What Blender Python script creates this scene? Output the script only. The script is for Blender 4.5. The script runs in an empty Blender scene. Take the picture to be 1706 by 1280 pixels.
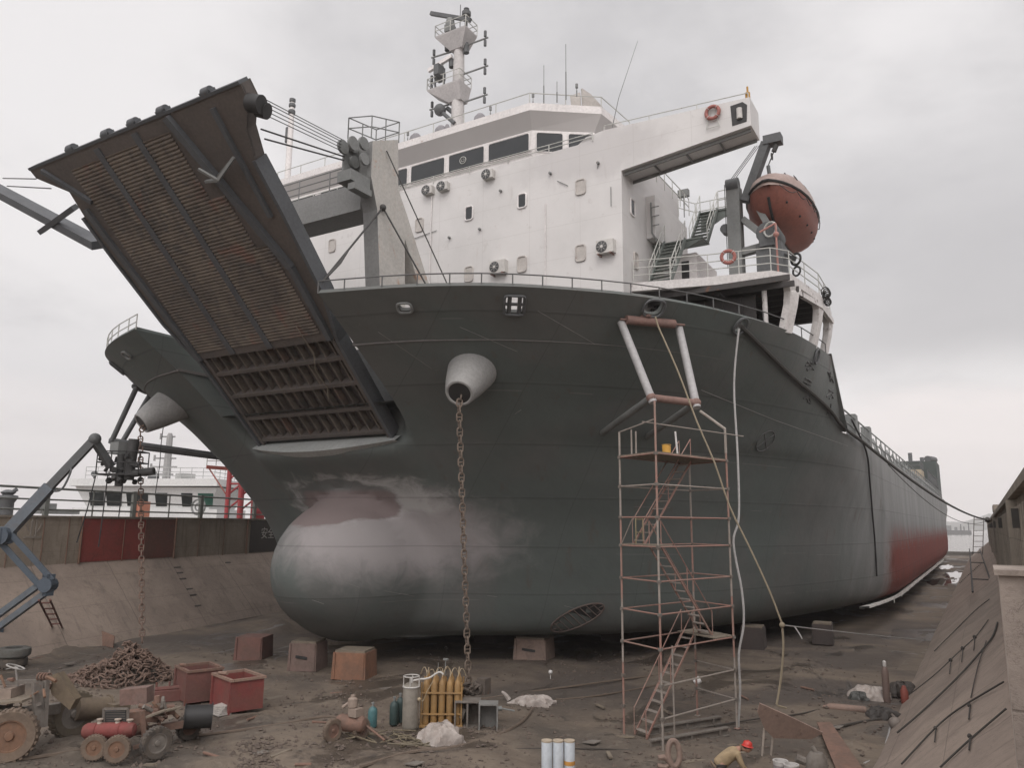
import bpy, bmesh, math, random
from mathutils import Vector, Matrix
V=Vector
rnd=random.Random(7)
C=bpy.context.scene.collection
PI=math.pi
HAZE=0.0003
# ---------------------------------------------------------------- camera model (the dock axis is +y, x to starboard of it, z up)
F_PX=1289.0; PITCH=math.atan(233/1289.0); ROLL=math.radians(0.5); YAW=math.radians(31)
CAM=V((0,0,7.0))
_h=V((-math.sin(YAW),math.cos(YAW),0)); _r=V((math.cos(YAW),math.sin(YAW),0)); _z=V((0,0,1))
FW=_h*math.cos(PITCH)+_z*math.sin(PITCH); _u=_z*math.cos(PITCH)-_h*math.sin(PITCH)
RT=_r*math.cos(ROLL)+_u*math.sin(ROLL); UP=_u*math.cos(ROLL)-_r*math.sin(ROLL)
def ray(x,y): return RT*((x-853)/F_PX)+UP*((640-y)/F_PX)+FW
def G(x,y,z=0.0):
    d=ray(x,y); return CAM+d*((z-CAM.z)/d.z)
def AX(x,y,X):
    d=ray(x,y); return CAM+d*(X/d.x)
def AY(x,y,Y):
    d=ray(x,y); return CAM+d*(Y/d.y)
# ---------------------------------------------------------------- materials
def new_mat(name):
    m=bpy.data.materials.new(name); m.use_nodes=True
    nt=m.node_tree; b=nt.nodes['Principled BSDF']; return m,nt,b
def rgb(c): return (c[0],c[1],c[2],1)
def noise(nt,vec,scale,detail=4,rough=.6,dist=0.0):
    n=nt.nodes.new('ShaderNodeTexNoise'); n.inputs['Scale'].default_value=scale
    n.inputs['Detail'].default_value=detail; n.inputs['Roughness'].default_value=rough; n.inputs['Distortion'].default_value=dist
    nt.links.new(vec,n.inputs['Vector']); return n.outputs['Fac']
def ramp(nt,fac,a,b,lo=0.0,hi=1.0,smooth=True):
    n=nt.nodes.new('ShaderNodeMapRange'); n.interpolation_type='SMOOTHSTEP' if smooth else 'LINEAR'
    n.inputs['From Min'].default_value=a; n.inputs['From Max'].default_value=b
    n.inputs['To Min'].default_value=lo; n.inputs['To Max'].default_value=hi
    nt.links.new(fac,n.inputs['Value']); return n.outputs['Result']
def mixc(nt,fac,a,b,mode='MIX'):
    n=nt.nodes.new('ShaderNodeMix'); n.data_type='RGBA'; n.blend_type=mode
    for s,v in ((0,fac),(6,a),(7,b)):
        if isinstance(v,(int,float)): n.inputs[s].default_value=v
        elif isinstance(v,tuple): n.inputs[s].default_value=rgb(v)
        else: nt.links.new(v,n.inputs[s])
    return n.outputs[2]
def mth(nt,op,a,b=0.0,c=None,clamp=False):
    n=nt.nodes.new('ShaderNodeMath'); n.operation=op; n.use_clamp=clamp
    for i,v in enumerate((a,b) if c is None else (a,b,c)):
        if isinstance(v,(int,float)): n.inputs[i].default_value=v
        else: nt.links.new(v,n.inputs[i])
    return n.outputs[0]
def scaled(nt,vec,s):
    n=nt.nodes.new('ShaderNodeMapping'); n.inputs['Scale'].default_value=s; nt.links.new(vec,n.inputs['Vector']); return n.outputs[0]
def objvec(nt): return nt.nodes.new('ShaderNodeTexCoord').outputs['Object']
def posvec(nt): return nt.nodes.new('ShaderNodeNewGeometry').outputs['Position']
def bump(nt,b,h,strength=.3,dist=.02):
    n=nt.nodes.new('ShaderNodeBump'); n.inputs['Strength'].default_value=strength; n.inputs['Distance'].default_value=dist
    nt.links.new(h,n.inputs['Height']); nt.links.new(n.outputs[0],b.inputs['Normal'])
def W(name,base,base2=None,scale=1.2,rough=.7,rust=0.0,rustc=(.16,.065,.03),streak=0.0,streakc=(.25,.22,.2),bmp=.25,metal=0.0,fine=8.0,dirt=0.0,dirtc=(.1,.075,.06)):
    """weathered paint, metal, concrete or cloth: two-tone noise, rust patches, vertical streaks, dirt, fine grain"""
    m,nt,b=new_mat(name); v=objvec(nt)
    base2=base2 or tuple(x*.72 for x in base)
    col=mixc(nt,ramp(nt,noise(nt,v,scale,5),.35,.68),base,base2)
    if streak>0:
        s=ramp(nt,noise(nt,scaled(nt,v,(3.5,3.5,.22)),1.0,4),.56,.74,0,streak); col=mixc(nt,s,col,streakc)
    if dirt>0:
        s=ramp(nt,noise(nt,v,scale*1.1+.3,7,.7,.6),.5-.16*dirt,.66-.1*dirt,0,min(1,dirt*1.5)); col=mixc(nt,s,col,dirtc)
    if rust>0:
        s=ramp(nt,noise(nt,v,scale*1.9,7,.7,.5),.66-.3*rust,.74-.24*rust,0,.9); col=mixc(nt,s,col,rustc)
    g=noise(nt,v,fine,3); col=mixc(nt,.35,col,mixc(nt,ramp(nt,g,.3,.7),tuple(x*.75 for x in base),tuple(min(1,x*1.2) for x in base)),'MIX') if bmp>0 and rust<.5 and dirt<.7 else col
    nt.links.new(col,b.inputs['Base Color']); b.inputs['Roughness'].default_value=rough; b.inputs['Metallic'].default_value=metal
    if bmp>0: bump(nt,b,noise(nt,v,fine*1.7,5),bmp,.03)
    return m
def plain(name,base,rough=.5,metal=0.0):
    m,nt,b=new_mat(name); v=objvec(nt)
    col=mixc(nt,ramp(nt,noise(nt,v,3.0,4),.3,.7),base,tuple(x*.78 for x in base))
    nt.links.new(col,b.inputs['Base Color']); b.inputs['Roughness'].default_value=rough; b.inputs['Metallic'].default_value=metal
    return m
def hull_material():
    m,nt,b=new_mat('hull_paint'); p=posvec(nt); o=p
    sep=nt.nodes.new('ShaderNodeSeparateXYZ'); nt.links.new(p,sep.inputs[0]); X,Y,Z=sep.outputs
    n1=noise(nt,p,.16,5,.6,.4); n2=noise(nt,p,.5,6,.65); n3=noise(nt,scaled(nt,p,(1,.35,1)),1.4,5,.6)
    col=mixc(nt,ramp(nt,n1,.4,.62),(.11,.125,.118),(.126,.128,.122))
    col=mixc(nt,ramp(nt,n3,.35,.75,0,.35),col,(.093,.102,.098))
    # dull older coat on the parallel side, mottled upright edge; carried forward high up to paint in light on the port-facing bow
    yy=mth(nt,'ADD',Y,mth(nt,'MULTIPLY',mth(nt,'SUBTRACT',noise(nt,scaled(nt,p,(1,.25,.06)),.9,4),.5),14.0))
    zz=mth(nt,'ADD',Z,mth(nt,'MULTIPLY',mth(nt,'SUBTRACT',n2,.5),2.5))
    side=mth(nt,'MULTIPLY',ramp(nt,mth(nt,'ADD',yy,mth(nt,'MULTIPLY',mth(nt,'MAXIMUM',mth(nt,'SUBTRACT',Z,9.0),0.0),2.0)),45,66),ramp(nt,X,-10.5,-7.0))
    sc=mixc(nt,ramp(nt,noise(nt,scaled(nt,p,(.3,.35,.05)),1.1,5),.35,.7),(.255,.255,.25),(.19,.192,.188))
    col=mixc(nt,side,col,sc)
    # red antifouling low down, abaft the new grey coat
    red=mth(nt,'MULTIPLY',ramp(nt,mth(nt,'ADD',Y,mth(nt,'MULTIPLY',mth(nt,'SUBTRACT',n2,.5),9.0)),64.5,70),ramp(nt,zz,7.6,4.9))
    red=mth(nt,'MULTIPLY',red,ramp(nt,X,-12,-7.5))
    col=mixc(nt,red,col,mixc(nt,ramp(nt,n2,.3,.7),(.225,.06,.05),(.17,.062,.053)))
    # rust and dirt running down, scuffs, upright butt seams
    col=mixc(nt,ramp(nt,noise(nt,scaled(nt,p,(1.5,1.0,.07)),1.0,5,.6),.6,.74,0,.4),col,(.115,.085,.07))
    col=mixc(nt,ramp(nt,noise(nt,scaled(nt,p,(.6,.6,2.4)),2.2,7,.72),.64,.72,0,.35),col,(.2,.19,.18))
    bs=mth(nt,'ABSOLUTE',mth(nt,'SUBTRACT',mth(nt,'FRACT',mth(nt,'DIVIDE',mth(nt,'ADD',Y,mth(nt,'MULTIPLY',X,.6)),5.3)),.5))
    col=mixc(nt,ramp(nt,bs,.006,.002,0,.3),col,(.05,.05,.05))
    # forefoot: dry overspray on the bulb, bare primer on its crest
    dx=mth(nt,'ADD',X,25.0); dy=mth(nt,'ADD',Y,-30.5); dz=mth(nt,'ADD',Z,-6.4)
    d=mth(nt,'SQRT',mth(nt,'ADD',mth(nt,'ADD',mth(nt,'POWER',mth(nt,'DIVIDE',dx,7.2),2.0),mth(nt,'POWER',mth(nt,'DIVIDE',dy,9.0),2.0)),mth(nt,'POWER',mth(nt,'DIVIDE',dz,2.9),2.0)))
    d=mth(nt,'ADD',d,mth(nt,'MULTIPLY',mth(nt,'SUBTRACT',noise(nt,p,.75,6,.6,.8),.5),.75))
    col=mixc(nt,ramp(nt,d,1.05,.35,0,.8),col,(.36,.33,.33))
    e=mth(nt,'SQRT',mth(nt,'ADD',mth(nt,'POWER',mth(nt,'DIVIDE',mth(nt,'ADD',X,27.9),3.3),2.0),mth(nt,'POWER',mth(nt,'DIVIDE',mth(nt,'ADD',Z,-7.95),1.15),2.0)))
    e=mth(nt,'ADD',e,mth(nt,'MULTIPLY',mth(nt,'SUBTRACT',noise(nt,scaled(nt,p,(.5,.5,1.5)),1.2,5),.5),.6))
    col=mixc(nt,mth(nt,'MULTIPLY',ramp(nt,e,1.08,.9,0,.9),ramp(nt,Z,8.7,8.45)),col,(.19,.15,.145))
    # white overspray feathered round the crest on the plating behind the bulb
    h1=mth(nt,'SQRT',mth(nt,'ADD',mth(nt,'POWER',mth(nt,'DIVIDE',mth(nt,'ADD',X,27.2),5.6),2.0),mth(nt,'POWER',mth(nt,'DIVIDE',mth(nt,'ADD',Z,-8.25),1.25),2.0)))
    h1=mth(nt,'ADD',h1,mth(nt,'MULTIPLY',mth(nt,'SUBTRACT',noise(nt,scaled(nt,p,(.6,.6,1)),1.1,6,.62,.6),.5),1.5))
    col=mixc(nt,mth(nt,'MULTIPLY',ramp(nt,h1,1.05,.55,0,.75),ramp(nt,e,.95,1.1)),col,(.42,.41,.4))
    # short bright weld marks along plate seams
    sz=mth(nt,'ABSOLUTE',mth(nt,'SUBTRACT',mth(nt,'FRACT',mth(nt,'ADD',mth(nt,'DIVIDE',Z,2.35),mth(nt,'MULTIPLY',Y,.004))),.5))
    seam=mth(nt,'MULTIPLY',ramp(nt,sz,.011,.004),ramp(nt,noise(nt,scaled(nt,p,(.22,.22,.9)),1.0,2),.57,.6,0,.5))
    col=mixc(nt,seam,col,(.2,.19,.19))
    sz2=mth(nt,'ABSOLUTE',mth(nt,'SUBTRACT',mth(nt,'FRACT',mth(nt,'DIVIDE',Z,2.35)),.5))
    dark=mth(nt,'MULTIPLY',ramp(nt,sz2,.02,.006,0,.22),1.0)
    col=mixc(nt,dark,col,(.03,.03,.03))
    nt.links.new(col,b.inputs['Base Color']); b.inputs['Roughness'].default_value=.75; b.inputs['Specular IOR Level'].default_value=.2
    bump(nt,b,mth(nt,'ADD',mth(nt,'ADD',noise(nt,p,.55,3),mth(nt,'MULTIPLY',noise(nt,p,7,4),.12)),mth(nt,'MULTIPLY',ramp(nt,sz2,.035,.0),.12)),.4,.12)
    return m
def ground_material():
    m,nt,b=new_mat('dock_mud'); p=posvec(nt)
    n1=noise(nt,p,.11,6,.62,.5); n2=noise(nt,scaled(nt,p,(.5,1.2,1)),.55,7,.68,.4); n3=noise(nt,p,3.2,6,.7)
    col=mixc(nt,ramp(nt,n2,.35,.66),(.118,.091,.069),(.168,.132,.1))
    col=mixc(nt,ramp(nt,n1,.46,.62,0,.7),col,(.062,.053,.045))
    col=mixc(nt,ramp(nt,n3,.5,.72,0,.45),col,(.22,.185,.145))
    col=mixc(nt,ramp(nt,noise(nt,p,11,3),.6,.72,0,.5),col,(.04,.032,.028))
    sep=nt.nodes.new('ShaderNodeSeparateXYZ'); nt.links.new(p,sep.inputs[0])
    # long drag and tyre tracks, dark oily blots
    tr=noise(nt,scaled(nt,p,(.25,2.2,1)),.8,5,.6,1.2); col=mixc(nt,ramp(nt,tr,.58,.7,0,.5),col,(.075,.06,.05))
    tr2=noise(nt,scaled(nt,p,(1.6,.3,1)),.9,5,.6,.8); col=mixc(nt,ramp(nt,tr2,.6,.72,0,.4),col,(.21,.18,.145))
    bl=noise(nt,p,.75,5,.6,.3); col=mixc(nt,ramp(nt,bl,.63,.7,0,.7),col,(.045,.036,.031))
    # dark brown blotches over the floor from the bow aft
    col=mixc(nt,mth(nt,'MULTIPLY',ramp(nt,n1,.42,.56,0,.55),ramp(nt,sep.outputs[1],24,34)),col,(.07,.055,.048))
    wet=ramp(nt,noise(nt,scaled(nt,p,(1,.6,1)),.27,5,.6,.8),.54,.6); col=mixc(nt,mth(nt,'MULTIPLY',wet,.55),col,(.04,.034,.03))
    nt.links.new(col,b.inputs['Base Color'])
    nt.links.new(mth(nt,'SUBTRACT',.9,mth(nt,'MULTIPLY',wet,.55)),b.inputs['Roughness'])
    bump(nt,b,mth(nt,'ADD',n2,mth(nt,'MULTIPLY',n3,.5)),.6,.12)
    return m
def concrete(name,c1,c2,stain=(.07,.055,.045),rough=.9,vert=False,sc=.35):
    m,nt,b=new_mat(name); p=posvec(nt)
    n1=noise(nt,p,sc,6,.62,.5); n2=noise(nt,scaled(nt,p,(2,2,.25) if vert else (1,1,1)),1.1,6,.65); n3=noise(nt,p,7,5,.7)
    col=mixc(nt,ramp(nt,n1,.36,.64),c1,c2)
    col=mixc(nt,ramp(nt,n2,.52,.76,0,.7),col,stain)
    col=mixc(nt,ramp(nt,n3,.55,.75,0,.4),col,tuple(x*.55 for x in c1))
    sp=nt.nodes.new('ShaderNodeSeparateXYZ'); nt.links.new(p,sp.inputs[0])
    jn=mth(nt,'ABSOLUTE',mth(nt,'SUBTRACT',mth(nt,'FRACT',mth(nt,'DIVIDE',sp.outputs[1],5.6)),.5)); jz=mth(nt,'ABSOLUTE',mth(nt,'SUBTRACT',mth(nt,'FRACT',mth(nt,'DIVIDE',mth(nt,'ADD',sp.outputs[2],.3),1.55)),.5))
    jl=mth(nt,'MAXIMUM',ramp(nt,jn,.007,.002),ramp(nt,jz,.012,.004,0,.6)); col=mixc(nt,mth(nt,'MULTIPLY',jl,.55),col,tuple(x*.5 for x in stain))
    st=noise(nt,scaled(nt,p,(.25,2.6,.25)),.9,6,.65); col=mixc(nt,ramp(nt,st,.55,.72,0,.55),col,stain)
    cr=noise(nt,p,.6,8,.75,1.5); col=mixc(nt,mth(nt,'MULTIPLY',ramp(nt,mth(nt,'ABSOLUTE',mth(nt,'SUBTRACT',cr,.5)),.008,.0),.5),col,tuple(x*.4 for x in stain))
    nt.links.new(col,b.inputs['Base Color']); b.inputs['Roughness'].default_value=rough
    bump(nt,b,mth(nt,'ADD',mth(nt,'ADD',n2,n3),mth(nt,'MULTIPLY',jl,-.8)),.5,.04)
    return m
def ramp_material():
    m,nt,b=new_mat('ramp_rust'); v=objvec(nt)
    n1=noise(nt,scaled(nt,v,(1,.3,1)),.7,6,.65,.4); n2=noise(nt,v,2.2,6,.7)
    col=mixc(nt,ramp(nt,n1,.35,.65),(.115,.094,.078),(.165,.135,.108))
    col=mixc(nt,ramp(nt,noise(nt,scaled(nt,v,(.9,.22,1)),.8,4),.56,.68,0,.8),col,(.17,.09,.068))
    col=mixc(nt,ramp(nt,noise(nt,scaled(nt,v,(1.2,.12,1)),1.0,6,.7,.5),.5,.66,0,.7),col,(.055,.05,.047))
    col=mixc(nt,ramp(nt,n2,.52,.66,0,.6),col,(.075,.075,.073))
    nt.links.new(col,b.inputs['Base Color']); b.inputs['Roughness'].default_value=.8
    bump(nt,b,n2,.4,.03); return m
def house_material():
    m,nt,b=new_mat('house_white'); p=posvec(nt)
    col=mixc(nt,ramp(nt,noise(nt,p,.3,5),.35,.7),(.61,.592,.58),(.54,.525,.513))
    sep=nt.nodes.new('ShaderNodeSeparateXYZ'); nt.links.new(p,sep.inputs[0])
    # grey scuffed paint high up near the wing root
    dx=mth(nt,'DIVIDE',mth(nt,'ADD',sep.outputs[0],15.2),4.2); dz=mth(nt,'DIVIDE',mth(nt,'SUBTRACT',sep.outputs[2],25.2),1.5)
    d=mth(nt,'SQRT',mth(nt,'ADD',mth(nt,'POWER',dx,2.0),mth(nt,'POWER',dz,2.0)))
    d=mth(nt,'ADD',d,mth(nt,'MULTIPLY',mth(nt,'SUBTRACT',noise(nt,p,.6,6,.6,.5),.5),1.4))
    col=mixc(nt,ramp(nt,d,1.15,.55,0,.6),col,(.45,.43,.425))
    col=mixc(nt,ramp(nt,noise(nt,scaled(nt,p,(2.6,2.6,.35)),1.0,5),.62,.8,0,.3),col,(.36,.31,.29))
    col=mixc(nt,ramp(nt,noise(nt,scaled(nt,p,(1.7,1.7,.55)),2.1,7,.7),.68,.74,0,.8),col,(.24,.14,.1))
    col=mixc(nt,ramp(nt,noise(nt,p,1.6,7,.7),.6,.68,0,.35),col,(.42,.39,.37))
    sx=mth(nt,'ABSOLUTE',mth(nt,'SUBTRACT',mth(nt,'FRACT',mth(nt,'DIVIDE',sep.outputs[0],2.9)),.5)); sz_=mth(nt,'ABSOLUTE',mth(nt,'SUBTRACT',mth(nt,'FRACT',mth(nt,'DIVIDE',sep.outputs[2],1.75)),.5))
    pl=mth(nt,'MAXIMUM',ramp(nt,sx,.008,.002),ramp(nt,sz_,.012,.004)); col=mixc(nt,mth(nt,'MULTIPLY',pl,.22),col,(.3,.27,.25))
    col=mixc(nt,ramp(nt,noise(nt,scaled(nt,p,(7,7,.5)),1.0,4),.64,.76,0,.4),col,(.36,.25,.19))
    nt.links.new(col,b.inputs['Base Color']); b.inputs['Roughness'].default_value=.55
    bump(nt,b,noise(nt,scaled(nt,p,(1,1,1)),1.1,4),.22,.06); return m
def glass_dark(name,c=(.02,.022,.024)):
    m,nt,b=new_mat(name); p=objvec(nt)
    nt.links.new(mixc(nt,noise(nt,p,1.5,2),c,tuple(x*1.8 for x in c)),b.inputs['Base Color']); b.inputs['Roughness'].default_value=.12
    b.inputs['Specular IOR Level'].default_value=.35; return m
# ---------------------------------------------------------------- mesh builder
class MB:
    def __init__(s,T=None): s.v=[]; s.f=[]; s.mi=[]; s.T=T; s.m=0
    def add(s,vs,fs):
        o=len(s.v)
        for p in vs:
            p=V(p); s.v.append(s.T@p if s.T else p)
        for f in fs: s.f.append(tuple(i+o for i in f)); s.mi.append(s.m)
        return s
    def box(s,c,d,R=None):
        x,y,z=d[0]/2,d[1]/2,d[2]/2; c=V(c)
        vs=[V((a*x,b*y,e*z)) for a in (-1,1) for b in (-1,1) for e in (-1,1)]
        if R is not None: vs=[R@p for p in vs]
        return s.add([c+p for p in vs],[(0,1,3,2),(4,6,7,5),(0,4,5,1),(2,3,7,6),(0,2,6,4),(1,5,7,3)])
    def span(s,a,b): 
        a=V(a); b=V(b); return s.box((a+b)/2,[abs(b[i]-a[i]) for i in range(3)])
    def bar(s,p0,p1,w,h,up=(0,0,1)):
        p0=V(p0); p1=V(p1); d=(p1-p0); L=d.length
        if L<1e-6: return s
        d/=L; up=V(up)
        if abs(d.dot(up))>.98: up=V((0,1,0)) if abs(d.y)<.9 else V((1,0,0))
        x=d.cross(up).normalized(); z=x.cross(d)
        return s.box((p0+p1)/2,(w,L,h),Matrix((x,d,z)).transposed())
    def tube(s,p0,p1,r,n=8,r2=None,cap=True):
        p0=V(p0); p1=V(p1); d=(p1-p0)
        if d.length<1e-6: return s
        d.normalize(); a=d.orthogonal().normalized(); b=d.cross(a); r2=r if r2 is None else r2
        vs=[p0+(a*math.cos(2*PI*i/n)+b*math.sin(2*PI*i/n))*r for i in range(n)]+[p1+(a*math.cos(2*PI*i/n)+b*math.sin(2*PI*i/n))*r2 for i in range(n)]
        fs=[(i,(i+1)%n,n+(i+1)%n,n+i) for i in range(n)]
        if cap: fs+=[tuple(range(n-1,-1,-1)),tuple(range(n,2*n))]
        return s.add(vs,fs)
    def path(s,pts,r,n=6,closed=False):
        pts=[V(p) for p in pts]; m=len(pts); rings=[]; a=None
        for i,p in enumerate(pts):
            if closed: d=pts[(i+1)%m]-pts[i-1]
            else: d=pts[min(i+1,m-1)]-pts[max(i-1,0)]
            d.normalize()
            if a is None: a=d.orthogonal().normalized()
            a=(a-d*a.dot(d)).normalized(); b=d.cross(a)
            rr=r[i] if isinstance(r,(list,tuple)) else r
            rings.append([p+(a*math.cos(2*PI*k/n)+b*math.sin(2*PI*k/n))*rr for k in range(n)])
        vs=[q for R in rings for q in R]; fs=[]
        for i in range(m if closed else m-1):
            j=(i+1)%m
            for k in range(n): fs.append((i*n+k,i*n+(k+1)%n,j*n+(k+1)%n,j*n+k))
        if not closed: fs+=[tuple(range(n-1,-1,-1)),tuple(range((m-1)*n,m*n))]
        return s.add(vs,fs)
    def lathe(s,prof,c=(0,0,0),n=16,ax=None):
        c=V(c); ax=V(ax).normalized() if ax is not None else V((0,0,1)); a=ax.orthogonal().normalized(); b=ax.cross(a)
        vs=[];fs=[]
        for r,h in prof:
            for k in range(n): vs.append(c+ax*h+(a*math.cos(2*PI*k/n)+b*math.sin(2*PI*k/n))*r)
        for i in range(len(prof)-1):
            for k in range(n): fs.append((i*n+k,i*n+(k+1)%n,(i+1)*n+(k+1)%n,(i+1)*n+k))
        if prof[0][0]>1e-4: fs.append(tuple(range(n-1,-1,-1)))
        if prof[-1][0]>1e-4: fs.append(tuple(range((len(prof)-1)*n,len(prof)*n)))
        return s.add(vs,fs)
    def prism(s,pts,ext):
        n=len(pts); pts=[V(p) for p in pts]; ext=V(ext)
        return s.add(pts+[p+ext for p in pts],[tuple(range(n-1,-1,-1)),tuple(range(n,2*n))]+[(i,(i+1)%n,n+(i+1)%n,n+i) for i in range(n)])
    def grid(s,rows,closed=False):
        m=len(rows); n=len(rows[0]); fs=[]
        for i in range(m-1):
            for k in range(n if closed else n-1): fs.append((i*n+k,i*n+(k+1)%n,(i+1)*n+(k+1)%n,(i+1)*n+k))
        return s.add([p for r in rows for p in r],fs)
    def ball(s,c,r,n=10,m=7,sq=(1,1,1)):
        prof=[(r*math.sin(PI*i/m),-r*math.cos(PI*i/m)) for i in range(m+1)]; o=len(s.v); T=s.T
        s.lathe(prof,(0,0,0),n)
        for i in range(o,len(s.v)):
            p=s.v[i] if T is None else T.inverted()@s.v[i]
            q=V((p.x*sq[0],p.y*sq[1],p.z*sq[2]))+V(c); s.v[i]=T@q if T else q
        return s
    def torus(s,c,R,r,ax=(0,0,1),n=18,m=7):
        ax=V(ax).normalized(); a=ax.orthogonal().normalized(); b=ax.cross(a); c=V(c)
        return s.path([c+(a*math.cos(2*PI*i/n)+b*math.sin(2*PI*i/n))*R for i in range(n)],r,m,True)
    def build(s,name,mats,parent=None,smooth=True,ang=38,label=None,loc=None,kind=None,fix=True):
        org=V((0,0,0))
        if parent is not None: org=V(parent['_o'])
        elif loc is not None: org=V(loc)
        elif s.v:
            xs=[p.x for p in s.v]; ys=[p.y for p in s.v]; zs=[p.z for p in s.v]
            org=V(((min(xs)+max(xs))/2,(min(ys)+max(ys))/2,min(zs)))
        me=bpy.data.meshes.new(name); me.from_pydata([tuple(p-org) for p in s.v],[],s.f)
        if not isinstance(mats,(list,tuple)): mats=[mats]
        for q in mats: me.materials.append(q)
        me.polygons.foreach_set('material_index',s.mi)
        if fix:
            bm=bmesh.new(); bm.from_mesh(me); bmesh.ops.recalc_face_normals(bm,faces=bm.faces); bm.to_mesh(me); bm.free()
        if smooth:
            me.polygons.foreach_set('use_smooth',[True]*len(me.polygons)); me.set_sharp_from_angle(angle=math.radians(ang))
        me.update()
        o=bpy.data.objects.new(name,me); C.objects.link(o); o['_o']=tuple(org)
        if parent is not None: o.parent=parent
        else: o.location=org
        if label: o['label']=label
        if kind: o['kind']=kind
        return o
def thing(name,loc,label,cat,group=None):
    o=bpy.data.objects.new(name,None); C.objects.link(o); o.location=loc; o['_o']=tuple(loc); o.empty_display_size=.3
    o['label']=label; o['category']=cat
    if group: o['group']=group
    return o
def tag(o,label,cat,group=None):
    o['label']=label; o['category']=cat
    if group: o['group']=group
    return o
def dup(o,loc,rotz=0.0,label=None,scale=None,parent=None):
    c=o.copy(); C.objects.link(c)
    if parent is None:
        c.location=loc; c.rotation_euler=(0,0,rotz)
        if label: c['label']=label
        if scale: c.scale=scale
    else: c.parent=parent
    for ch in list(o.children): dup(ch,None,parent=c)
    return c
def catmull(pts,k):
    out=[]; n=len(pts)
    for i in range(n-1):
        p0=V(pts[max(i-1,0)]); p1=V(pts[i]); p2=V(pts[i+1]); p3=V(pts[min(i+2,n-1)])
        for j in range(k):
            t=j/k; out.append(.5*((2*p1)+(p2-p0)*t+(2*p0-5*p1+4*p2-p3)*t*t+(3*p1-p0-3*p2+p3)*t*t*t))
    out.append(V(pts[-1])); return out
def sag(a,b,d,n=14):
    a=V(a); b=V(b); return [a.lerp(b,i/n)-V((0,0,d*4*(i/n)*(1-i/n))) for i in range(n+1)]
def rail_mb(mb,pts,h,rows=2,r=.025,post=1.6,rp=None):
    """guard rail along a polyline of foot points: top rail, mid rails and stanchions"""
    pts=[V(p) for p in pts]; up=V((0,0,1)); rp=rp or r
    for k in range(rows):
        z=h*(1-k/rows); 
        for a,b in zip(pts,pts[1:]): mb.tube(a+up*z,b+up*z,r,6,cap=False)
    mb.tube(pts[0],pts[0]+up*h,rp,6)
    for a,b in zip(pts,pts[1:]):
        n=max(1,round((b-a).length/post))
        for i in range(1,n+1): q=a.lerp(b,i/n); mb.tube(q,q+up*h,rp,6)
    return mb
# ================================================================ camera, light, sky
sc=bpy.context.scene
cd=bpy.data.cameras.new('camera'); cam=bpy.data.objects.new('camera',cd); C.objects.link(cam)
cd.sensor_width=36; cd.lens=36*F_PX/1706; cd.clip_end=20000; cd.clip_start=.1
Mx=Matrix((RT,UP,-FW)).transposed().to_4x4(); Mx.translation=CAM; cam.matrix_world=Mx; sc.camera=cam
SUN_DIR=V((.35,-.72,.95)).normalized()      # towards the sun, behind thick cloud
elev=math.asin(SUN_DIR.z); az=math.atan2(SUN_DIR.x,SUN_DIR.y)
w=bpy.data.worlds.new('World'); sc.world=w; w.use_nodes=True; nt=w.node_tree; bg=nt.nodes['Background']
sky=nt.nodes.new('ShaderNodeTexSky'); sky.sky_type='NISHITA'; sky.sun_disc=False; sky.sun_elevation=elev; sky.sun_rotation=az; sky.dust_density=4; sky.air_density=1.5
g=nt.nodes.new('ShaderNodeTexCoord').outputs['Generated']
sp=nt.nodes.new('ShaderNodeSeparateXYZ'); nt.links.new(g,sp.inputs[0])
den=mth(nt,'ADD',mth(nt,'MAXIMUM',sp.outputs[2],0.0),.16)
cb=nt.nodes.new('ShaderNodeCombineXYZ'); nt.links.new(mth(nt,'DIVIDE',sp.outputs[0],den),cb.inputs[0]); nt.links.new(mth(nt,'DIVIDE',sp.outputs[1],den),cb.inputs[1])
n1=noise(nt,cb.outputs[0],.55,7,.55,.35); n2=noise(nt,scaled(nt,cb.outputs[0],(1,1,1)),1.6,6,.6,.2)
ncl=mth(nt,'ADD',mth(nt,'MULTIPLY',n1,.75),mth(nt,'MULTIPLY',n2,.25))
f=ramp(nt,ncl,.39,.58)
cl=mixc(nt,f,(.54,.527,.535),(.84,.815,.815))
# a bright gap low over the dock mouth, a heavier bank above it
azm=ramp(nt,mth(nt,'ARCTAN2',sp.outputs[0],sp.outputs[1]),-.42,-.02)
bank=mth(nt,'MULTIPLY',mth(nt,'MULTIPLY',ramp(nt,sp.outputs[2],.15,.22),ramp(nt,sp.outputs[2],.5,.3)),azm)
bank=mth(nt,'MULTIPLY',bank,ramp(nt,n1,.36,.56,.35,1.0))
cl=mixc(nt,mth(nt,'MULTIPLY',bank,.8),cl,(.47,.458,.468))
gap=mth(nt,'MULTIPLY',ramp(nt,mth(nt,'ADD',sp.outputs[2],mth(nt,'MULTIPLY',mth(nt,'SUBTRACT',n2,.5),.12)),.175,.12),ramp(nt,mth(nt,'ARCTAN2',sp.outputs[0],sp.outputs[1]),-.9,.0,.35,1.0))
lft=mth(nt,'MULTIPLY',ramp(nt,sp.outputs[2],.3,.12),ramp(nt,mth(nt,'ARCTAN2',sp.outputs[0],sp.outputs[1]),-.75,-1.0)); cl=mixc(nt,mth(nt,'MULTIPLY',lft,.5),cl,(.56,.555,.58))
warm=mixc(nt,mth(nt,'MULTIPLY',gap,.85),cl,(.93,.86,.845))
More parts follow.
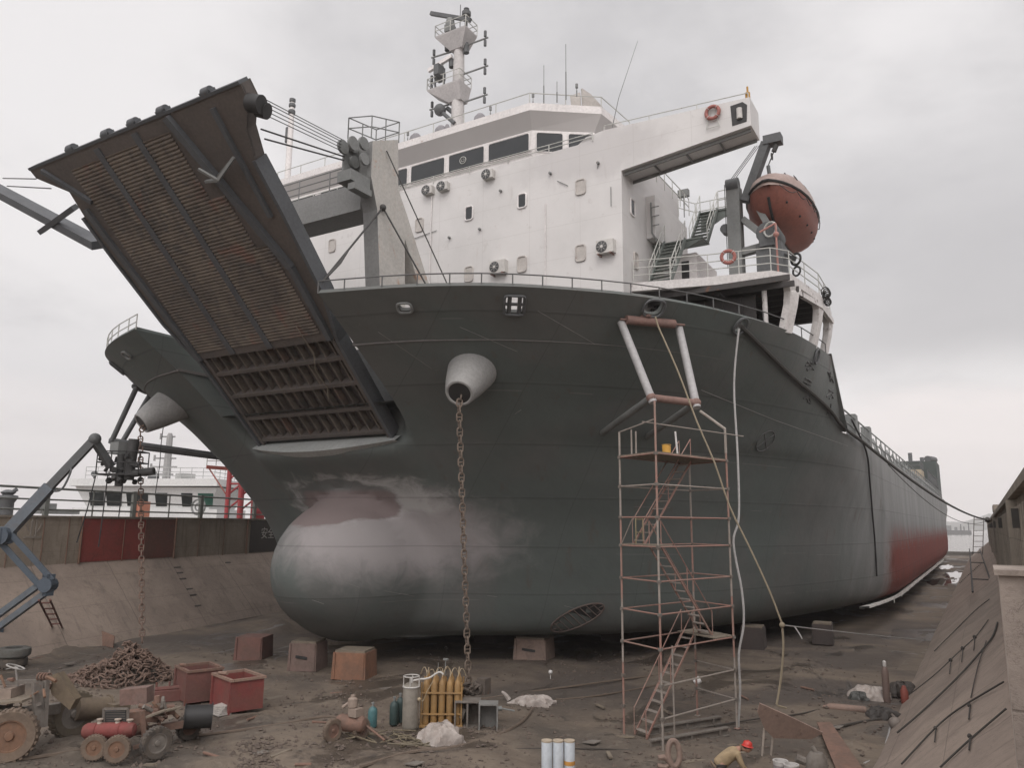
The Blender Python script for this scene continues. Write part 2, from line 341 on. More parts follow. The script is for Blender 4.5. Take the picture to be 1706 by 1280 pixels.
# the cloud deck is thinner and brighter overhead and towards the hidden sun
dv=nt.nodes.new('ShaderNodeVectorMath'); dv.operation='DOT_PRODUCT'; nt.links.new(g,dv.inputs[0]); dv.inputs[1].default_value=tuple(SUN_DIR)
glow=ramp(nt,dv.outputs['Value'],.0,1.0,1.0,2.3)
sc_=nt.nodes.new('ShaderNodeVectorMath'); sc_.operation='SCALE'; nt.links.new(warm,sc_.inputs[0]); nt.links.new(mth(nt,'MULTIPLY',glow,10.0),sc_.inputs['Scale'])
nt.links.new(mixc(nt,.94,sky.outputs[0],sc_.outputs[0]),bg.inputs['Color']); bg.inputs['Strength'].default_value=.1
sl=bpy.data.lights.new('sun','SUN'); sl.energy=.85; sl.angle=math.radians(28); sl.color=(1,.955,.92)
so=bpy.data.objects.new('sun',sl); C.objects.link(so); so.rotation_euler=(-SUN_DIR).to_track_quat('-Z','Y').to_euler(); so.location=(0,-40,80)
sc.view_settings.view_transform='Standard'; sc.view_settings.look='None'; sc.view_settings.exposure=.12; sc.view_settings.gamma=1
sc.cycles.max_bounces=6; sc.cycles.diffuse_bounces=3; sc.cycles.glossy_bounces=2; sc.cycles.volume_bounces=1; sc.cycles.use_denoising=True
# ================================================================ setting
mud=ground_material(); conc=concrete('slope_concrete',(.3,.238,.196),(.235,.186,.155),(.15,.12,.1)); wallc=concrete('wall_concrete',(.3,.262,.215),(.22,.19,.158),(.09,.075,.064),vert=True)
beige=concrete('post_concrete',(.46,.385,.335),(.38,.32,.28),(.16,.13,.11)); lconc=concrete('left_wall_concrete',(.37,.31,.25),(.3,.25,.2),(.16,.125,.098),vert=True)
# the dock floor is one wide sheet; near the camera it is slightly uneven
b=MB(); 
def gz(x,y): 
    return .05*math.sin(x*.9+y*.37)+.04*math.sin(x*.41-y*.83+1)+.025*math.sin(x*2.1+y*1.7)
xs=[-4150,-1500,-300,-80]+[-60+i*.8 for i in range(79)]+[6,80,300,1500,4150]; ys=[-300,-60,0]+[8+i*.8 for i in range(66)]+[80,130,232,600,2000,3880]
b.grid([[(x,y,gz(x,y)*max(0,min(1,(62-y)/8)) if -58<x<2 and 7<y<62 else 0) for x in xs] for y in ys])
fl=b.build('ground',mud,kind='structure',loc=(0,0,0))
# water beyond the dock mouth
m,nt2,bb=new_mat('harbour_water'); bb.inputs['Base Color'].default_value=(.1,.095,.085,1); bb.inputs['Roughness'].default_value=.18
v=posvec(nt2); bump(nt2,bb,noise(nt2,scaled(nt2,v,(.6,.25,1)),.8,3),.25,.3); water=m
b=MB(); b.grid([[(x,y,.35) for x in (-4150,-500,-130,60,500,4150)] for y in (236,500,2000,3880)]); b.build('water',water,kind='structure',loc=(0,0,0))
b=MB(); b.span((-120,231,0),(1,236.5,.9)); b.build('dock_sill',concrete('sill_concrete',(.12,.11,.1),(.1,.09,.08)),kind='structure')
# puddles near the stern
m,nt2,bb=new_mat('puddle_water'); bb.inputs['Base Color'].default_value=(.05,.045,.04,1); bb.inputs['Roughness'].default_value=.04
for px,py,rx,ry in ((1590,958,1.3,9),(1566,970,1.6,7),(1597,968,.5,5),(1577,945,1,9)):
    c=G(px,py); b=MB(); n=26
    b.add([(c.x+rx*math.cos(2*PI*i/n)*(1+.3*math.sin(i*2.3+px)),c.y+ry*math.sin(2*PI*i/n)*(1+.3*math.sin(i*1.7+py)),.006) for i in range(n)],[tuple(range(n))])
    b.build('puddle',m,kind='structure',smooth=False)
# hills far across the water
hm,nt2,bb=new_mat('far_hill'); nt2.links.new(mixc(nt2,noise(nt2,posvec(nt2),.004,4),(.05,.06,.05),(.09,.095,.08)),bb.inputs['Base Color']); bb.inputs['Roughness'].default_value=1
b=MB(); R0=2700; rows=[[],[],[],[]]
for i in range(200):
    a=math.radians(-75+150*i/199); h=70+55*math.sin(i*.11+1.9)+34*math.sin(i*.29+.5)+16*math.sin(i*.83)+7*math.sin(i*2.1)
    h=max(16,h*(1.15 if a>0 else .9))
    for k,(dr,fh) in enumerate(((0,0),(200,.35),(520,.8),(900,1.0))):
        rr=R0+dr; rows[k].append((rr*math.sin(a),rr*math.cos(a),.3+h*fh*.72))
b.grid(rows); b.build('hills',hm,kind='structure',loc=(0,0,0))
# quay land either side of the dock
LD=V((-.27,.963,0)).normalized(); LN=V((LD.y,-LD.x,0)); LB=V((-47,23,0)); LT=7.12; LZ=4.35   # left wall: foot line of the upright face
def lw(t,off=0.0,z=0.0): return LB+LD*t+LN*off+V((0,0,z))
def LW(px,py,off=0.0):
    d=ray(px,py); p0=LB+LN*off; return CAM+d*((p0-CAM).dot(LN)/d.dot(LN))
quay=concrete('quay_concrete',(.2,.18,.16),(.16,.14,.125))
a0,a1,a2,a3=lw(-60,-.62,0),lw(118,-.62,0),V((-190,150,0)),V((-190,-60,0))
b=MB(); b.prism([V((p.x,p.y,-.5)) for p in (a0,a1,a2,a3)],(0,0,7.5)); b.build('quay_ground',quay,kind='structure',smooth=False)
b=MB(); b.span((1.62,-30,-.5),(260,216,7.0)); b.build('quay_ground',quay,kind='structure',smooth=False)
# ---- right dock wall: battered apron, upright fluted face, coping
b=MB(); prof=[(-3.4,-.3),(-3.4,.02),(1.0,4.02),(1.6,4.02),(1.6,-.3)]
n=56; rows=[]
for i in range(n+1):
    y=-12+i*(228/n); r=[]
    for k in range(13):
        t=k/12; r.append((-3.4+4.4*t+.02*math.sin(i*1.3+k),y,.0+4.02*t+.03*math.sin(i*.7+k*1.9)*(0<k<12)))
    rows.append(r)
b.grid(rows)
rw=thing('dock_wall',(-1,100,0),'brown battered dock wall with fluted concrete parapet along the side nearest the camera','wall')
b.build('sloped_apron',conc,rw)
b=MB(); b.span((1.0,-12,3.6),(1.6,216,7.95))
y=-11
while y<216:
    b.span((.82,y,3.7),(1.0-.002,y+.32,7.6)); y+=1.25
for y in (30,76,122,170): b.span((.7,y,3.7),(1.0-.002,y+.7,7.9))
b.build('upright_face',wallc,rw)
b=MB(); b.span((.78,-12,7.952),(1.7,216,8.17)); b.span((.74,66,8.172),(1.3,72,8.65)); b.build('coping',wallc,rw)
fbm=plain('dark_iron',(.05,.045,.04),.7)
for k in range(6): b=MB(); b.span((.66,24+k*22,7.0),(.818,24.3+k*22,7.5)); b.build('fender_bracket',fbm,rw,smooth=False)
# ---- left dock wall
b=MB(); rows=[]
for i in range(61):
    t=-60+i*3; rows.append([lw(t,4.7-4.7*k/10,LZ*k/10+(.03*math.sin(i*1.1+k*2.3) if 0<k<10 else (-.02 if k==0 else 0))) for k in range(11)])
b.grid(rows)
lwl=thing('dock_wall',tuple(lw(10,0,0)),'far dock wall behind the anchor chain heap with red and black painted panels','wall')
b.build('sloped_apron',conc,lwl)
b=MB(); b.prism([lw(-60,0,LZ-.4),lw(-60,-.62,LZ-.4),lw(118,-.62,LZ-.4),lw(118,0,LZ-.4)],(0,0,LT-LZ+.4))
b.build('upright_face',lconc,lwl,smooth=False)
b=MB(); b.prism([lw(-60,.08,LT),lw(-60,-.7,LT),lw(118,-.7,LT),lw(118,.08,LT)],(0,0,.12)); b.build('coping',wallc,lwl,smooth=False)
redp=W('red_wall_paint',(.32,.062,.052),(.25,.056,.048),.5,.75,rust=.0,dirt=.35,dirtc=(.1,.05,.04)); brnp=W('brown_wall_paint',(.2,.075,.058),(.16,.08,.062),.5,.8,dirt=.4); blkp=W('black_wall_paint',(.055,.048,.044),(.075,.065,.056),.6,.8,dirt=.3)
def tpar(px,py): return (LW(px,py)-LB).dot(LD)
for nm,x0,x1,mt,lb in (('painted_panel',134,240,redp,'bright red painted panel'),('painted_panel',241,289,brnp,'brownish red painted panel'),('painted_panel',416,500,blkp,'black panel with white lettering')):
    b=MB(); b.prism([lw(tpar(x0,900),.004,LZ+.05),lw(tpar(x1,900),.004,LZ+.05),lw(tpar(x1,900),.03,LZ+.05),lw(tpar(x0,900),.03,LZ+.05)],(0,0,LT-LZ-.1)); o=b.build(nm,mt,lwl,smooth=False,label=lb)
b=MB()
dpm=W('rusty_pipe',(.2,.115,.08),(.15,.09,.066),2,.8,rust=.4)
for px,r_ in ((133,.07),(290,.07),(410,.07),(12,.03),(70,.03),(112,.03),(205,.03),(330,.03),(372,.03)):
    b=MB(); b.tube(lw(tpar(px,900),.01+r_,LZ-.05),lw(tpar(px,900),.01+r_,LT+.1),r_,8); b.build('drain_pipe',dpm,lwl)
letm=plain('letter_white',(.55,.52,.48),.8)
def lettering(body,px,py,size,mat,parent):
    cu=bpy.data.curves.new('lettering','FONT'); cu.body=body; cu.size=size; cu.extrude=.008; cu.align_x='CENTER'; cu.align_y='CENTER'
    ob=bpy.data.objects.new('tmp',cu); C.objects.link(ob); bpy.context.view_layer.update()
    me=bpy.data.meshes.new_from_object(ob.evaluated_get(bpy.context.evaluated_depsgraph_get())); bpy.data.objects.remove(ob)
    P=LW(px,py,.045); R=Matrix((LD,V((0,0,1)),LN)).transposed().to_4x4()
    R.translation=P-V(parent['_o']); me.transform(R); me.materials.clear(); me.materials.append(mat)
    o=bpy.data.objects.new('lettering',me); C.objects.link(o); o.parent=parent; o['_o']=parent['_o']; return o
lettering('安全',446,890,1.05,letm,lwl); lettering('业',56,884,1.35,plain('letter_faded',(.34,.3,.26),.9),lwl)
# dark foothold notches up the apron
fhm=plain('wet_dark',(.05,.042,.037),.7)
for k,(px,py) in enumerate(((296,946),(300,955),(305,965),(316,982),(322,992),(330,1010),(380,938))):
    b=MB(); d=ray(px,py); n3=(LN*LZ+V((0,0,4.7))).normalized(); P=CAM+d*((lw(0,4.7,0)-CAM).dot(n3)/d.dot(n3)); b.bar(P-LD*.35,P+LD*.3,.1,.06,n3); b.build('foothold',fhm,lwl,smooth=False)
# ---- quay railing along the left wall
gpipe=W('grey_green_pipe',(.16,.165,.15),(.12,.125,.115),2,.7,rust=.15)
r=thing('quay_railing',tuple(lw(10,-.35,LT+.12)),'grey green pipe railing on top of the far dock wall','railing')
b=MB()
for hh,rr in ((1.62,.07),(.95,.05),(.35,.055)): b.tube(lw(-60,-.35,LT+.12+hh),lw(70,-.35,LT+.12+hh),rr,8)
b.build('rail',gpipe,r)
for i in range(34):
    t=-58+i*3.6; b=MB(); q=lw(t,-.35,LT+.12)
    if i%2: b.span(q-V((.13,.13,0)),q+V((.13,.13,1.72)))
    else: b.tube(q,q+V((0,0,1.62)),.05,8)
    b.build('post',gpipe,r)
# haze: one closed box of even air
hz,nt2,bb=new_mat('haze_air'); nt2.nodes.remove(bb); pv=nt2.nodes.new('ShaderNodeVolumePrincipled'); pv.inputs['Color'].default_value=(.97,.95,.95,1); pv.inputs['Density'].default_value=HAZE
nt2.links.new(pv.outputs[0],nt2.nodes['Material Output'].inputs['Volume'])
if HAZE>0:
    b=MB(); b.span((-4200,-400,-2),(4200,3900,200)); b.build('haze',hz,kind='stuff',smooth=False)
# ================================================================ the ship
XC=-28.0
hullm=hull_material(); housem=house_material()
white=W('white_paint',(.7,.67,.655),(.6,.57,.56),.9,.55,rust=.06,rustc=(.25,.13,.08),bmp=.12); greyw=W('visor_grey',(.47,.45,.44),(.44,.42,.41),.35,.6,bmp=0)
dgrey=W('dark_grey_steel',(.1,.104,.106),(.075,.077,.08),1.1,.65,rust=.08,bmp=.2); mgrey=W('mid_grey_steel',(.2,.205,.2),(.15,.155,.15),1.0,.65,rust=.08)
postm=W('gantry_paint',(.45,.43,.4),(.38,.365,.34),.55,.65,rust=.33,rustc=(.4,.2,.11),streak=.3,streakc=(.34,.24,.17)); beamm=W('crossbeam_grey',(.2,.2,.195),(.16,.16,.155),.6,.65,rust=.03)
black=plain('black_iron',(.025,.024,.024),.6); wire=plain('wire_rope',(.06,.057,.055),.7); glass=glass_dark('dark_glass'); railw=W('pale_rail',(.5,.5,.47),(.4,.4,.37),2,.6,rust=.12); raild=W('dark_rail',(.1,.1,.098),(.08,.08,.078),2,.6)
conem=W('hawse_grey',(.3,.295,.285),(.25,.245,.24),.8,.6,rust=.0,bmp=.15); cover=W('porthole_cover',(.46,.43,.4),(.38,.35,.33),2,.6,rust=.12)
ship=thing('cargo_ship',(XC,100,1.2),'huge grey bow ramp cargo ship with white deckhouse standing in the dry dock','ship')
LV=[(1.2,[(0,33),(2,33.6),(3.7,34.7),(4.4,35.2),(6.2,36.4),(8.5,38.2),(11,40.8),(13.5,45),(15.9,51.4),(17.9,59.5),(19.4,68),(20.3,77)]),
(1.6,[(0,32.3),(2.2,32.8),(4,33.7),(4.8,34.1),(6.8,35.2),(9.2,36.9),(11.7,39.4),(14.3,43.4),(16.8,49.6),(18.9,57.5),(20.4,66),(21.2,74)]),
(2.6,[(0,32),(2.3,32.4),(4.2,33.1),(5,33.5),(7,34.5),(9.5,36.1),(12,38.5),(14.7,42.3),(17.2,48.1),(19.4,56),(21,64),(21.75,72)]),
(4.5,[(0,31.8),(2.3,32),(4.3,32.6),(5.1,32.9),(7.1,33.7),(9.6,35.2),(12.2,37.7),(14.9,41.6),(17.4,47),(19.6,54.5),(21.1,62),(21.8,69.5)]),
(7,[(0,31),(2.4,31.1),(4.4,31.5),(5.2,31.8),(7.2,32.5),(9.7,33.8),(12.2,36.1),(14.9,39.9),(17.4,45.1),(19.6,52),(21.1,59.5),(21.8,67)]),
(9,[(0,29.3),(2.5,29.4),(4.6,29.9),(5.4,30.2),(7.4,30.8),(9.9,32),(12.5,34.2),(15.1,37.8),(17.6,42.8),(19.8,49),(21.2,56),(21.8,63)]),
(10.35,[(0,27.5),(2.6,27.7),(4.6,28.2),(5.6,28.9),(7.8,29.5),(10.3,30.7),(12.8,33),(15.4,36.4),(17.8,41.1),(20,47),(21.3,53),(21.8,60)]),
(11.1,[(0,28.5),(2.6,28.5),(4.9,28.5),(5.7,28.15),(7.9,28.7),(10.5,29.9),(13,32.1),(15.6,35.4),(18,39.8),(20.1,45.4),(21.35,51.2),(21.8,58)]),
(12.4,[(0,28.7),(2.6,28.7),(4.9,28.7),(5.8,26.65),(8.1,27.2),(10.8,28.4),(13.4,30.6),(15.9,33.7),(18.3,37.9),(20.3,43.2),(21.45,48.4),(21.8,54)])]
UP_=[(14,[(5.85,24.5),(8.6,25.1),(11.5,26.5),(14.2,28.6),(16.6,31.4),(18.8,35.2),(20.6,40.2),(21.55,45.4),(21.8,50.5)]),
(16,[(6.0,21.5),(9.6,22.6),(12.6,24.1),(15.05,26.1),(17.3,28.6),(19.25,32),(20.9,36.5),(21.65,42),(21.8,47)])]
MIDY=[82,95,110,130,150,165,176,185,192,197,200]
KC,KR=8,6
def level_curve(z,pts):
    q=[V((t,y,z)) for t,y in pts]; a=catmull(q[:3],KC)[:-1]+catmull(q[2:4],KC)[:-1]+catmull(q[3:],KC)
    for y in MIDY:
        k=max(0,(y-172)/28); lift=5.5*k**1.6*(1-(z-1.2)/11.2); t=(20.5 if z<1.3 else 21.35 if z<2 else 21.8)-(1.2*k*k)*(1 if z<9 else .3)
        a.append(V((t,y,z+lift)))
    return a
LC=[level_curve(z,p) for z,p in LV]
ncol=len(LC[0])
def up_curve(zl,pts): return catmull([V((t,y,zl)) for t,y in pts],KC)
UC=[up_curve(zz,p) for zz,p in UP_]; NU=len(UC[0])     # columns before the doorway jamb
K0=3*KC
fine=[]; sf=[]
for k in range(ncol):
    col=[LC[i][k] for i in range(len(LC))]
    if K0<=k<K0+NU:
        full=catmull(col+[u[k-K0] for u in UC],KR); nlow=(len(col)-1)*KR+1
        fine.append(full[:nlow]); up=full[nlow-1:]
        sf.append([V((p.x,min(p.y,43.6+(16-p.z)*1.2),p.z)) for p in up])
    else: fine.append(catmull(col,KR))
# the hinge ledge stays crisp under the doorway
rows=[[fine[k][i] for k in range(ncol)] for i in range(len(fine[0]))]
# the bulb swells smoothly out of the stem: blend the two front surfaces
def ybulb(t,z):
    r=math.sqrt((t/3.75)**2+((z-4.75)/3.85)**2)
    return 26.4+5.7*(1-math.sqrt(max(0,1-r*r))) if r<1 else 32.1+7.5*(r-1)
def smin(a_,c_,k_): h_=max(k_-abs(a_-c_),0)/k_; return min(a_,c_)-h_*h_*k_*.25
for r in rows:
    for p in r:
        if p.y<46 and p.z<9.9: p.y=smin(p.y,ybulb(p.x,p.z),2.3*min(1,(9.9-p.z)/1.2)*max(.0,min(1,(p.z-1.15)/1.0))+.01)
b=MB()
for s in (1,-1):
    b.grid([[V((XC+s*p.x,p.y,p.z)) for p in r] for r in rows])
    b.add([V((XC+s*p.x,p.y,p.z)) for p in rows[0]]+[V((XC,p.y,p.z)) for p in rows[0]],[(i,i+1,ncol+i+1,ncol+i) for i in range(ncol-1)])
    top=rows[-1]; b.add([V((XC+s*p.x,p.y,p.z)) for p in top]+[V((XC,p.y,p.z)) for p in top],[(i,i+1,ncol+i+1,ncol+i) for i in range(ncol-1)])
    b.add([V((XC+s*r[-1].x,r[-1].y,r[-1].z)) for r in rows]+[V((XC,r[-1].y,r[-1].z)) for r in rows],[(i,i+1,len(rows)+i+1,len(rows)+i) for i in range(len(rows)-1)])
# bulbous forefoot, fairing aft into the bow
br=[]; N=28
for i in range(15):
    f=i/14
    y=26.2+ (5.6*(1-math.cos(f*PI/2)) if False else 0)
    a=f*PI/2; y=26.3+5.7*(1-math.cos(a)) ; s_=math.sin(a)
    hw=3.72*s_; vh=3.72*s_; zc=4.85-.35*(1-s_)
    br.append((y,hw,vh,zc))
for q in ((33.2,3.6,3.6,4.7),(35,3.2,3.0,4.4)): br.append(q)
R_=[]
for y,hw,vh,zc in br:
    R_.append([V((XC+max(hw,.01)*math.cos(t)*(abs(math.cos(t))+1e-6)**-.12,y,zc+max(vh,.01)*math.sin(t))) for t in [2*PI*k/N for k in range(N)]])
b.grid(R_,True)
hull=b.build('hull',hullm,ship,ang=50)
# ---- upper bow shell (bulwark) with bored openings
def shell_pt(k,z):
    col=sf[k]
    for a_,b_ in zip(col,col[1:]):
        if a_.z<=z<=b_.z: return a_.lerp(b_,(z-a_.z)/(b_.z-a_.z))
    return col[-1]
def on_shell(px,py):
    """where the sight line meets the port bow shell"""
    d=ray(px,py); best=None
    for k in range(len(sf)-1):
        for i in range(len(sf[0])-1):
            q=[V((XC+p.x,p.y,p.z)) for p in (sf[k][i],sf[k+1][i],sf[k+1][i+1],sf[k][i+1])]
            from mathutils.geometry import intersect_ray_tri
            for tri in ((q[0],q[1],q[2]),(q[0],q[2],q[3])):
                h=intersect_ray_tri(*tri,d,CAM,True)
                if h is not None and (h-CAM).dot(d)>0:
                    n=(tri[1]-tri[0]).cross(tri[2]-tri[0]).normalized()
                    if n.dot(d)>0: n=-n
                    if best is None or (h-CAM).length<(best[0]-CAM).length: best=(h,n)
    return best
b=MB()
for s in (1,):
    b.grid([[V((XC+s*p.x,p.y,p.z)) for p in col] for col in sf])
    # doorway jamb running aft beside the ramp
    c0=[V((XC+s*p.x,p.y,p.z)) for p in sf[0]]; b.grid([c0,[V((XC+s*5.8,31,p.z)) for p in c0]])
    ce=[V((XC+s*p.x,p.y,p.z)) for p in sf[-1]]; b.grid([ce,[V((XC+s*19.5,p.y,p.z)) for p in ce]])
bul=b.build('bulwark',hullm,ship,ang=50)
bm=bmesh.new(); bm.from_mesh(bul.data); bmesh.ops.remove_doubles(bm,verts=bm.verts,dist=.001); bmesh.ops.recalc_face_normals(bm,faces=bm.faces); bm.to_mesh(bul.data); bm.free()
bm=bmesh.new(); bm.from_mesh(bul.data)
for sgn in (1,-1):
    fs_=[f for f in bm.faces if f.calc_center_median().x*sgn>0]
    if sum(f.normal.dot(V((f.calc_center_median().x,f.calc_center_median().y+100-34,0)))*f.calc_area() for f in fs_ if abs(f.calc_center_median().x)>6.3)<0: bmesh.ops.reverse_faces(bm,faces=fs_)
bm.to_mesh(bul.data); bm.free()
sm=bul.modifiers.new('s','SOLIDIFY'); sm.thickness=.2; sm.offset=-1
HOLES=[]
def bore(P,n,rx,rz,k=16,sq=1.0):
    up=V((0,0,1)); x=n.cross(up).normalized(); u=x.cross(n).normalized(); c=MB()
    pts=[]
    for i in range(k):
        a=2*PI*i/k; ca,sa=math.cos(a),math.sin(a)
        pts.append(P+x*rx*math.copysign(abs(ca)**sq,ca)+u*rz*math.copysign(abs(sa)**sq,sa)-n*.9)
    c.prism(pts,n*1.8); o=c.build('cutter',hullm,None,smooth=False)
    md=bul.modifiers.new('b','BOOLEAN'); md.object=o; md.operation='DIFFERENCE'; md.solver='EXACT'; HOLES.append(o)
mir=lambda p:V((2*XC-p.x,p.y,p.z))
mn=lambda n:V((-n.x,n.y,n.z))
fh={}
for nm,px,py,rx,rz,sq in (('oval',675,511,.26,.2,.6),('rect',857,507,.34,.4,.25),('big',1232,542,.3,.34,1),('round',1358,594,.24,.32,1),('upper',1088,512,.42,.34,.7)):
    r_=on_shell(px,py)
    if not r_: continue
    P,n=r_; fh[nm]=(P,n); bore(P,n,rx,rz,16,sq)
bpy.context.view_layer.update()
me=bpy.data.meshes.new_from_object(bul.evaluated_get(bpy.context.evaluated_depsgraph_get())); bul.modifiers.clear(); old=bul.data; bul.data=me; bpy.data.meshes.remove(old); me.set_sharp_from_angle(angle=math.radians(32))
m2=me.copy(); co=[0.0]*(3*len(m2.vertices)); m2.vertices.foreach_get('co',co)
for i in range(0,len(co),3): co[i]=-co[i]
m2.vertices.foreach_set('co',co); m2.flip_normals(); m2.update()
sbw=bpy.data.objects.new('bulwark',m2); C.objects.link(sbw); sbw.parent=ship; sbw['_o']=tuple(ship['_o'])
for o in HOLES: bpy.data.objects.remove(o)
for nm,(P,n) in list(fh.items()):
    rx,rz={'oval':(.3,.24),'rect':(.4,.46),'big':(.36,.4),'round':(.29,.37),'upper':(.48,.4)}[nm]
    for p_,n_ in ((P,n),(mir(P),mn(n))):
        x=n_.cross(V((0,0,1))).normalized(); u=x.cross(n_).normalized(); b=MB()
        sq={'oval':.6,'rect':.25,'upper':.7}.get(nm,1)
        ring=[p_+n_*.1+x*rx*math.copysign(abs(math.cos(a))**sq,math.cos(a))+u*rz*math.copysign(abs(math.sin(a))**sq,math.sin(a)) for a in [2*PI*i/20 for i in range(20)]]
        b.path(ring,.055,6,True)
        if nm=='rect':
            for q in (-.2,.2): b.tube(p_+x*q-u*.42,p_+x*q+u*.42,.085,8)
            b.tube(p_-x*.36,p_+x*.36,.07,8)
        b.build('fairlead',mgrey if nm=='oval' else dgrey,ship)
# forecastle deck and its after bulkhead
deckm=W('deck_grey',(.13,.12,.115),(.1,.095,.09),.5,.8,rust=.1)
b=MB(); pts=[shell_pt(k,14.5) for k in range(len(sf))]
poly=[V((XC+p.x-.1,p.y+.1,14.5)) for p in pts]+[V((XC-p.x+.1,p.y+.1,14.5)) for p in reversed(pts)]
poly=[V((XC+5.7,31,14.5))]+poly+[V((XC-5.7,31,14.5))]
b.prism(poly,(0,0,-.15)); b.build('forecastle_deck',deckm,ship,smooth=False)
# low rail following the bulwark top
b=MB(); tp=[V((XC+p.x-.05,p.y+.05,16.0)) for p in [c[-1] for c in sf]]
rail_mb(b,tp[0:-5:3],.52,1,.028,1.9); b.build('bulwark_railing',raild,ship)
b=MB(); tp2=[V((XC-p.x+.05,p.y+.05,16.0)) for p in [c[-1] for c in sf]]
rail_mb(b,tp2[0:-5:3],.75,2,.028,1.6); b.build('bulwark_railing',railw,ship)
# ---- hawse pipes (port is measured, starboard mirrors it)
mo=AY(765,656,25.2); ba=AY(797,597,27.6)
hl=[]
for s in (1,-1):
    M0,B0=(mo,ba) if s==1 else (mir(mo),mir(ba)); ax=(M0-B0); L=ax.length; ax.normalize(); b=MB()
    b.lathe([(1.22,-1.6),(1.2,.0),(1.06,L*.35),(.8,L*.75),(.6,L-.06),(.57,L),(.5,L+.01),(.45,L-.04),(.42,L-.9),(.0,L-.9)],B0,30,ax)
    hl.append((M0,ax)); h=b.build('hawse_pipe',conem,ship)
    b=MB(); b.lathe([(.47,L-.03),(.44,L-.7),(0,L-.71)],B0,24,ax); b.build('hawse_bore',black,h)
# ---- boom frames hinged on the flare, one each bow
P1=V((-10.56,28,11.83)); P2=V((-9.25,29.4,11.72)); T1=V((-11.9,28.4,15.05)); T2=V((-10.2,30.5,15.1))
palepipe=W('pale_pipe',(.36,.35,.35),(.28,.275,.275),1.2,.6,rust=.16); rustpipe=W('rusty_pipe_red',(.2,.12,.1),(.16,.1,.085),1.5,.75,rust=.25)
for s in (1,-1):
    f=(lambda p:p) if s==1 else mir; pm=palepipe if s==1 else dgrey
    fr=MB()
    d1=(f(T1)-f(P1)); d2=(f(T2)-f(P2))
    fr.tube(f(P1)-d1*.06,f(T1)+d1*.02,.16,12); fr.tube(f(P2)-d2*.06,f(T2)+d2*.02,.16,12)
    F=fr.build('boom_frame',pm,ship)
    b=MB(); b.tube(f(P1),f(P2),.15,12); b.ball(f(P1),.2); b.ball(f(P2),.21)
    e=(f(P2)-f(P1)).normalized()
    b.build('foot_bar',rustpipe if s==1 else dgrey,F)
    b=MB(); A=f(V((-14.6,32.4,11.15))); A2=f(V((-13.2,34.4,11.1))); b.tube(f(P1),A,.15,10); b.tube(f(P2),A2,.15,10); b.build('strut',mgrey if s==1 else dgrey,F)
    b=MB(); ra=f(T1).lerp(f(T2),.12)+V((0,-.25,.12)); rb=f(T1).lerp(f(T2),.95)+V((0,-.25,.12)); b.tube(ra,rb,.19,12); b.tube(ra+(ra-rb)*.12,rb+(rb-ra)*.22,.05,6); b.span(ra.lerp(rb,.35)+V((-.3,-.1,.15)),ra.lerp(rb,.35)+V((.3,.3,.25)))
    b.build('roller',rustpipe if s==1 else dgrey,F)
# bow thruster tunnel grating and mark
def on_hull(px,py,mesh=None):
    dg=bpy.context.evaluated_depsgraph_get(); ob=mesh or hull; Mi=ob.matrix_world.inverted(); o=Mi@CAM; d=(Mi.to_3x3()@ray(px,py)).normalized()
    ok,loc,nn,_=ob.ray_cast(o,d)
    return (ob.matrix_world@loc,(ob.matrix_world.to_3x3()@nn).normalized()) if ok else None
bpy.context.view_layer.update()
h0=on_hull(965,1027)
if h0:
    P,n=h0; 
    if n.dot(P-CAM)>0: n=-n
    x=n.cross(V((0,0,1))).normalized(); u=x.cross(n).normalized(); b=MB(); R1,R2=2.0,1.15
    e0=(V((P.x-3,P.y-3,P.z))); 
    ring=[]
    for i in range(28):
        a=2*PI*i/28; q=on_hull(962+45*math.cos(a)*.95+math.sin(a)*12,1029-21*math.cos(a)+math.sin(a)*11)
        if q: ring.append(q[0]-ray(965,1027)*.0+n*.03)
    b.path(ring,.045,6,True)
    for i in range(1,9):
        t=i/9; a=on_hull(962+42*(2*t-1)+11*math.sqrt(max(0,1-(2*t-1)**2)),1029-20*(2*t-1)+10*math.sqrt(max(0,1-(2*t-1)**2))); c=on_hull(962+42*(2*t-1)-11*math.sqrt(max(0,1-(2*t-1)**2)),1029-20*(2*t-1)-10*math.sqrt(max(0,1-(2*t-1)**2)))
        if a and c: b.tube(a[0]+n*.03,c[0]+n*.03,.03,5)
    for off in (-.45,.05,.5):
        L=math.sqrt(1-off*off); a=on_hull(962-42*L+11*off,1029+20*L+10*off); c=on_hull(962+42*L+11*off,1029-20*L+10*off)
        if a and c: b.tube(a[0]+n*.03,c[0]+n*.03,.03,5)
    gr=b.build('thruster_grating',W('rusty_grating',(.12,.09,.08),(.09,.07,.06),2,.8,rust=.3),ship)
    b=MB(); b.add([p+n*.012-n*.02 for p in ring],[tuple(range(len(ring)))]); b.build('tunnel_mouth',black,gr,smooth=False)
h1=on_hull(1275,735)
if h1:
    P,n=h1
    if n.dot(P-CAM)>0: n=-n
    x=n.cross(V((0,0,1))).normalized(); u=x.cross(n).normalized(); b=MB(); b.torus(P+n*.015,.62,.03,n,24,5)
    for a in (.8,2.35): 
        e=x*math.cos(a)+u*math.sin(a); b.tube(P-e*.6+n*.015,P+e*.6+n*.015,.03,5)
    b.build('thruster_mark',W('mark_grey',(.1,.1,.1),(.085,.085,.085)),ship)
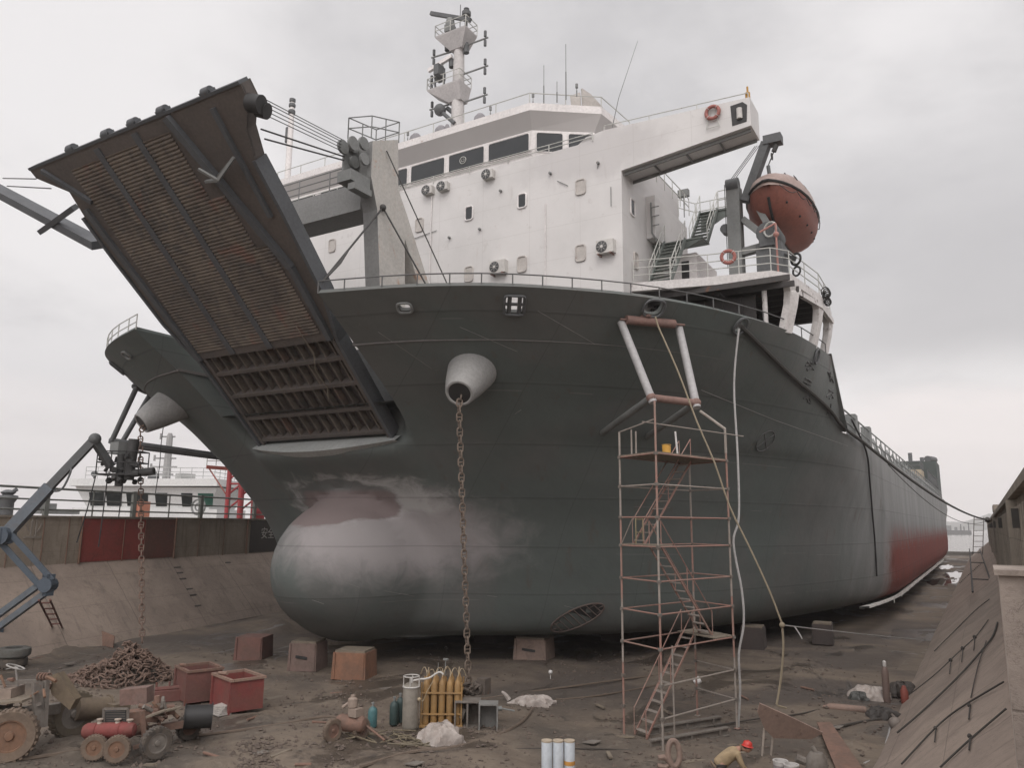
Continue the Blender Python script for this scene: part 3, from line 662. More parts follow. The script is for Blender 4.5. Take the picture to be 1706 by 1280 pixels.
# white bilge keel strip on the port turn of bilge
b=MB(); kp=[]
for i in range(31):
    t=i/30; y=58+ (150-58)*t; kp.append((y,min(1,i/5)))
rr=[]
for y,g_ in kp:
    x=-6.3-.9*(1-g_)**2+.0; z=1.75-.25*g_
    rr.append([V((x-.35,y,z-.02)),V((x+.25,y,z+.05+.3*g_)),V((x+.28,y,z-.08+.2*g_)),V((x-.35,y,z-.15))])
b.grid(rr,True)
for i in range(2,30,2):
    y=58+92*i/30; b.span((-6.02,y,1.58),(-5.985,y+.25,1.93))
b.build('bilge_keel',W('white_bilge',(.62,.6,.57),(.5,.48,.46),.6,.6,dirt=.3),ship)
# ---- bow ramp, raised; local frame: x across, y along from the hinge, z out of its underside
e=V((0,16.4-28.2,22.2-10.95)); RL=e.length; e.normalize(); nz=V((1,0,0)).cross(e)
RT4=Matrix((V((1,0,0)),e,nz)).transposed().to_4x4(); RT4.translation=V((XC,28.2,10.95))
rst=ramp_material(); rdk=W('ramp_dark_steel',(.088,.093,.1),(.068,.07,.075),.8,.7,rust=.12,rustc=(.09,.055,.04)); rpl=W('ramp_plum_plate',(.11,.092,.082),(.08,.07,.064),.7,.75,rust=.1,rustc=(.12,.06,.045))
out=[(-4.3,0),(4.4,0),(4.55,5.5),(5.25,7.8),(5.5,11.6),(5.6,13.6),(6.0,14.8),(6.8,15.7),(6.84,16.3),(-6.84,16.3),(-6.8,15.9),(-5.35,14.9),(-5.5,13.6),(-5.5,12.7),(-5.5,11.4),(-5.35,10.9),(-5.3,8.2),(-4.5,5.5)]
b=MB(RT4); b.prism([V((v,u,-.62)) for v,u in out],(0,0,.07))
o2=[(v,u) for v,u in out if u>5.6]; o2=[(4.56,5.62)]+o2+[(-4.56,5.62)]
b.prism([V((v,u,-.12)) for v,u in o2],(0,0,.1))
# close the sides between the two plates
for (v,u),(v2,u2) in zip(out,out[1:]+out[:1]):
    if u>5.4 or u2>5.4: b.add([V((v,u,-.6)),V((v2,u2,-.6)),V((v2,u2,-.05)),V((v,u,-.05))],[(0,1,2,3)])
rampo=b.build('bow_ramp',rpl,ship,smooth=False)
b=MB(RT4)
prof=[]; u=6.0
while u<15.9:
    prof+= [(u,0.0),(u+.04,.04),(u+.085,.04),(u+.125,0.0)]; u+=.155
for v0,v1 in ((-4.3,2.35),(2.35,3.2),(3.2,3.9)):
    def lim(v): return 15.9 if v<2.3 else 15.9-(v-2.3)*3.4
    pr=[(u,z) for u,z in prof if u<=lim(v1)]
    b.grid([[V((v,u,z-.015)) for u,z in pr] for v in (v0,v1)])
b.build('corrugated_skin',rst,rampo,smooth=False,fix=False)
b=MB(RT4)
for v in (-2.0,.55): b.span((v-.17,5.7,-.02),(v+.17,16.1,.05))
b.bar((2.75,16.2,.05),(4.5,9.3,.05),.3,.34,(0,0,1)); b.bar((4.5,9.3,.05),(4.35,5.7,.05),.26,.3,(0,0,1))
b.bar((-4.45,5.6,.0),(-5.0,14.0,.0),.3,.26,(0,0,1)); b.bar((-6.0,16.1,.03),(-4.3,14.2,.03),.2,.2,(0,0,1))
b.bar((5.1,15.9,.03),(4.9,11.5,.03),.2,.2,(0,0,1))
b.build('girder',rdk,rampo,smooth=False)
b=MB(RT4)   # heavy boxed side walls
for s in (1,-1):
    sp=[(4.5,0),(4.62,5.5),(5.28,7.8),(5.55,11.6),(5.62,13.7)]
    b=MB(RT4)
    for (v,u),(v2,u2) in zip(sp,sp[1:]): b.bar((s*(v-.02),u,-.3),(s*(v2-.02),u2,-.3),.16,.72,(0,0,1))
    b.build('side_wall',rdk,rampo,smooth=False)
b=MB(RT4)   # open frame by the hinge
for i in range(13): 
    v=-3.9+7.8*i/12; b.span((v-.035,.35,-.5),(v+.035,5.6,-.16))
b.build('stiffener_frame',rst,rampo,smooth=False)
b=MB(RT4)
for u in (.3,1.75,3.2,4.6): b.span((-4.25,u-.09,-.55),(4.35,u+.09,-.05))
b.span((-4.3,.0,-.56),(-4.12,5.6,-.03)); b.span((4.2,.0,-.56),(4.4,5.6,-.03))
b.build('cross_beam',rpl,rampo,smooth=False)
for v in (-3.67,-1.14,.62,2.46,5.03):
    b=MB(RT4); b.tube((v-.2,16.42,-.2),(v+.2,16.42,-.2),.2,14); b.span((v-.3,16.2,-.35),(v-.21,16.5,-.05)); b.span((v+.21,16.2,-.35),(v+.3,16.5,-.05)); b.build('tip_roller',rdk,rampo)
b=MB(RT4); b.span((-6.84,16.28,-.5),(6.84,16.4,.02)); b.build('tip_edge',rdk,rampo,smooth=False)
b=MB(RT4); b.bar((2.8,13.55,.1),(4.3,13.6,.9),.1,.14); b.bar((4.3,13.6,.9),(5.1,14.1,.35),.1,.14); b.bar((3.4,13.55,.1),(4.9,14.0,.5),.08,.08); b.bar((4.3,13.6,.9),(3.7,14.2,.9),.1,.1); b.build('hook_bracket',mgrey,rampo,smooth=False)
b=MB(RT4)   # starboard outrigger arm
ar=[RT4.inverted()@p for p in (AY(165,408,20.3),AY(-25,306,19.5))]; b.bar(ar[0],ar[1],.42,.72,(0,.3,1)); dA=(ar[1]-ar[0]).normalized(); b.bar(ar[1]-dA*.5,ar[1]+dA*.2,.6,1.0,(0,.3,1))
arm=b.build('outrigger_arm',rdk,rampo,smooth=False)
b=MB(RT4); q=[RT4.inverted()@p for p in (AY(68,386,20.0),AY(125,345,19.2))]; b.bar(q[0],q[1],.25,.3,(0,0,1)); b.build('catch_plate',rdk,rampo,smooth=False)
b=MB()
for a_,c_ in (((5,297),(60,298)),((12,310),(85,314))): b.tube(AY(*a_,19.4),AY(*c_,17.4),.03,5)
b.build('guy_wire',wire,rampo)
b=MB(RT4); b.tube((6.7,15.6,-.1),(7.2,15.4,-.1),.34,14); b.tube((6.75,15.3,-.3),(7.1,15.1,-.3),.3,14); b.build('pulley_block',black,rampo)
b=MB(RT4); b.path([(-.2+3.1,6.6,.1),(3.05,5.2,.16),(2.6,4.3,.2),(2.55,3.2,.1),(2.0,2.4,.0)],.025,5); b.build('hanging_hose',W('hose_tan',(.2,.17,.13)),rampo)
b=MB(); b.span((XC-5.79,28.72,11.0),(XC+5.79,28.82,15.6)); b.build('doorway_plate',dgrey,ship,smooth=False)
# pale curved lip under the ramp hinge
b=MB(); lt=[-4.85+9.7*i/24 for i in range(25)]
def lipy(t): t=abs(t); return 27.5+.2*min(1,t/2.6)**2+.5*max(0,(t-2.6)/2.0)**1.5
b.grid([[V((XC+t,28.42,11.06)) for t in lt],[V((XC+t,28.42-(28.42-lipy(t)+.3)*.6,10.9-.16*(1-(t/4.85)**2))) for t in lt],[V((XC+t,lipy(t)-.3,10.8-.42*(1-(t/4.85)**2))) for t in lt],[V((XC+t,lipy(t)+.15,10.7-.55*(1-(t/4.85)**2))) for t in lt]])
b.build('hinge_lip',W('lip_pale',(.36,.37,.36),(.3,.31,.3),.8,.7,dirt=.15),ship)
# weld seams and scrape lines traced on the plating
sm_=W('weld_seam',(.24,.23,.22),(.17,.165,.16),2,.7)
def seam(pts,r_=.012,off=.006):
    P_=[]
    for (x0,y0),(x1,y1) in zip(pts,pts[1:]):
        for i in range(9):
            q=on_hull(x0+(x1-x0)*i/8,y0+(y1-y0)*i/8,None); q2=on_hull(x0+(x1-x0)*i/8,y0+(y1-y0)*i/8,bul)
            c_=[z for z in (q,q2) if z]
            if c_: z=min(c_,key=lambda z:(z[0]-CAM).length); nn=z[1] if z[1].dot(z[0]-CAM)<0 else -z[1]; P_.append(z[0]+nn*off)
    if len(P_)>3: b=MB(); b.path(P_,r_,4); b.build('weld_seam',sm_,hull)
for pts in ([(630,553),(720,615)],[(766,545),(862,586)],[(896,518),(992,574)],[(1168,650),(1290,700),(1425,748)],[(640,985),(690,994)],[(560,965),(600,980)],[(520,1000),(540,1007)],[(868,683),(858,690)],[(940,1010),(958,1014)],[(1360,925),(1400,925)],[(812,993),(828,995)],[(665,990),(680,991)]): seam(pts,.009 if pts[0][0]!=1168 else .016)
# ---- ramp hoist gantry: two raked plate posts and a crossbeam
GP=[(24.4,23.9),(26.15,24.75),(26.3,22.3),(27.0,21.3),(31.3,14.5),(30.2,14.5),(26.9,20.1),(27.2,14.5),(25.6,14.5),(24.9,20.8),(24.4,22.2)]
for s in (1,-1):
    x0=XC+s*5.5; b=MB(); b.prism([V((x0-.42,y,z)) for y,z in GP],(.84,0,0))
    ng=len(GP); b.mi=[0,0]+[(1 if GP[i][0]<25.7 and GP[(i+1)%ng][0]<25.7 else 0) for i in range(ng)]
    po=b.build('hoist_post',[postm,beamm],ship,smooth=False,label='rust streaked raked hoist post' if s==1 else None)
    b=MB()
    for dz,dy,r_ in ((23.6,23.95,.3),(22.9,24.05,.28),(23.3,23.3,.32)):
        for dx in (-.3,.3): b.tube((x0+dx-.06,dy,dz),(x0+dx+.06,dy,dz),r_,14)
    b.span((x0-.45,23.2,21.6),(x0+.35,24.45,22.1)); b.span((x0-.5,23.5,22.1),(x0-.42,24.4,23.7)); b.span((x0+.1,23.3,21.2),(x0+.5,24.4,21.5))
    b.build('sheave_block',mgrey,po)
    b=MB(); pl=[V((x0-1.0,24.3,24.3)),V((x0-1.0,26.2,24.6)),V((x0+.42,26.2,24.6)),V((x0+.42,24.3,24.0)),V((x0-1.0,24.3,24.3))]
    rail_mb(b,[p+V((0,0,.02)) for p in pl],1.05,2,.028,1.2); b.build('post_railing',mgrey,po)
b=MB(); b.span((XC-5.04,24.75,20.95),(XC+5.04,26.2,22.25)); gb=b.build('crossbeam',beamm,ship,smooth=False)
b=MB(); rail_mb(b,[V((XC-5,24.8,22.25)),V((XC+5,24.8,22.25))],1.0,3,.028,2.2); b.build('crossbeam_railing',mgrey,gb)
b=MB(); tipP=RT4@V((6.95,15.4,-.2)); tip2=RT4@V((6.3,14.6,-.4))
for dz in (-.24,-.08,.08,.24,.36): b.tube(tipP+V((0,.0,dz)),V((XC+5.2,23.3,23.3+dz*.9)),.018,5)
for k,dz in enumerate((0,-.5)): b.tube(tip2+V((0,.2*k,dz*.6)),V((XC+5.1,23.5,22.95+dz*.35)),.035,5)
b.build('hoist_wire',wire,ship)
b=MB(); kn=V((XC+5.98,25.2,21.0)); sg=RT4@V((5.4,8.3,-.2)); mid=kn.lerp(sg,.6); b.tube(kn,mid,.045,6); b.path([mid,mid.lerp(sg,.4)+V((.12,0,-.05)),sg],.05,6); b.path([mid,mid.lerp(sg,.4)-V((.15,0,.12)),sg],.05,6); b.tube(kn,V((-20.2,27.6,16.2)),.04,6); b.tube(kn+V((0,.1,2.8)),V((-20.0,28.6,16.6)),.03,6); b.ball(kn,.16); b.build('stay_wire',wire,ship)
b=MB(); p0=V((XC+4.6,29.7,15.6)); b.tube(p0-V((1.4,0,0)),p0+V((.9,0,.2)),.28,10); b.span((p0.x-1.6,29.3,14.5),(p0.x-1.3,30.2,16.2)); b.span((p0.x-.2,29.3,14.5),(p0.x+.2,30.1,15.9)); b.build('hoist_winch',postm,ship)
# ---------------------------------------------------------------- deckhouse, wheelhouse, wing
HX0,HX1,HY0,HY1=-42.3,-13.7,33.0,41.5
b=MB(); b.span((HX0,HY0,14.4),(HX1,HY1,26.0))
dh=b.build('deckhouse',housem,ship,smooth=False)
def rrect(c,x,z,w_,h_,r=.12,k=4):
    """rounded rectangle outline round c in the x,z directions"""
    out_=[]
    for sx,sz,a0 in ((1,1,0),(-1,1,PI/2),(-1,-1,PI),(1,-1,3*PI/2)):
        for i in range(k+1):
            a=a0+PI/2*i/k; out_.append(c+x*(sx*(w_/2-r)+r*math.cos(a))+z*(sz*(h_/2-r)+r*math.sin(a)))
    return out_
def porthole(c,n,w_=.5,h_=.78,dark=True,parent=None):
    x=n.cross(V((0,0,1))).normalized(); z=V((0,0,1)); b=MB(); b.path(rrect(c+n*.03,x,z,w_,h_,.13),.05,6,True)
    f_=b.build('porthole',white if dark else cover,parent or dh)
    b=MB(); b.prism([p for p in rrect(c+n*.012,x,z,w_,h_,.13)],n*.02); b.build('pane' if dark else 'cover_plate',glass if dark else cover,f_,smooth=False)
    return f_
FN=V((0,-1,0))
for x in (-32.75,-26.05,-22.65,-19.3,-15.9,-29.4): porthole(V((x,HY0,23.68)),FN,dark=x in(-22.65,-19.3))
porthole(V((-36.1,HY0,23.68)),FN,dark=False)
for x in (-22.58,-19.28,-15.93,-26.0): porthole(V((x,HY0,20.2)),FN,.5,.82,dark=False)
porthole(V((HX1,34.3,22.6)),V((1,0,0)),.55,.85,dark=True); porthole(V((HX1,34.6,19.9)),V((1,0,0)),.5,.8,dark=False); porthole(V((HX1,38.3,21.6)),V((1,0,0)),.6,1.0,dark=True)
acw=W('ac_casing',(.55,.53,.5),(.45,.43,.41),2,.6,rust=.1)
def air_conditioner(c,n,w_=.95,h_=.68,d_=.36,parent=None,bracket=True):
    x=n.cross(V((0,0,1))).normalized(); b=MB(); R=Matrix((x,n,V((0,0,1)))).transposed()
    b.box(c+n*d_/2,(w_,d_,h_),R)
    a=b.build('air_conditioner',acw,parent or dh,smooth=False)
    b=MB(); fc=c+n*(d_+.004)+x*(.16*w_); b.lathe([(.0,.0),(.27,.0),(.29,.02),(.25,.03)],fc,20,n); b.build('fan_grille',plain('fan_dark',(.06,.06,.06)),a)
    b=MB(); b.lathe([(.0,.0),(.08,.0),(.07,.02),(0,.03)],fc+n*.02,12,n); 
    for k in range(8): b.tube(fc+n*.03,fc+n*.03+(x*math.cos(k*PI/4)+V((0,0,1))*math.sin(k*PI/4))*.26,.008,4)
    b.build('fan_hub',acw,a)
    if bracket:
        for q in (-.35,.35):
            b=MB(); b.span(c+x*q*w_-V((.03,.0,h_/2+.08))+n*0,c+x*q*w_+V((.03,0,-h_/2))+n*(d_+.06)) if abs(n.y)>.5 else b.span(c+x*q*w_-V((0,.03,h_/2+.08)),c+x*q*w_+V((0,.03,-h_/2))+n*(d_+.06)); b.build('bracket',rustpipe,a)
air_conditioner(V((-20.6,HY0,20.2)),FN); air_conditioner(V((-14.5,HY0,20.2)),FN,.9,.66)
for x in (-25.35,-24.3,-21.3): air_conditioner(V((x,HY0-.02,25.55)),FN,.62,.46,.3,bracket=False)
# pipes, cable runs and small lamps on the front
for a_,c_ in (((-26.6,22.9),(-24.8,23.1)),((-17.2,24.3),(-16.6,23.9)),((-14.25,22.3),(-14.25,23.3)),((-14.9,24.7),(-14.95,24.45))): b=MB(); b.tube((a_[0],HY0-.05,a_[1]),(c_[0],HY0-.05,c_[1]),.02,5); b.build('cable_run',mgrey,dh)
for x,z in ((-23.9,22.5),(-20.6,24.5),(-14.9,24.7),(-17.6,24.8),(-21.9,22.6),(-28.4,25.0)): b=MB(); b.lathe([(.05,0),(.08,.06),(.07,.16),(0,.18)],(x,HY0,z),10,(0,-1,0)); b.build('wall_lamp',mgrey,dh)
# rust runs below fittings are thin stains in the paint; small pipes and steps give the front relief
for x,z0,z1 in ((-25.2,18.7,25.2),(-17.9,18.7,23.2)): b=MB(); b.tube((x,HY0-.06,z0),(x,HY0-.06,z1),.035,6); b.build('front_pipe',white,dh)
# wheelhouse: front face, port chamfer, side; sloped visor above the windows
WF=[(-40.1,34.9),(-37.3,HY0),(-18.75,HY0),(-16.0,34.9),(-15.6,38.0),(-40.5,38.0)]
b=MB(); b.prism([V((x,y,26.0)) for x,y in WF],(0,0,1.55)); wh=b.build('wheelhouse',white,ship,smooth=False)
WV=[(-40.6,34.75),(-37.45,HY0-.5),(-18.6,HY0-.5),(-15.5,34.75),(-15.1,38.2),(-41.0,38.2)]
b=MB(); n=len(WF); b.add([V((x,y,27.552)) for x,y in WF]+[V((x,y,28.42)) for x,y in WV],[(i,(i+1)%n,n+(i+1)%n,n+i) for i in range(n)]); b.build('visor',greyw,wh,smooth=False)
b=MB(); b.prism([V((x,y,28.42)) for x,y in WV],(0,0,.42)); rf=b.build('roof',white,wh,smooth=False)
def front_x(px,z=27.0): return AY(px,640,HY0).x+0*z
def window(a_,c_,z0,z1,n,lean=0,name='bridge_window'):
    a_=V((a_[0],a_[1],0)); c_=V((c_[0],c_[1],0)); x=(c_-a_).normalized(); cc=(a_+c_)/2+V((0,0,(z0+z1)/2))+n*.012
    o_=rrect(cc,x,V((0,0,1)),(c_-a_).length,z1-z0,.13); b=MB(); b.prism(o_,n*.012); w0=b.build('bridge_window',glass,wh,smooth=False)
    b=MB(); b.path([p+n*.012 for p in o_],.035,5,True); b.build('window_frame',white,w0); return w0
def xa(px,py): return AY(px,py,HY0).x
wins=[(-36.9,-34.4),(-34.0,-31.6),(-31.2,-29.0)]
px_w=[(640,679,300),(685,741,285),(748,807,268),(814,882,247)]
for a_,c_ in wins: window((a_,HY0),(c_,HY0),26.32,27.42,FN)
for a_,c_,py in px_w: window((xa(a_,py),HY0),(xa(c_,py),HY0),26.32,27.42,FN)
ch0,ch1=V((-18.75,HY0,0)),V((-16.0,34.9,0)); cx=(ch1-ch0).normalized(); cn=V((cx.y,-cx.x,0))
for t0,t1 in ((.07,.5),(.58,1.0)):
    a_,c_=ch0.lerp(ch1,t0),ch0.lerp(ch1,t1); window((a_.x,a_.y),(c_.x,c_.y),26.32,27.42,cn)
for px,py in ((772,264),(655,295)):
    b=MB(); b.torus((xa(px,py),HY0-.05,26.9),.2,.025,(0,1,0),18,5); b.torus((xa(px,py),HY0-.05,26.9),.09,.015,(0,1,0),12,5); b.build('clear_view_screen',railw,wh)
# roof rail, domes, aerials
rp=[V((x,y,28.84)) for x,y in WV[0:4]]+[V((-15.2,37.9,28.84))]
b=MB(); rail_mb(b,rp,.55,1,.028,2.2); b.build('roof_railing',railw,wh)
def roof_pt(px,py,y=33.6): p=AY(px,py,y); return V((p.x,y,28.84))
domem=W('dome_grey',(.22,.21,.22),(.17,.165,.17))
for px,py,r_ in ((693,232,.42),(735,220,.42),(800,200,.4),(745,212,.2)):
    p=roof_pt(px,py); b=MB(); b.lathe([(r_*.8,0),(r_,.15),(r_,.45),(r_*.85,.75),(r_*.45,.95),(0,1.0)],p,16); b.build('aerial_dome',domem,wh)
for px,py,h_ in ((906,173,2.4),(943,173,3.2),(888,173,.95),(961,172,.7),(817,193,.75),(679,238,.8),(928,173,1.2)):
    p=roof_pt(px,py,33.2 if px>880 else 32.9); b=MB(); b.tube(p,p+V((0,0,h_*.5)),.035,6); b.tube(p+V((0,0,h_*.5)),p+V((0,0,h_)),.018,5)
    if h_<1: b.tube(p+V((0,0,h_-.22)),p+V((0,0,h_)),.075,8)
    b.build('aerial',mgrey,wh)
# folded name board at the port end of the roof
b=MB(); q=[V((-16.35,34.35,28.84)),V((-15.75,35.6,28.84)),V((-15.75,35.5,29.25)),V((-16.1,34.8,29.75)),V((-16.4,34.3,29.95))]; b.prism(q,(-.1,.05,0)); b.prism([V((-16.95,34.1,28.845)),V((-16.5,34.3,28.845)),V((-16.55,34.3,29.75)),V((-17.0,34.05,29.55))],(0,.08,0)); b.build('wind_deflector',cover,wh,smooth=False)
b=MB(); wp=AY(1020,212,35.5); b.path([wp+V((0,0,0)),wp+V((.4,0,1.6)),wp+V((1.55,0,4.6))],[.025,.018,.01],5); b.build('whip_aerial',mgrey,wh)
# bridge deck front rail
b=MB(); rail_mb(b,[V((-40,HY0-.06,25.98)),V((-15.2,HY0-.06,25.98))],.42,2,.025,2.4); b.build('bridge_railing',railw,dh)
# port bridge wing, tapering outboard (starboard mirrored)
for s in (1,-1):
    f=(lambda p:p) if s==1 else mir
    fr_=[V((-13.7,HY0-.003,24.05)),V((-7.42,HY0-.003,24.72)),V((-7.42,HY0-.003,26.1)),V((-14.6,HY0-.003,26.42)),V((-15.6,HY0-.003,26.3)),V((-16.6,HY0-.003,25.6)),V((-16.6,HY0-.003,24.05))]
    b=MB(); b.prism([f(p) for p in fr_],(0,1.6,0)); wing=b.build('bridge_wing',housem,ship,smooth=False)
    b=MB()
    for y in (33.25,34.35): b.prism([f(p) for p in (V((-13.65,y,24.03)),V((-7.5,y,24.70)),V((-7.5,y,24.55)),V((-13.65,y,23.88)))],(0,.08,0))
    for x in (-12.2,-10.6,-9.0): 
        z=24.05+.67*(x+13.7)/6.28; b.prism([f(p) for p in (V((x,33.34,z-.02)),V((x,34.34,z-.02)),V((x,34.34,z-.12)),V((x,33.34,z-.12)))],(.06*s,0,0))
    b.build('wing_stiffener',beamm,wing,smooth=False)
    b=MB(); rail_mb(b,[f(V((-14.6,33.05,26.4))),f(V((-7.5,33.05,26.08)))],.28,1,.025,2.6); b.build('wing_railing',railw,wing)
    if s==1:
        b=MB(); o_=[V((x,HY0-.008,z)) for x,z in ((-8.25,24.9),(-7.6,24.95),(-7.55,25.75),(-7.75,25.95),(-8.3,25.9))]; b.prism(o_,(0,-.012,0)); rc=b.build('light_recess',black,wing,smooth=False)
        b=MB(); b.tube((-7.9,HY0-.05,25.15),(-7.9,HY0-.05,25.65),.13,10); b.build('side_light',acw,rc)
        b=MB(); b.tube((-7.55,33.2,26.1),(-7.55,33.2,26.45),.11,10); b.tube((-7.55,33.2,26.45),(-7.55,33.2,26.75),.05,6); b.build('wing_lamp',W('lamp_yellow',(.45,.24,.04)),wing)
        b=MB(); b.lathe([(.38,0),(.3,.14),(0,.2)],(-10.2,33.8,26.25),14); b.build('dome_lamp',dgrey,wing)
lifered=W('lifebuoy_red',(.32,.11,.09),(.26,.1,.085),3,.6); lifew=plain('lifebuoy_white',(.6,.57,.55))
def lifebuoy(c,n,label):
    n=V(n).normalized(); b=MB(); b.torus(c,.3,.085,n,24,8); o=b.build('lifebuoy',lifered,None,label=label); o['category']='lifebuoy'; o['group']='lifebuoys on the ship'
    x=n.cross(V((0,0,1))).normalized(); u=V((0,0,1)); b=MB()
    for a in (PI/4,3*PI/4,5*PI/4,7*PI/4):
        e_=(x*math.cos(a)+u*math.sin(a)); t_=(-x*math.sin(a)+u*math.cos(a)); b.torus(c+e_*.3,.092,.014,t_,12,5)
    b.build('band',lifew,o); return o
lifebuoy(AY(1187,187,32.85),(0,-1,0),'red lifebuoy hung on the front of the bridge wing')
b=MB(); wq=AY(1187,195,32.9); 
for q in (-.3,.3): b.tube(wq+V((q,0,-.5)),wq+V((q*.2,0,.5)),.02,5)
b.tube(wq+V((-.3,0,-.5)),wq+V((.3,0,-.5)),.02,5); b.build('buoy_bracket',railw,ship)
# ---- boat deck with its open side framing
BZ=18.6; bd=[(-13.7,34.0),(-10.2,34.9),(-7.35,35.4),(-6.7,36.3),(-6.1,40.5),(-6.15,44.2),(-13.7,44.2)]
deckw=W('deck_edge_white',(.6,.575,.56),(.5,.475,.46),1.2,.7,rust=.26,rustc=(.1,.045,.04))
b=MB(); b.prism([V((x,y,BZ-.42)) for x,y in bd],(0,0,.42)); bdk=b.build('boat_deck',deckw,ship,smooth=False)
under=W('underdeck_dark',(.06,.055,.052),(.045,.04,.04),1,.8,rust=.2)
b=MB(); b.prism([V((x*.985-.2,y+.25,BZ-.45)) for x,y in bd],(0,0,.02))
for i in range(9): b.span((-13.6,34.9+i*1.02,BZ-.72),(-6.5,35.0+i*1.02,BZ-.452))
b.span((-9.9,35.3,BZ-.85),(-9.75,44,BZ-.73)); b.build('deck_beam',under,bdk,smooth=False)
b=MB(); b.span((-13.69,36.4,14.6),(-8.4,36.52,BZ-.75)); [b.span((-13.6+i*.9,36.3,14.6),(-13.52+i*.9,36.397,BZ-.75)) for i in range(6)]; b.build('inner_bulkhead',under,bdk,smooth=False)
for x,y,r_ in ((-7.9,36.1,.12),(-11.9,36.2,.1)): b=MB(); b.tube((x,y,14.5 if x<-9 else 15.6),(x,y,BZ-.42),r_,10); b.build('pillar',deckw,bdk)
b=MB(); # portal frame plates at the side
for y0,y1,xa_,xb in ((36.5,37.0,-6.75,-6.5),(40.4,40.8,-6.15,-6.05),(43.7,44.1,-6.2,-6.1)):
    b.prism([V((xa_-.42,y0,15.9)),V((xb-.42,y1,15.9)),V((xb-.1,y1,17.2)),V((xb-.02,y1+.12,17.8)),V((xb,y1+.6,BZ-.42)),V((xa_,y0-.6,BZ-.42)),V((xa_-.02,y0-.12,17.8)),V((xa_-.1,y0,17.2))],(-.3,0,0))
b.prism([V((-6.8,36.4,BZ-.7)),V((-6.05,40.6,BZ-.7)),V((-6.05,44.1,BZ-.7)),V((-6.05,44.1,BZ-.421)),V((-6.05,40.6,BZ-.421)),V((-6.8,36.4,BZ-.421))],(-.2,0,0))
b.build('side_portal',deckw,bdk,smooth=False)
b=MB(); e_=[V((x,y,BZ)) for x,y in [(-13.6,34.05),(-10.2,34.95),(-7.4,35.45),(-6.75,36.3),(-6.15,40.5),(-6.2,44.1)]]
rail_mb(b,e_,1.12,3,.026,1.7); b.build('deck_railing',railw,bdk)
lifebuoy(AY(1213,428,35.05),(.25,-1,0),'red lifebuoy with white bands tied to the boat deck railing')
# stairways up the port side of the house
greenst=W('stair_grey_green',(.16,.18,.165),(.12,.135,.125),2,.7,rust=.1)
def stairway(x0,x1,ya,za,yb,zb,parent):
    b=MB()
    for x in (x0,x1): b.bar((x,ya,za),(x,yb,zb),.07,.24)
    n_=max(4,int((zb-za)/.24)); st=b.build('stairway',greenst,parent,smooth=False)
    b=MB()
    for i in range(n_): t=(i+.5)/n_; b.box((( x0+x1)/2,ya+(yb-ya)*t,za+(zb-za)*t),(x1-x0-.075,.24,.045))
    b.build('tread',greenst,st,smooth=False)
    b=MB()
    for x in (x0,x1):
        b.tube((x,ya,za+1.0),(x,yb,zb+1.0),.026,6); b.tube((x,ya,za+.55),(x,yb,zb+.55),.02,6)
        for t in (0,.33,.66,1): p=V((x,ya+(yb-ya)*t,za+(zb-za)*t)); b.tube(p,p+V((0,0,1.0)),.026,6)
    b.build('handrail',railw,st); return st
stairway(-13.0,-11.9,34.6,BZ,37.0,21.5,ship)
b=MB(); b.span((-13.69,37.0,21.42),(-11.0,38.2,21.5)); b.prism([V((-13.69,37.05,21.4)),V((-11.0,37.05,21.4)),V((-13.69,37.05,20.3))],(0,.06,0)); b.build('stair_landing',greenst,ship,smooth=False)
stairway(-12.0,-11.05,38.0,21.5,40.1,24.1,ship)
b=MB(); b.span((-12.1,40.1,24.0),(-9.95,41.2,24.1)); b.prism([V((-12.0,40.15,23.99)),V((-9.95,40.15,23.99)),V((-12.0,40.15,22.9))],(0,.06,0)); pl=b.build('stair_landing',greenst,ship,smooth=False)
b=MB(); rail_mb(b,[V((-11.0,40.15,24.1)),V((-10.0,40.15,24.1)),V((-10.0,41.15,24.1)),V((-12.6,41.15,24.1)),V((-13.6,41.2,24.6))],1.05,2,.026,1.0); b.build('landing_railing',railw,pl)
b=MB(); rail_mb(b,[V((-13.0,36.0,24.5)),V((-12.6,38.5,24.0)),V((-12.6,40,24.0))],1.0,2,.026,1.0); b.build('landing_railing',railw,pl)
b=MB(); b.span((-13.69,37.8,18.6),(-11.6,41.5,21.0)); lk=b.build('deck_locker',white,ship,smooth=False)
b=MB(); b.span((-12.4,37.77,19.0),(-12.0,37.797,20.6)); b.build('louvre',black,lk)
b=MB(); b.span((-13.69,36.2,21.6),(-13.2,41.4,23.9)); b.build('side_trunk',housem,ship,smooth=False)
b=MB(); b.path([(-13.4,36.15,23.5),(-13.35,36.1,21.8),(-13.1,36.3,21.3)],.05,6)
for z in (23.2,22.7,22.2): b.tube((-13.4,36.1,z),(-12.95,36.1,z),.03,5)
b.build('vent_pipe',mgrey,ship)
fl_=AY(1139,328,40.3); b=MB(); b.tube(V((fl_.x,40.3,24.1)),fl_,.03,6); b.span(fl_-V((.3,.15,.0)),fl_+V((.3,.15,.4))); b.build('floodlight',mgrey,ship)
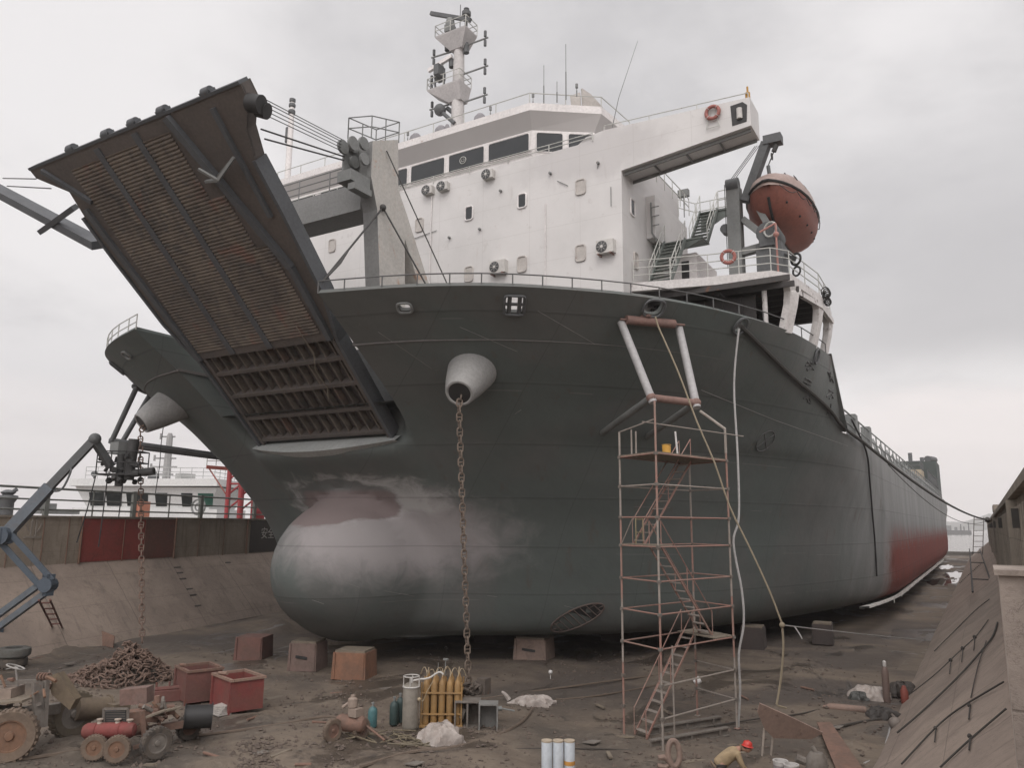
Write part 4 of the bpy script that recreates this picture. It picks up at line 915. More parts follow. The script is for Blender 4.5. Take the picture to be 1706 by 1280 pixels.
# ---- radar mast amidships
b=MB(); MY=39.2
b.lathe([(.52,0),(.48,3),(.42,7),(.36,10.4)],(XC,MY,28.8),14); mast=b.build('radar_mast',W('mast_paint',(.5,.48,.47),(.42,.4,.39),1.2,.6,rust=.05),ship)
def MPt(px,py,y=None): return AY(px,py,y or MY)
for (pa,pb,pc) in (((735,62),(785,68),9.9),((722,150),(775,152),7.0)):
    z=MPt(*pa).z-.45; xL=MPt(*pa).x; xR=MPt(*pb).x; zb=z-1.15
    b=MB(); top=[V((xL,MY-.7,z)),V((xR,MY-.7,z)),V((xR,MY+.7,z)),V((xL,MY+.7,z))]; bot=[V((XC-.5,MY-.4,zb)),V((XC+.5,MY-.4,zb)),V((XC+.5,MY+.4,zb)),V((XC-.5,MY+.4,zb))]
    b.prism(top,(0,0,.1)); b.add(top+bot,[(0,1,5,4),(1,2,6,5),(2,3,7,6),(3,0,4,7),(4,5,6,7)])
    pf=b.build('mast_platform',W('platform_grey',(.4,.38,.375),(.33,.315,.31)),mast,smooth=False)
    b=MB(); tp_=[p+V((0,0,.1)) for p in top]; rail_mb(b,tp_+[tp_[0]],.8,2,.03,1.2); b.build('platform_railing',railw,pf)
def scanner(px0,py0,px1,py1,basepx,basepy,dark):
    a_=MPt(px0,py0,MY-.2); c_=MPt(px1,py1,MY-.2); ctr=(a_+c_)/2
    b=MB(); b.bar(a_,c_,.22,.26); r_=b.build('radar_scanner',dgrey if dark else white,mast,smooth=False)
    b=MB(); b.lathe([(.3,-1.1),(.34,-.6),(.26,-.2),(.12,-.1)],V((ctr.x,ctr.y,ctr.z)),12); b.span(V((ctr.x-.28,ctr.y-.3,ctr.z-1.25)),V((ctr.x+.28,ctr.y+.3,ctr.z-.7))); b.build('scanner_pedestal',mgrey,r_)
scanner(718,22,784,33,750,50,True); scanner(714,118,753,93,735,120,False)
b=MB(); b.span(MPt(722,124,MY-1.0),MPt(742,114,MY-.2)); 
for px in (725,740): b.tube(MPt(px,118,MY-.6),MPt(px,148,MY-.6),.06,6)
b.build('scanner_table',dgrey,mast)
for pa,pb in (((775,76),(813,62)),((773,123),(813,109)),((773,170),(812,157)),((752,86),(719,96)),((748,174),(716,183)),((735,133),(717,139))):
    a_,c_=MPt(*pa),MPt(*pb); b=MB(); b.tube(a_,c_,.065,6); y_=b.build('yard_arm',mgrey,mast)
    t_=c_.lerp(a_,.12); b=MB(); b.tube(t_-V((0,0,.55)),t_-V((0,0,.15)),.1,8); b.tube(t_+V((0,0,.15)),t_+V((0,0,.55)),.1,8); b.tube(t_-V((0,0,.6)),t_+V((0,0,.6)),.03,5); b.build('signal_lamp',dgrey,y_)
b=MB(); q=MPt(776,70); b.tube(q,V((q.x,q.y,MPt(776,22).z)),.1,8); b.lathe([(.22,0),(.32,.1),(.32,.35),(.15,.5),(.2,.6),(0,.7)],V((q.x,q.y,MPt(776,28).z)),12); q=MPt(766,60); b.tube(q,V((q.x,q.y,MPt(766,8).z)),.03,5); b.build('top_lamp',dgrey,mast)
for a_,c_,r_ in (((753,112),(753,100),.22),((745,84),(745,76),.18),((776,72),(777,88),.2),((745,180),(755,188),.15)): b=MB(); b.tube(MPt(*a_),MPt(*c_),r_,8); b.build('mast_fitting',dgrey,mast)
b=MB(); b.tube(MPt(733,184,MY-.5),MPt(757,205,MY-.5),.14,8); b.ball(MPt(733,183,MY-.5),.42,10,7); b.build('horn',dgrey,mast)
# ---- signal post on the starboard side
b=MB(); SX,SY=-40.0,35.6; 
zt=AX(489,166,SX).z
b.lathe([(.22,0),(.2,zt-31),(.15,zt-28.9)],(SX,SY,28.8),10); sp_=b.build('signal_post',white,ship)
b=MB(); b.lathe([(.22,0),(.25,.1),(.25,.3),(.12,.4),(.12,.5),(.24,.6),(.24,.8),(.12,.9),(.22,1.0),(.22,1.2),(0,1.3)],(SX,SY,zt-1.2),10); b.tube((SX-.2,SY,zt-3.3),(SX-.2,SY,zt-2.2),.22,8); b.build('lamp_stack',dgrey,sp_)
b=MB(); b.bar((SX,SY+.3,29),(SX+1.3,SY-.6,26.0),.5,.5); b.build('post_stay',white,sp_)
b=MB(); rail_mb(b,[V((-41.5,HY0+.1,26.0)),V((-37.6,HY0+.1,26.0)),V((-36.0,HY0-.6,26)),V((-30,HY0-.6,26.0))],1.05,3,.03,1.8); b.build('bridge_railing',railw,ship)
# ---- lifeboat davit and the boat hanging in it
b=MB(); x0=-9.35; y0=37.0
b.span((x0-.32,y0-.25,BZ),(x0+.32,y0+.45,23.75)); A=V((x0+.55,y0+.1,22.9)); B_=V((-7.65,y0+.1,25.75)); 
dv_=b.build('boat_davit',mgrey,ship,smooth=False)
b=MB(); b.bar(A,B_,.42,.5,(0,1,0)); b.span((B_.x-.1,y0-.2,B_.z-.15),(B_.x+.75,y0+.4,B_.z+.3)); b.build('davit_arm',dgrey,dv_,smooth=False)
b=MB(); b.bar((x0+.4,y0+.1,22.0),(x0+2.0,y0+.1,20.3),.3,.4,(0,1,0)); b.bar((x0-.1,y0+.1,20.25),(x0+2.1,y0+.1,20.5),.35,.42,(0,1,0)); b.bar((x0+.9,y0+.1,23.1),(x0+1.9,y0+.1,20.7),.3,.3,(0,1,0)); b.build('davit_brace',mgrey,dv_,smooth=False)
for a_,c_,r_ in (((x0-.3,y0-.1,23.85),(x0+.3,y0-.1,23.85),.33),((x0-.45,y0-.2,21.6),(x0-.45,y0+.3,21.6),.25)): b=MB(); b.tube(a_,c_,r_,12); b.build('davit_sheave',dgrey,dv_)
b=MB()
for dx in (-.1,.0,.12): b.tube((x0+dx,y0-.15,24.1),(B_.x-.4+dx,y0-.1,B_.z-.1),.018,5)
b.tube((x0-.38,y0-.2,19.5),(x0-.38,y0-.2,23.9),.02,5); b.build('davit_wire',wire,dv_)
b=MB(); b.span((-8.3,36.6,BZ),(-7.1,38.0,20.4)); b.tube((-7.7,36.5,20.9),(-7.7,38,20.9),.55,14); b.span((-8.1,36.4,20.2),(-7.4,36.7,21.2)); wn=b.build('boat_winch',dgrey,ship)
b=MB(); b.torus((-7.5,36.2,20.9),.35,.05,(.5,1,0),14,6); b.build('winch_wheel',railw,wn)
# lifeboat: hull below, canopy above, rubbing strake at the join
LBc=V((-7.55,39.9,23.0)); LBL,LBW=3.9,1.55
orng=W('lifeboat_orange',(.23,.08,.058),(.17,.07,.055),.8,.6,rust=.04,streak=.5,streakc=(.1,.05,.035),bmp=.1); canm=W('canopy_faded',(.34,.255,.225),(.27,.195,.17),.7,.5,bmp=.1,streak=.3)
def lb_station(u,upper):
    wv=LBW*max(.02,(1-abs(u)**2.6))**.62; pts=[]
    for k in range(11):
        t=k/10*PI
        if upper: pts.append(V((wv*math.cos(t)*.99,u*LBL,.08+1.35*(1-abs(u)**3.2)**.6*math.sin(t)**.75)))
        else: pts.append(V((wv*math.cos(t),u*LBL*(1-.06*math.sin(t)),.06+.25*abs(u)**3-(1.75*(1-abs(u)**3.5)**.6+.02)*math.sin(t)**.8)))
    return pts
us=[-1,-.985,-.95,-.88,-.78,-.6,-.4,-.2,0,.2,.4,.6,.78,.88,.95,.985,1]
b=MB(Matrix.Translation(LBc)); b.grid([lb_station(u,False) for u in us])
lb=thing('lifeboat',tuple(LBc),'faded orange enclosed lifeboat hanging from the davit over the ship side','lifeboat')
b.build('boat_hull',orng,lb)
b=MB(Matrix.Translation(LBc)); b.grid([lb_station(u,True) for u in us]); b.build('canopy',canm,lb)
b=MB(Matrix.Translation(LBc)); ring=[lb_station(u,False)[0] for u in us]+[lb_station(u,False)[-1] for u in reversed(us)]; b.path(ring,.075,6,True); b.build('rubbing_strake',black,lb)
b=MB(Matrix.Translation(LBc)); gl=[]
for i in range(49):
    u=-.93+1.86*i/48; q=lb_station(u,False)[0]; gl.append(q+V((.05,0,-.18-.22*abs(math.sin(i*PI/6)))))
b.path(gl,.022,5); b.build('grab_line',wire,lb)
for u in (-.55,-.15,.25): b=MB(Matrix.Translation(LBc)); q=lb_station(u,True)[2]; b.lathe([(.17,0),(.19,.02),(.15,.04),(0,.04)],q-V((.02,0,.01)),14,V((.85,0,.5))); b.build('side_window',glass,lb)
for u in (-.8,-.5,-.2,.1,.4,.7): b=MB(Matrix.Translation(LBc)); q=lb_station(u,False)[2]; b.ball(q,.06,8,6); b.build('line_eye',black,lb)
b=MB(Matrix.Translation(LBc)); b.path([lb_station(u,False)[5]-V((0,0,.03)) for u in us[2:-2]],.07,6); b.build('keel',black,lb)
b=MB(Matrix.Translation(LBc)); b.span((-.5,1.4,1.2),(.5,2.6,1.75)); b.build('steering_cupola',canm,lb)
b=MB(Matrix.Translation(LBc)); b.tube((.1,2.3,1.7),(-.2,2.4,3.2),.04,6); b.tube((-.2,2.4,3.2),(-.3,2.5,3.4),.05,6); b.build('boat_aerial',dgrey,lb)
b=MB(Matrix.Translation(LBc)); b.tube((.0,-2.9,.9),(-.05,-2.9,1.5),.09,8); b.tube((.0,2.9,.9),(0,2.9,1.4),.09,8); b.build('lifting_hook',dgrey,lb)
b=MB(); hk=LBc+V((-.05,-2.9,1.5)); tp_=V((-7.15,37.0,25.5)); b.tube(hk,hk.lerp(tp_,.35),.03,6); b.torus(hk.lerp(tp_,.45),.16,.03,(1,0,0),10,5); b.tube(hk.lerp(tp_,.5),hk.lerp(tp_,.7),.03,6); b.tube(hk.lerp(tp_,.68),tp_,.13,8); tag(b.build('boat_fall',wire,None),'chain and hook fall holding the lifeboat to its davit','lifting tackle')
b=MB(); hp=AY(1292,372,36.0); b.tube(V((hp.x,36,BZ)),hp,.05,6); b.tube(hp,hp+V((-.75,0,-.3)),.05,6); b.ball(hp-V((0,0,.55)),.14); b.build('fire_monitor',W('monitor_red',(.4,.2,.17)),ship)
q=AY(1326,432,37.2); b=MB(); b.torus(q,.28,.06,(.6,1,0),14,6); b.torus(q-V((0,0,.6)),.22,.05,(.6,1,0),12,6); b.bar(q+V((-1.1,0,.55)),q,.16,.2); b.build('cable_reel',black,ship)
q=AY(1376,488,41.3); b=MB()
for k in range(9): b.torus(q+V((.05*math.sin(k),.05*k-.2,-.06*k)),.24-.008*k,.028,(.5+.1*math.sin(k*2),1,.2*math.cos(k)),14,5)
tag(b.build('rope_coil',black,None),'dark coil of rope hung on the after end of the boat deck railing','rope')
# ---- midship deck edge: stanchions, pipes, after house
b=MB(); rail_mb(b,[V((-6.45,48.5,12.42)),V((-6.45,120,12.42))],1.35,2,.05,3.2); rail_mb(b,[V((-6.45,120,12.42)),V((-6.6,178,12.42))],1.35,2,.07,5); b.build('side_railing',mgrey,ship)
for i in range(22):
    b=MB(); y=55+i*5.2; b.bar((-6.5,y,12.4),(-6.9,y+1.3,13.8),.14,.14); b.bar((-6.5,y+2.4,12.4),(-6.9,y+1.3,13.8),.14,.14); b.build('deck_frame',mgrey,ship,smooth=False)
for y in (53.2,60.5): b=MB(); b.span((-7.0,y,12.4),(-6.4,y+1.1,14.1)); b.build('deck_vent',mgrey,ship,smooth=False)
grn=W('stern_house_green',(.05,.062,.058),(.04,.05,.047)); 
z1=AX(1550,782,-9).z; b=MB(); b.span((-20,182,12.4),(-7.2,196,20.5)); sh_=b.build('stern_house',grn,ship,smooth=False)
b=MB(); b.span((-16,172,12.4),(-9.5,181,18.2)); b.span((-9.49,174,16.2),(-9.4,176,17.4)); b.build('deck_cabin',W('cabin_tan',(.4,.33,.24)),sh_,smooth=False)
b=MB(); rail_mb(b,[V((-15.5,172,18.2)),V((-9.6,172,18.2)),V((-9.6,181,18.2))],1.6,2,.08,3); rail_mb(b,[V((-7.3,150,12.4)),V((-7.3,196,12.4))],4.2,3,.09,4)
for x,y,h_ in ((-12,184,2.0),(-10,187,1.2),(-8.6,190,1.6)): b.tube((x,y,20.5),(x,y,20.5+h_),.4,8)
b.tube((-9,188,21.4),(-8.0,194,21.6),.7,10); b.build('deck_gear',dgrey,sh_)
# ---- ropes, hoses and chains hung on the ship
rope=W('rope_dark',(.055,.05,.045),(.04,.036,.033),4,.9); hosew=W('hose_pale',(.32,.31,.3),(.25,.24,.235),3,.6); tanrope=W('rope_tan',(.24,.2,.14),(.19,.155,.11),4,.85)
P,n=fh['big']; end=AX(1650,867,.9)
hp_=[P+n*.1]
for q in ((1262,572),(1292,602),(1322,631),(1352,657),(1380,684),(1404,708)):
    r_=on_shell(*q) or on_hull(*q)
    if r_: nn=r_[1] if r_[1].dot(r_[0]-CAM)<0 else -r_[1]; hp_.append(r_[0]+nn*.14)
hp_.append(AX(1438,737,-5.95)); mr=catmull(hp_,4)+sag(hp_[-1],end,1.0,40)[1:]
b=MB(); b.path(mr,.10,7); tag(b.build('mooring_rope',rope,None),'thick dark mooring rope running from the bow down to the right dock wall','rope')
nn_=len(mr); b=MB(); b.ball(mr[-3],.35,8,6); b.path(sag(mr[len(hp_)*4]-V((0,0,.15)),mr[-5]+V((0,0,-.3)),1.6,24),.03,5); b.tube(mr[-5]-V((0,0,.3)),end-V((0,0,.4)),.03,5); tag(b.build('messenger_line',rope,None),'thin line slung just below the thick mooring rope','rope')
nm=W('name_relief',(.105,.105,.103),(.09,.09,.09)); rn=random.Random(21)
for cx_,cy_ in ((1348,612),(1345,640),(1343,665),(1385,628),(1382,655),(1379,682)):
    b=MB()
    for k in range(5):
        a_=on_shell(cx_+rn.uniform(-7,7),cy_+rn.uniform(-10,10)); c_=on_shell(cx_+rn.uniform(-7,7),cy_+rn.uniform(-10,10))
        if a_ and c_: o_=V((.03,-.02,0)); b.tube(a_[0]+o_,c_[0]+o_,.035,5)
    if b.v: b.build('name_relief',nm,ship)
ys=[(1231,548,32.4),(1223,640,32.0),(1229,760,31.2),(1231,860,30.6),(1222,905,30.2),(1236,985,29.8),(1239,1040,29.5),(1231,1090,29.2),(1233,1150,29.0),(1230,1212,28.9)]
b=MB(); b.path(catmull([AY(x,y,d) for x,y,d in ys],5),.045,6); tag(b.build('hose',hosew,None),'pale grey hose dangling from the bow fairlead beside the scaffold tower','hose')
b=MB(); cbp=[on_hull(1440,752),on_hull(1446,800),on_hull(1451,860),on_hull(1455,905),on_hull(1458,960)]
cbp=[q[0]+V((.12,-.1,0)) for q in cbp if q]
b.path(catmull([V((-6.3,50.5,13.4))]+cbp,4),.06,5); tag(b.build('cable',black,None),'black cable hanging down the grey ship side abaft the bow','cable')
rt=AY(1092,532,28.0); ys=[(1097,545,28.0),(1130,620,27.8),(1160,700,27.6),(1190,770,27.6),(1216,845,27.7),(1250,915,27.8),(1282,985,27.9),(1303,1040,28.0)]
knot=AY(1303,1042,28.0); b=MB(); b.path([rt+V((0,0,.1))]+catmull([AY(*q) for q in ys],3)+[knot],.035,6); b.ball(knot,.1,8,6); b.path(catmull([knot,AY(1305,1080,28),AY(1301,1130,28),AY(1294,1175,27.8)],5),.04,6); b.tube(V((knot.x,28,1.05)),V(AY(1294,1176,27.8)),.035,6); tag(b.build('rope',tanrope,None),'tan rope led over the bow roller down to the plate on the ground','rope')
rwp=V((-1.9,31.0,1.45)); rwp=AX(1622,1071,-1.6)
b=MB(); b.path(sag(knot,rwp,.12,10),.022,5); b.path([knot+V((.4,0,-.02)),knot+V((.55,0,-.25)),knot+V((.62,0,-.4))],.022,5); tag(b.build('rope',hosew,None),'thin pale line tied from the tan rope across to the right wall','rope')
def chain_links(mb,pts,pitch=.3,w_=.115,r_=.036,ll=.15):
    """studded links along a polyline, alternately turned"""
    d=[0]
    for a_,c_ in zip(pts,pts[1:]): d.append(d[-1]+(V(c_)-V(a_)).length)
    n_=int(d[-1]/pitch)
    for i in range(n_):
        s_=(i+.5)*pitch; k=0
        while k<len(d)-2 and d[k+1]<s_: k+=1
        a_,c_=V(pts[k]),V(pts[k+1]); p=a_.lerp(c_,(s_-d[k])/max(1e-6,d[k+1]-d[k])); t=(c_-a_).normalized(); q=t.cross(V((.55,.83,0))).normalized(); o_=t.cross(q)
        if i%2: q,o_=o_,q
        lp=[p+t*((ll if math.cos(a)>=0 else -ll)*.55+w_*.85*math.cos(a))+q*w_*math.sin(a) for a in [2*PI*j/12 for j in range(12)]]
        mb.path(lp,r_,5,True); mb.tube(p-q*w_,p+q*w_,r_*.8,5)
chm=W('chain_rust',(.15,.115,.09),(.11,.085,.068),1.2,.8,rust=.25,rustc=(.17,.09,.055)); chm2=W('chain_red_rust',(.165,.11,.085),(.125,.085,.068),1.2,.85,rust=.2)
anchorP=G(781,1182); topP=hl[0][0]-hl[0][1]*.25-V((0,0,.1))
b=MB(); chain_links(b,[topP,hl[0][0]+V((0,0,-.52)),anchorP+V((0,0,.5))],.3); b.m=0
tag(b.build('anchor_chain',chm,None),'studded anchor chain hanging from the port hawse pipe to the ground by the ochre cylinders','anchor chain','anchor chains')
topS=hl[1][0]-hl[1][1]*.25; botS=G(233,1118)
b=MB(); chain_links(b,[topS,hl[1][0]+V((0,0,-.52)),botS+V((0,0,1.2))],.3); tag(b.build('anchor_chain',chm2,None),'rusty anchor chain hanging from the starboard hawse pipe into a heap of chain','anchor chain','anchor chains')
b=MB(); r2=random.Random(3); hc=G(200,1131); pts=[]
for i in range(460):
    a=r2.random()*2*PI; rr_=r2.random()**.6; R_h=2.25
    p=V((hc.x+.35*0+rr_*R_h*1.05*math.cos(a),hc.y+rr_*R_h*.95*math.sin(a),0)); h_=1.6*(1-rr_**1.2)*(.75+.25*math.cos(a-.5)); p.z=max(.06,h_+r2.uniform(-.12,.08))
    t=V((r2.uniform(-1,1),r2.uniform(-1,1),r2.uniform(-.5,.5))).normalized(); q=t.orthogonal().normalized(); q=(q*math.cos(i)+t.cross(q)*math.sin(i)); 
    lp=[p+t*((.09 if math.cos(x)>=0 else -.09)+.1*math.cos(x))+q*.12*math.sin(x) for x in [2*PI*j/10 for j in range(10)]]
    b.path(lp,.037,5,True)
hm_=b.build('chain_heap',chm2,None); tag(hm_,'tangled heap of rusty anchor chain on the ground under the starboard hawse pipe','chain heap')
# ================================================================ things on the dock floor
def DP(x,y,d): return CAM+ray(x,y)*d
steelr=W('scaffold_rust',(.28,.155,.125),(.235,.175,.145),1.3,.7,rust=.15,rustc=(.2,.1,.06),streak=.0); steelg=W('scaffold_grey',(.28,.245,.215),(.21,.18,.16),1.6,.7,rust=.22)
woodm=W('weathered_plank',(.2,.165,.125),(.14,.115,.09),3,.9,dirt=.3); mudr=W('muddy_rust',(.2,.115,.085),(.145,.095,.074),2.2,.85,rust=.25,dirt=.45); mudg=W('muddy_grey',(.18,.16,.14),(.135,.118,.104),2.2,.85,rust=.2,dirt=.4)
redo=W('old_red_paint',(.15,.06,.05),(.115,.056,.048),1.4,.75,rust=.25,dirt=.4,dirtc=(.12,.07,.055)); redb=W('bright_red_paint',(.19,.042,.037),(.14,.042,.037),1.2,.75,rust=.18,dirt=.5,dirtc=(.14,.065,.05))
rubber=W('tyre_rubber',(.055,.048,.043),(.09,.075,.062),2.5,.9,dirt=.5,dirtc=(.14,.11,.085)); tyretan=W('muddy_tyre',(.17,.125,.092),(.125,.095,.073),2.5,.9,dirt=.4)
# ---- scaffold tower with stairs
PL,PF,PR=V((-10.92,25.68,0)),V((-9.16,24.6,0)),V((-7.98,28.78,0)); PB=PL+PR-PF
la=(PR-PF).normalized(); LLn=(PR-PF).length; sa=(PL-PF).normalized(); SL=(PL-PF).length
def vz(px,py,P): 
    d=ray(px,py); k=V((P.x-CAM.x,P.y-CAM.y)).dot(V((d.x,d.y)))/V((d.x,d.y)).length_squared; return (CAM+d*k).z
lev=[vz(1098,y,PF) for y in (1199,1144,1083,1025,970,912,862,807,755)]
sct=thing('scaffold_tower',tuple((PF+PB)/2),'tall rusty pipe scaffold tower with inside stairs leaning no wall, beside the bow','scaffold')
Rm=Matrix((la,sa,V((0,0,1)))).transposed()
sct['label']='tall rusty pipe scaffold tower with zigzag stairs inside, standing by the bow'
tops={'F':vz(1090,668,PF),'L':vz(1035,720,PL),'R':vz(1207,715,PR),'B':lev[8]+.1}
for k,P in (('L',PL),('F',PF),('R',PR),('B',PB)):
    b=MB(); cut=[0,2.4,4.5,7.2,tops[k]]; 
    for i,(z0,z1) in enumerate(zip(cut,cut[1:])): b.m=(i+{'L':1,'F':0,'R':0,'B':1}[k])%2; b.tube(P+V((0,0,z0-.03)),P+V((0,0,z1)),.038,8)
    b.box(P+V((0,0,.01)),(.18,.18,.02)); b.build('post',[steelg,steelr],sct)
for i,z in enumerate(lev):
    if i<2: segs=((PF,PR),(PR,PB))
    else: segs=((PL,PF),(PF,PR),(PR,PB),(PB,PL))
    b=MB(); b.m=0 if i in (0,1,7) else 1
    for a_,c_ in segs: b.tube(a_+V((0,0,z)),c_+V((0,0,z)),.027,6)
    b.m=0; b.build('ledger',[steelg,steelr],sct)
def spos(u,v,z): return PF+la*u+sa*v+V((0,0,z))
def flight(u0,z0,u1,z1,v0,v1):
    b=MB()
    for v in (v0,v1):
        b.bar(spos(u0,v,z0),spos(u1,v,z1),.035,.07); b.tube(spos(u0,v,z0+.85),spos(u1,v,z1+.85),.02,5); b.tube(spos(u0,v,z0),spos(u0,v,z0+.9),.018,5); b.tube(spos(u1,v,z1),spos(u1,v,z1+.85),.018,5); b.tube(spos((u0+u1)/2,v,(z0+z1)/2),spos((u0+u1)/2,v,(z0+z1)/2+.85),.018,5)
    st=b.build('stairway',steelr,sct); b=MB(); n_=11
    for i in range(n_):
        t=(i+.6)/n_; p=spos(u0+(u1-u0)*t,(v0+v1)/2,z0+(z1-z0)*t); b.box(p,(.2,abs(v1-v0)-.04,.03),Matrix((la,sa,V((0,0,1)))).transposed())
    b.build('tread',steelg,st,smooth=False)
flight(.35,.05,3.25,lev[2],1.2,1.85); flight(3.7,lev[2],.75,lev[5],.55,1.2); flight(.5,lev[5],3.5,lev[8],1.25,1.9)
Rm=Matrix((la,sa,V((0,0,1)))).transposed()
for u0,u1,z in ((3.2,LLn,lev[2]),(.0,.8,lev[5]),(.0,LLn,lev[8])):
    b=MB()
    for k in range(5): b.box(spos((u0+u1)/2,SL*(k+.5)/5,z+.05),(u1-u0,SL/5-.03,.035),Rm)
    b.build('plank_deck',woodm,sct,smooth=False)
zt=lev[8]
for k,P in enumerate((PL,PF,PR,PB)):
    for z in lev:
        b=MB(); b.box(P+V((0,0,z)),(.13,.13,.1),Rm); b.build('coupler',mudg,sct,smooth=False)
def gp(*seg,r_=.022):
    b=MB(); b.path([V(q) for q in seg],r_,6); b.build('guard_pipe',steelg,sct)
gp(spos(-.4,.3,zt+1.05),spos(LLn+.8,-.35,zt+.95)); gp(PL+V((0,0,zt+.9)),PF+V((0,0,zt+1.15)))
gp(PR+V((0,0,tops['R']-.9)),PR+V((0,0,tops['R'])),V((PR.x-.95,PR.y+.1,tops['R']+.75)),r_=.055)
for u,v in ((.15,1.5),(.6,1.7)): gp(spos(u,v,zt),spos(u,v,zt+.95),r_=.03)
gp(spos(.9,.25,0),spos(.9,.25,lev[2]),r_=.03); gp(PL+V((0,0,lev[5])),PL.lerp(PF,.35)+V((0,0,lev[6])),r_=.02)
b=MB()
for u,v0 in ((.35,1.55),(.75,1.55)): b.tube(spos(u,v0,lev[5]),spos(u,v0,lev[5]+.95),.022,5)
for dz in (.45,.9): b.tube(spos(.35,1.55,lev[5]+dz),spos(.75,1.55,lev[5]+dz),.02,5)
b.build('gate_frame',W('gate_yellow',(.26,.22,.13)),sct)
p=spos(1.15,.5,lev[8]+.07); b=MB(); b.lathe([(.135,0),(.16,.34),(.168,.34),(.168,.32)],p,18); bk=b.build('bucket',W('bucket_yellow',(.55,.3,.05),(.5,.27,.06),4,.5),None); tag(bk,'yellow paint bucket standing on the top deck of the scaffold tower','bucket')
b=MB(); b.torus(p+V((0,0,.28)),.165,.008,(0,.3,1),16,4); b.build('handle',black,bk)
p=spos(1.75,.45,lev[8]+.07); b=MB(); b.tube(p,p+V((-.06,0,.85)),.035,7); tag(b.build('roller_pole',plain('pole_white',(.6,.58,.56)),None),'short white pole standing upright on the scaffold top deck','pole')
# base beams, planks, big shackle link by the scaffold foot
def beam(px0,py0,px1,py1,label,w_=.2,h_=.28):
    a_,c_=G(px0,py0),G(px1,py1); d_=(c_-a_); L=d_.length; d_.normalize(); s_=V((-d_.y,d_.x,0)); b=MB()
    b.bar(a_+V((0,0,h_-.03)),c_+V((0,0,h_-.03)),w_,.05); b.bar(a_+V((0,0,.02)),c_+V((0,0,.02)),w_,.04); b.bar(a_+s_*.0+V((0,0,h_/2)),c_+V((0,0,h_/2)),.05,h_-.09)
    for t in (.12,.5,.88):
        q=a_.lerp(c_,t); b.bar(q-d_*.03+V((0,0,h_/2)),q+d_*.03+V((0,0,h_/2)),w_-.01,h_-.09)
    return tag(b.build('steel_beam',mudg,None,smooth=False),label,'beam','steel beams under the scaffold')
beam(1082,1226,1200,1207,'muddy steel beam under the far side of the scaffold foot'); beam(1084,1249,1212,1226,'muddy steel beam lying just in front of the scaffold front post')
def plank(px0,py0,px1,py1,w_,label,z=.03,name='plank'):
    b=MB(); b.bar(G(px0,py0)+V((0,0,z)),G(px1,py1)+V((0,0,z)),w_,.05); return tag(b.build(name,woodm,None,smooth=False),label,'plank','planks on the dock floor')
plank(1132,1262,1226,1243,.16,'weathered plank on the ground before the scaffold beams'); plank(1140,1274,1240,1256,.2,'weathered plank nearest the camera, left of the bent worker')
c=G(1121,1282); b=MB(); R3=Matrix.Rotation(.25,3,V((0,1,0))); lp=[]
for i in range(22):
    a=2*PI*i/22; lp.append(c+V((.0,0,.42))+_r*(.17*math.cos(a)+.04)+V((0,0,1))*(.34*math.sin(a))+_h*.05*math.sin(a))
b.path(lp,.085,9,True); b.path([c+_r*(-.42)+V((0,0,.3)),c+_r*(-.25)+V((0,0,.32)),c+_r*(-.05)+V((0,0,.18)),c+_r*(-.2)+V((0,0,.05)),c+_r*(-.45)+V((0,0,.08))],.08,8)
tag(b.build('shackle',W('shackle_tan',(.22,.155,.125),(.17,.12,.1),3,.8,dirt=.3),None),'large rusty shackle standing on the ground in front of the scaffold post','shackle')
# ---- keel blocks
def keel_block(px,py,w_,d_,h_,mt,label,rot=.0,slot=False,cap=True):
    o=G(px,py); o.z=0; R=Matrix.Rotation(rot,4,'Z'); R.translation=o; b=MB(R)
    t_=.06; lo=[V((-w_/2,-d_/2,-.02)),V((w_/2,-d_/2,-.02)),V((w_/2,d_/2,-.02)),V((-w_/2,d_/2,-.02))]; hi=[V((p.x*(1-t_),p.y*(1-t_),h_)) for p in lo]
    b.add(lo+hi,[(3,2,1,0),(4,5,6,7),(0,1,5,4),(1,2,6,5),(2,3,7,6),(3,0,4,7)])
    for s_ in (-1,1): b.span((s_*w_*.42-.04,-d_/2-.03,0),(s_*w_*.42+.04,-d_/2+.02,h_*.97))
    k=b.build('keel_block',mt,None,smooth=False); k['_o']=tuple(k.location); tag(k,label,'keel block','keel blocks on the dock floor')
    if cap: b=MB(R); b.span((-w_*.43,-d_*.43,h_),(w_*.43,d_*.43,h_+.09)); b.build('timber_cap',woodm,k,smooth=False)
    if slot: b=MB(R); b.bar((-w_*.22,-d_/2-.005,h_*.52),(w_*.18,-d_/2-.005,h_*.46),.02,.13,(0,0,1)); b.build('slot',black,k,smooth=False)
    return k
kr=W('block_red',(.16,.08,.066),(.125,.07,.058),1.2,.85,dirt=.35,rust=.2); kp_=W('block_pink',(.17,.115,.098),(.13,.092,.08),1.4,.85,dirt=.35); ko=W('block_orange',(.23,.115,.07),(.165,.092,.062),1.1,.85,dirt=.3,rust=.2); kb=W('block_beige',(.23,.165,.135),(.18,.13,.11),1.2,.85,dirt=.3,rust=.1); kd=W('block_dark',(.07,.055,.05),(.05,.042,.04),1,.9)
keel_block(422,1098,1.5,1.5,1.15,kr,'red painted keel block standing farthest left of the row before the bulb',.45,cap=False); keel_block(512,1114,1.45,1.5,1.25,kp_,'pinkish keel block with small dark hole, second from the left',.4,slot=True); keel_block(590,1128,1.65,1.5,1.15,ko,'orange rusty keel block nearest the camera under the bulb',.35); keel_block(890,1097,1.8,1.7,1.05,kb,'beige keel block with a dark slot under the bow grating',.2,slot=True)
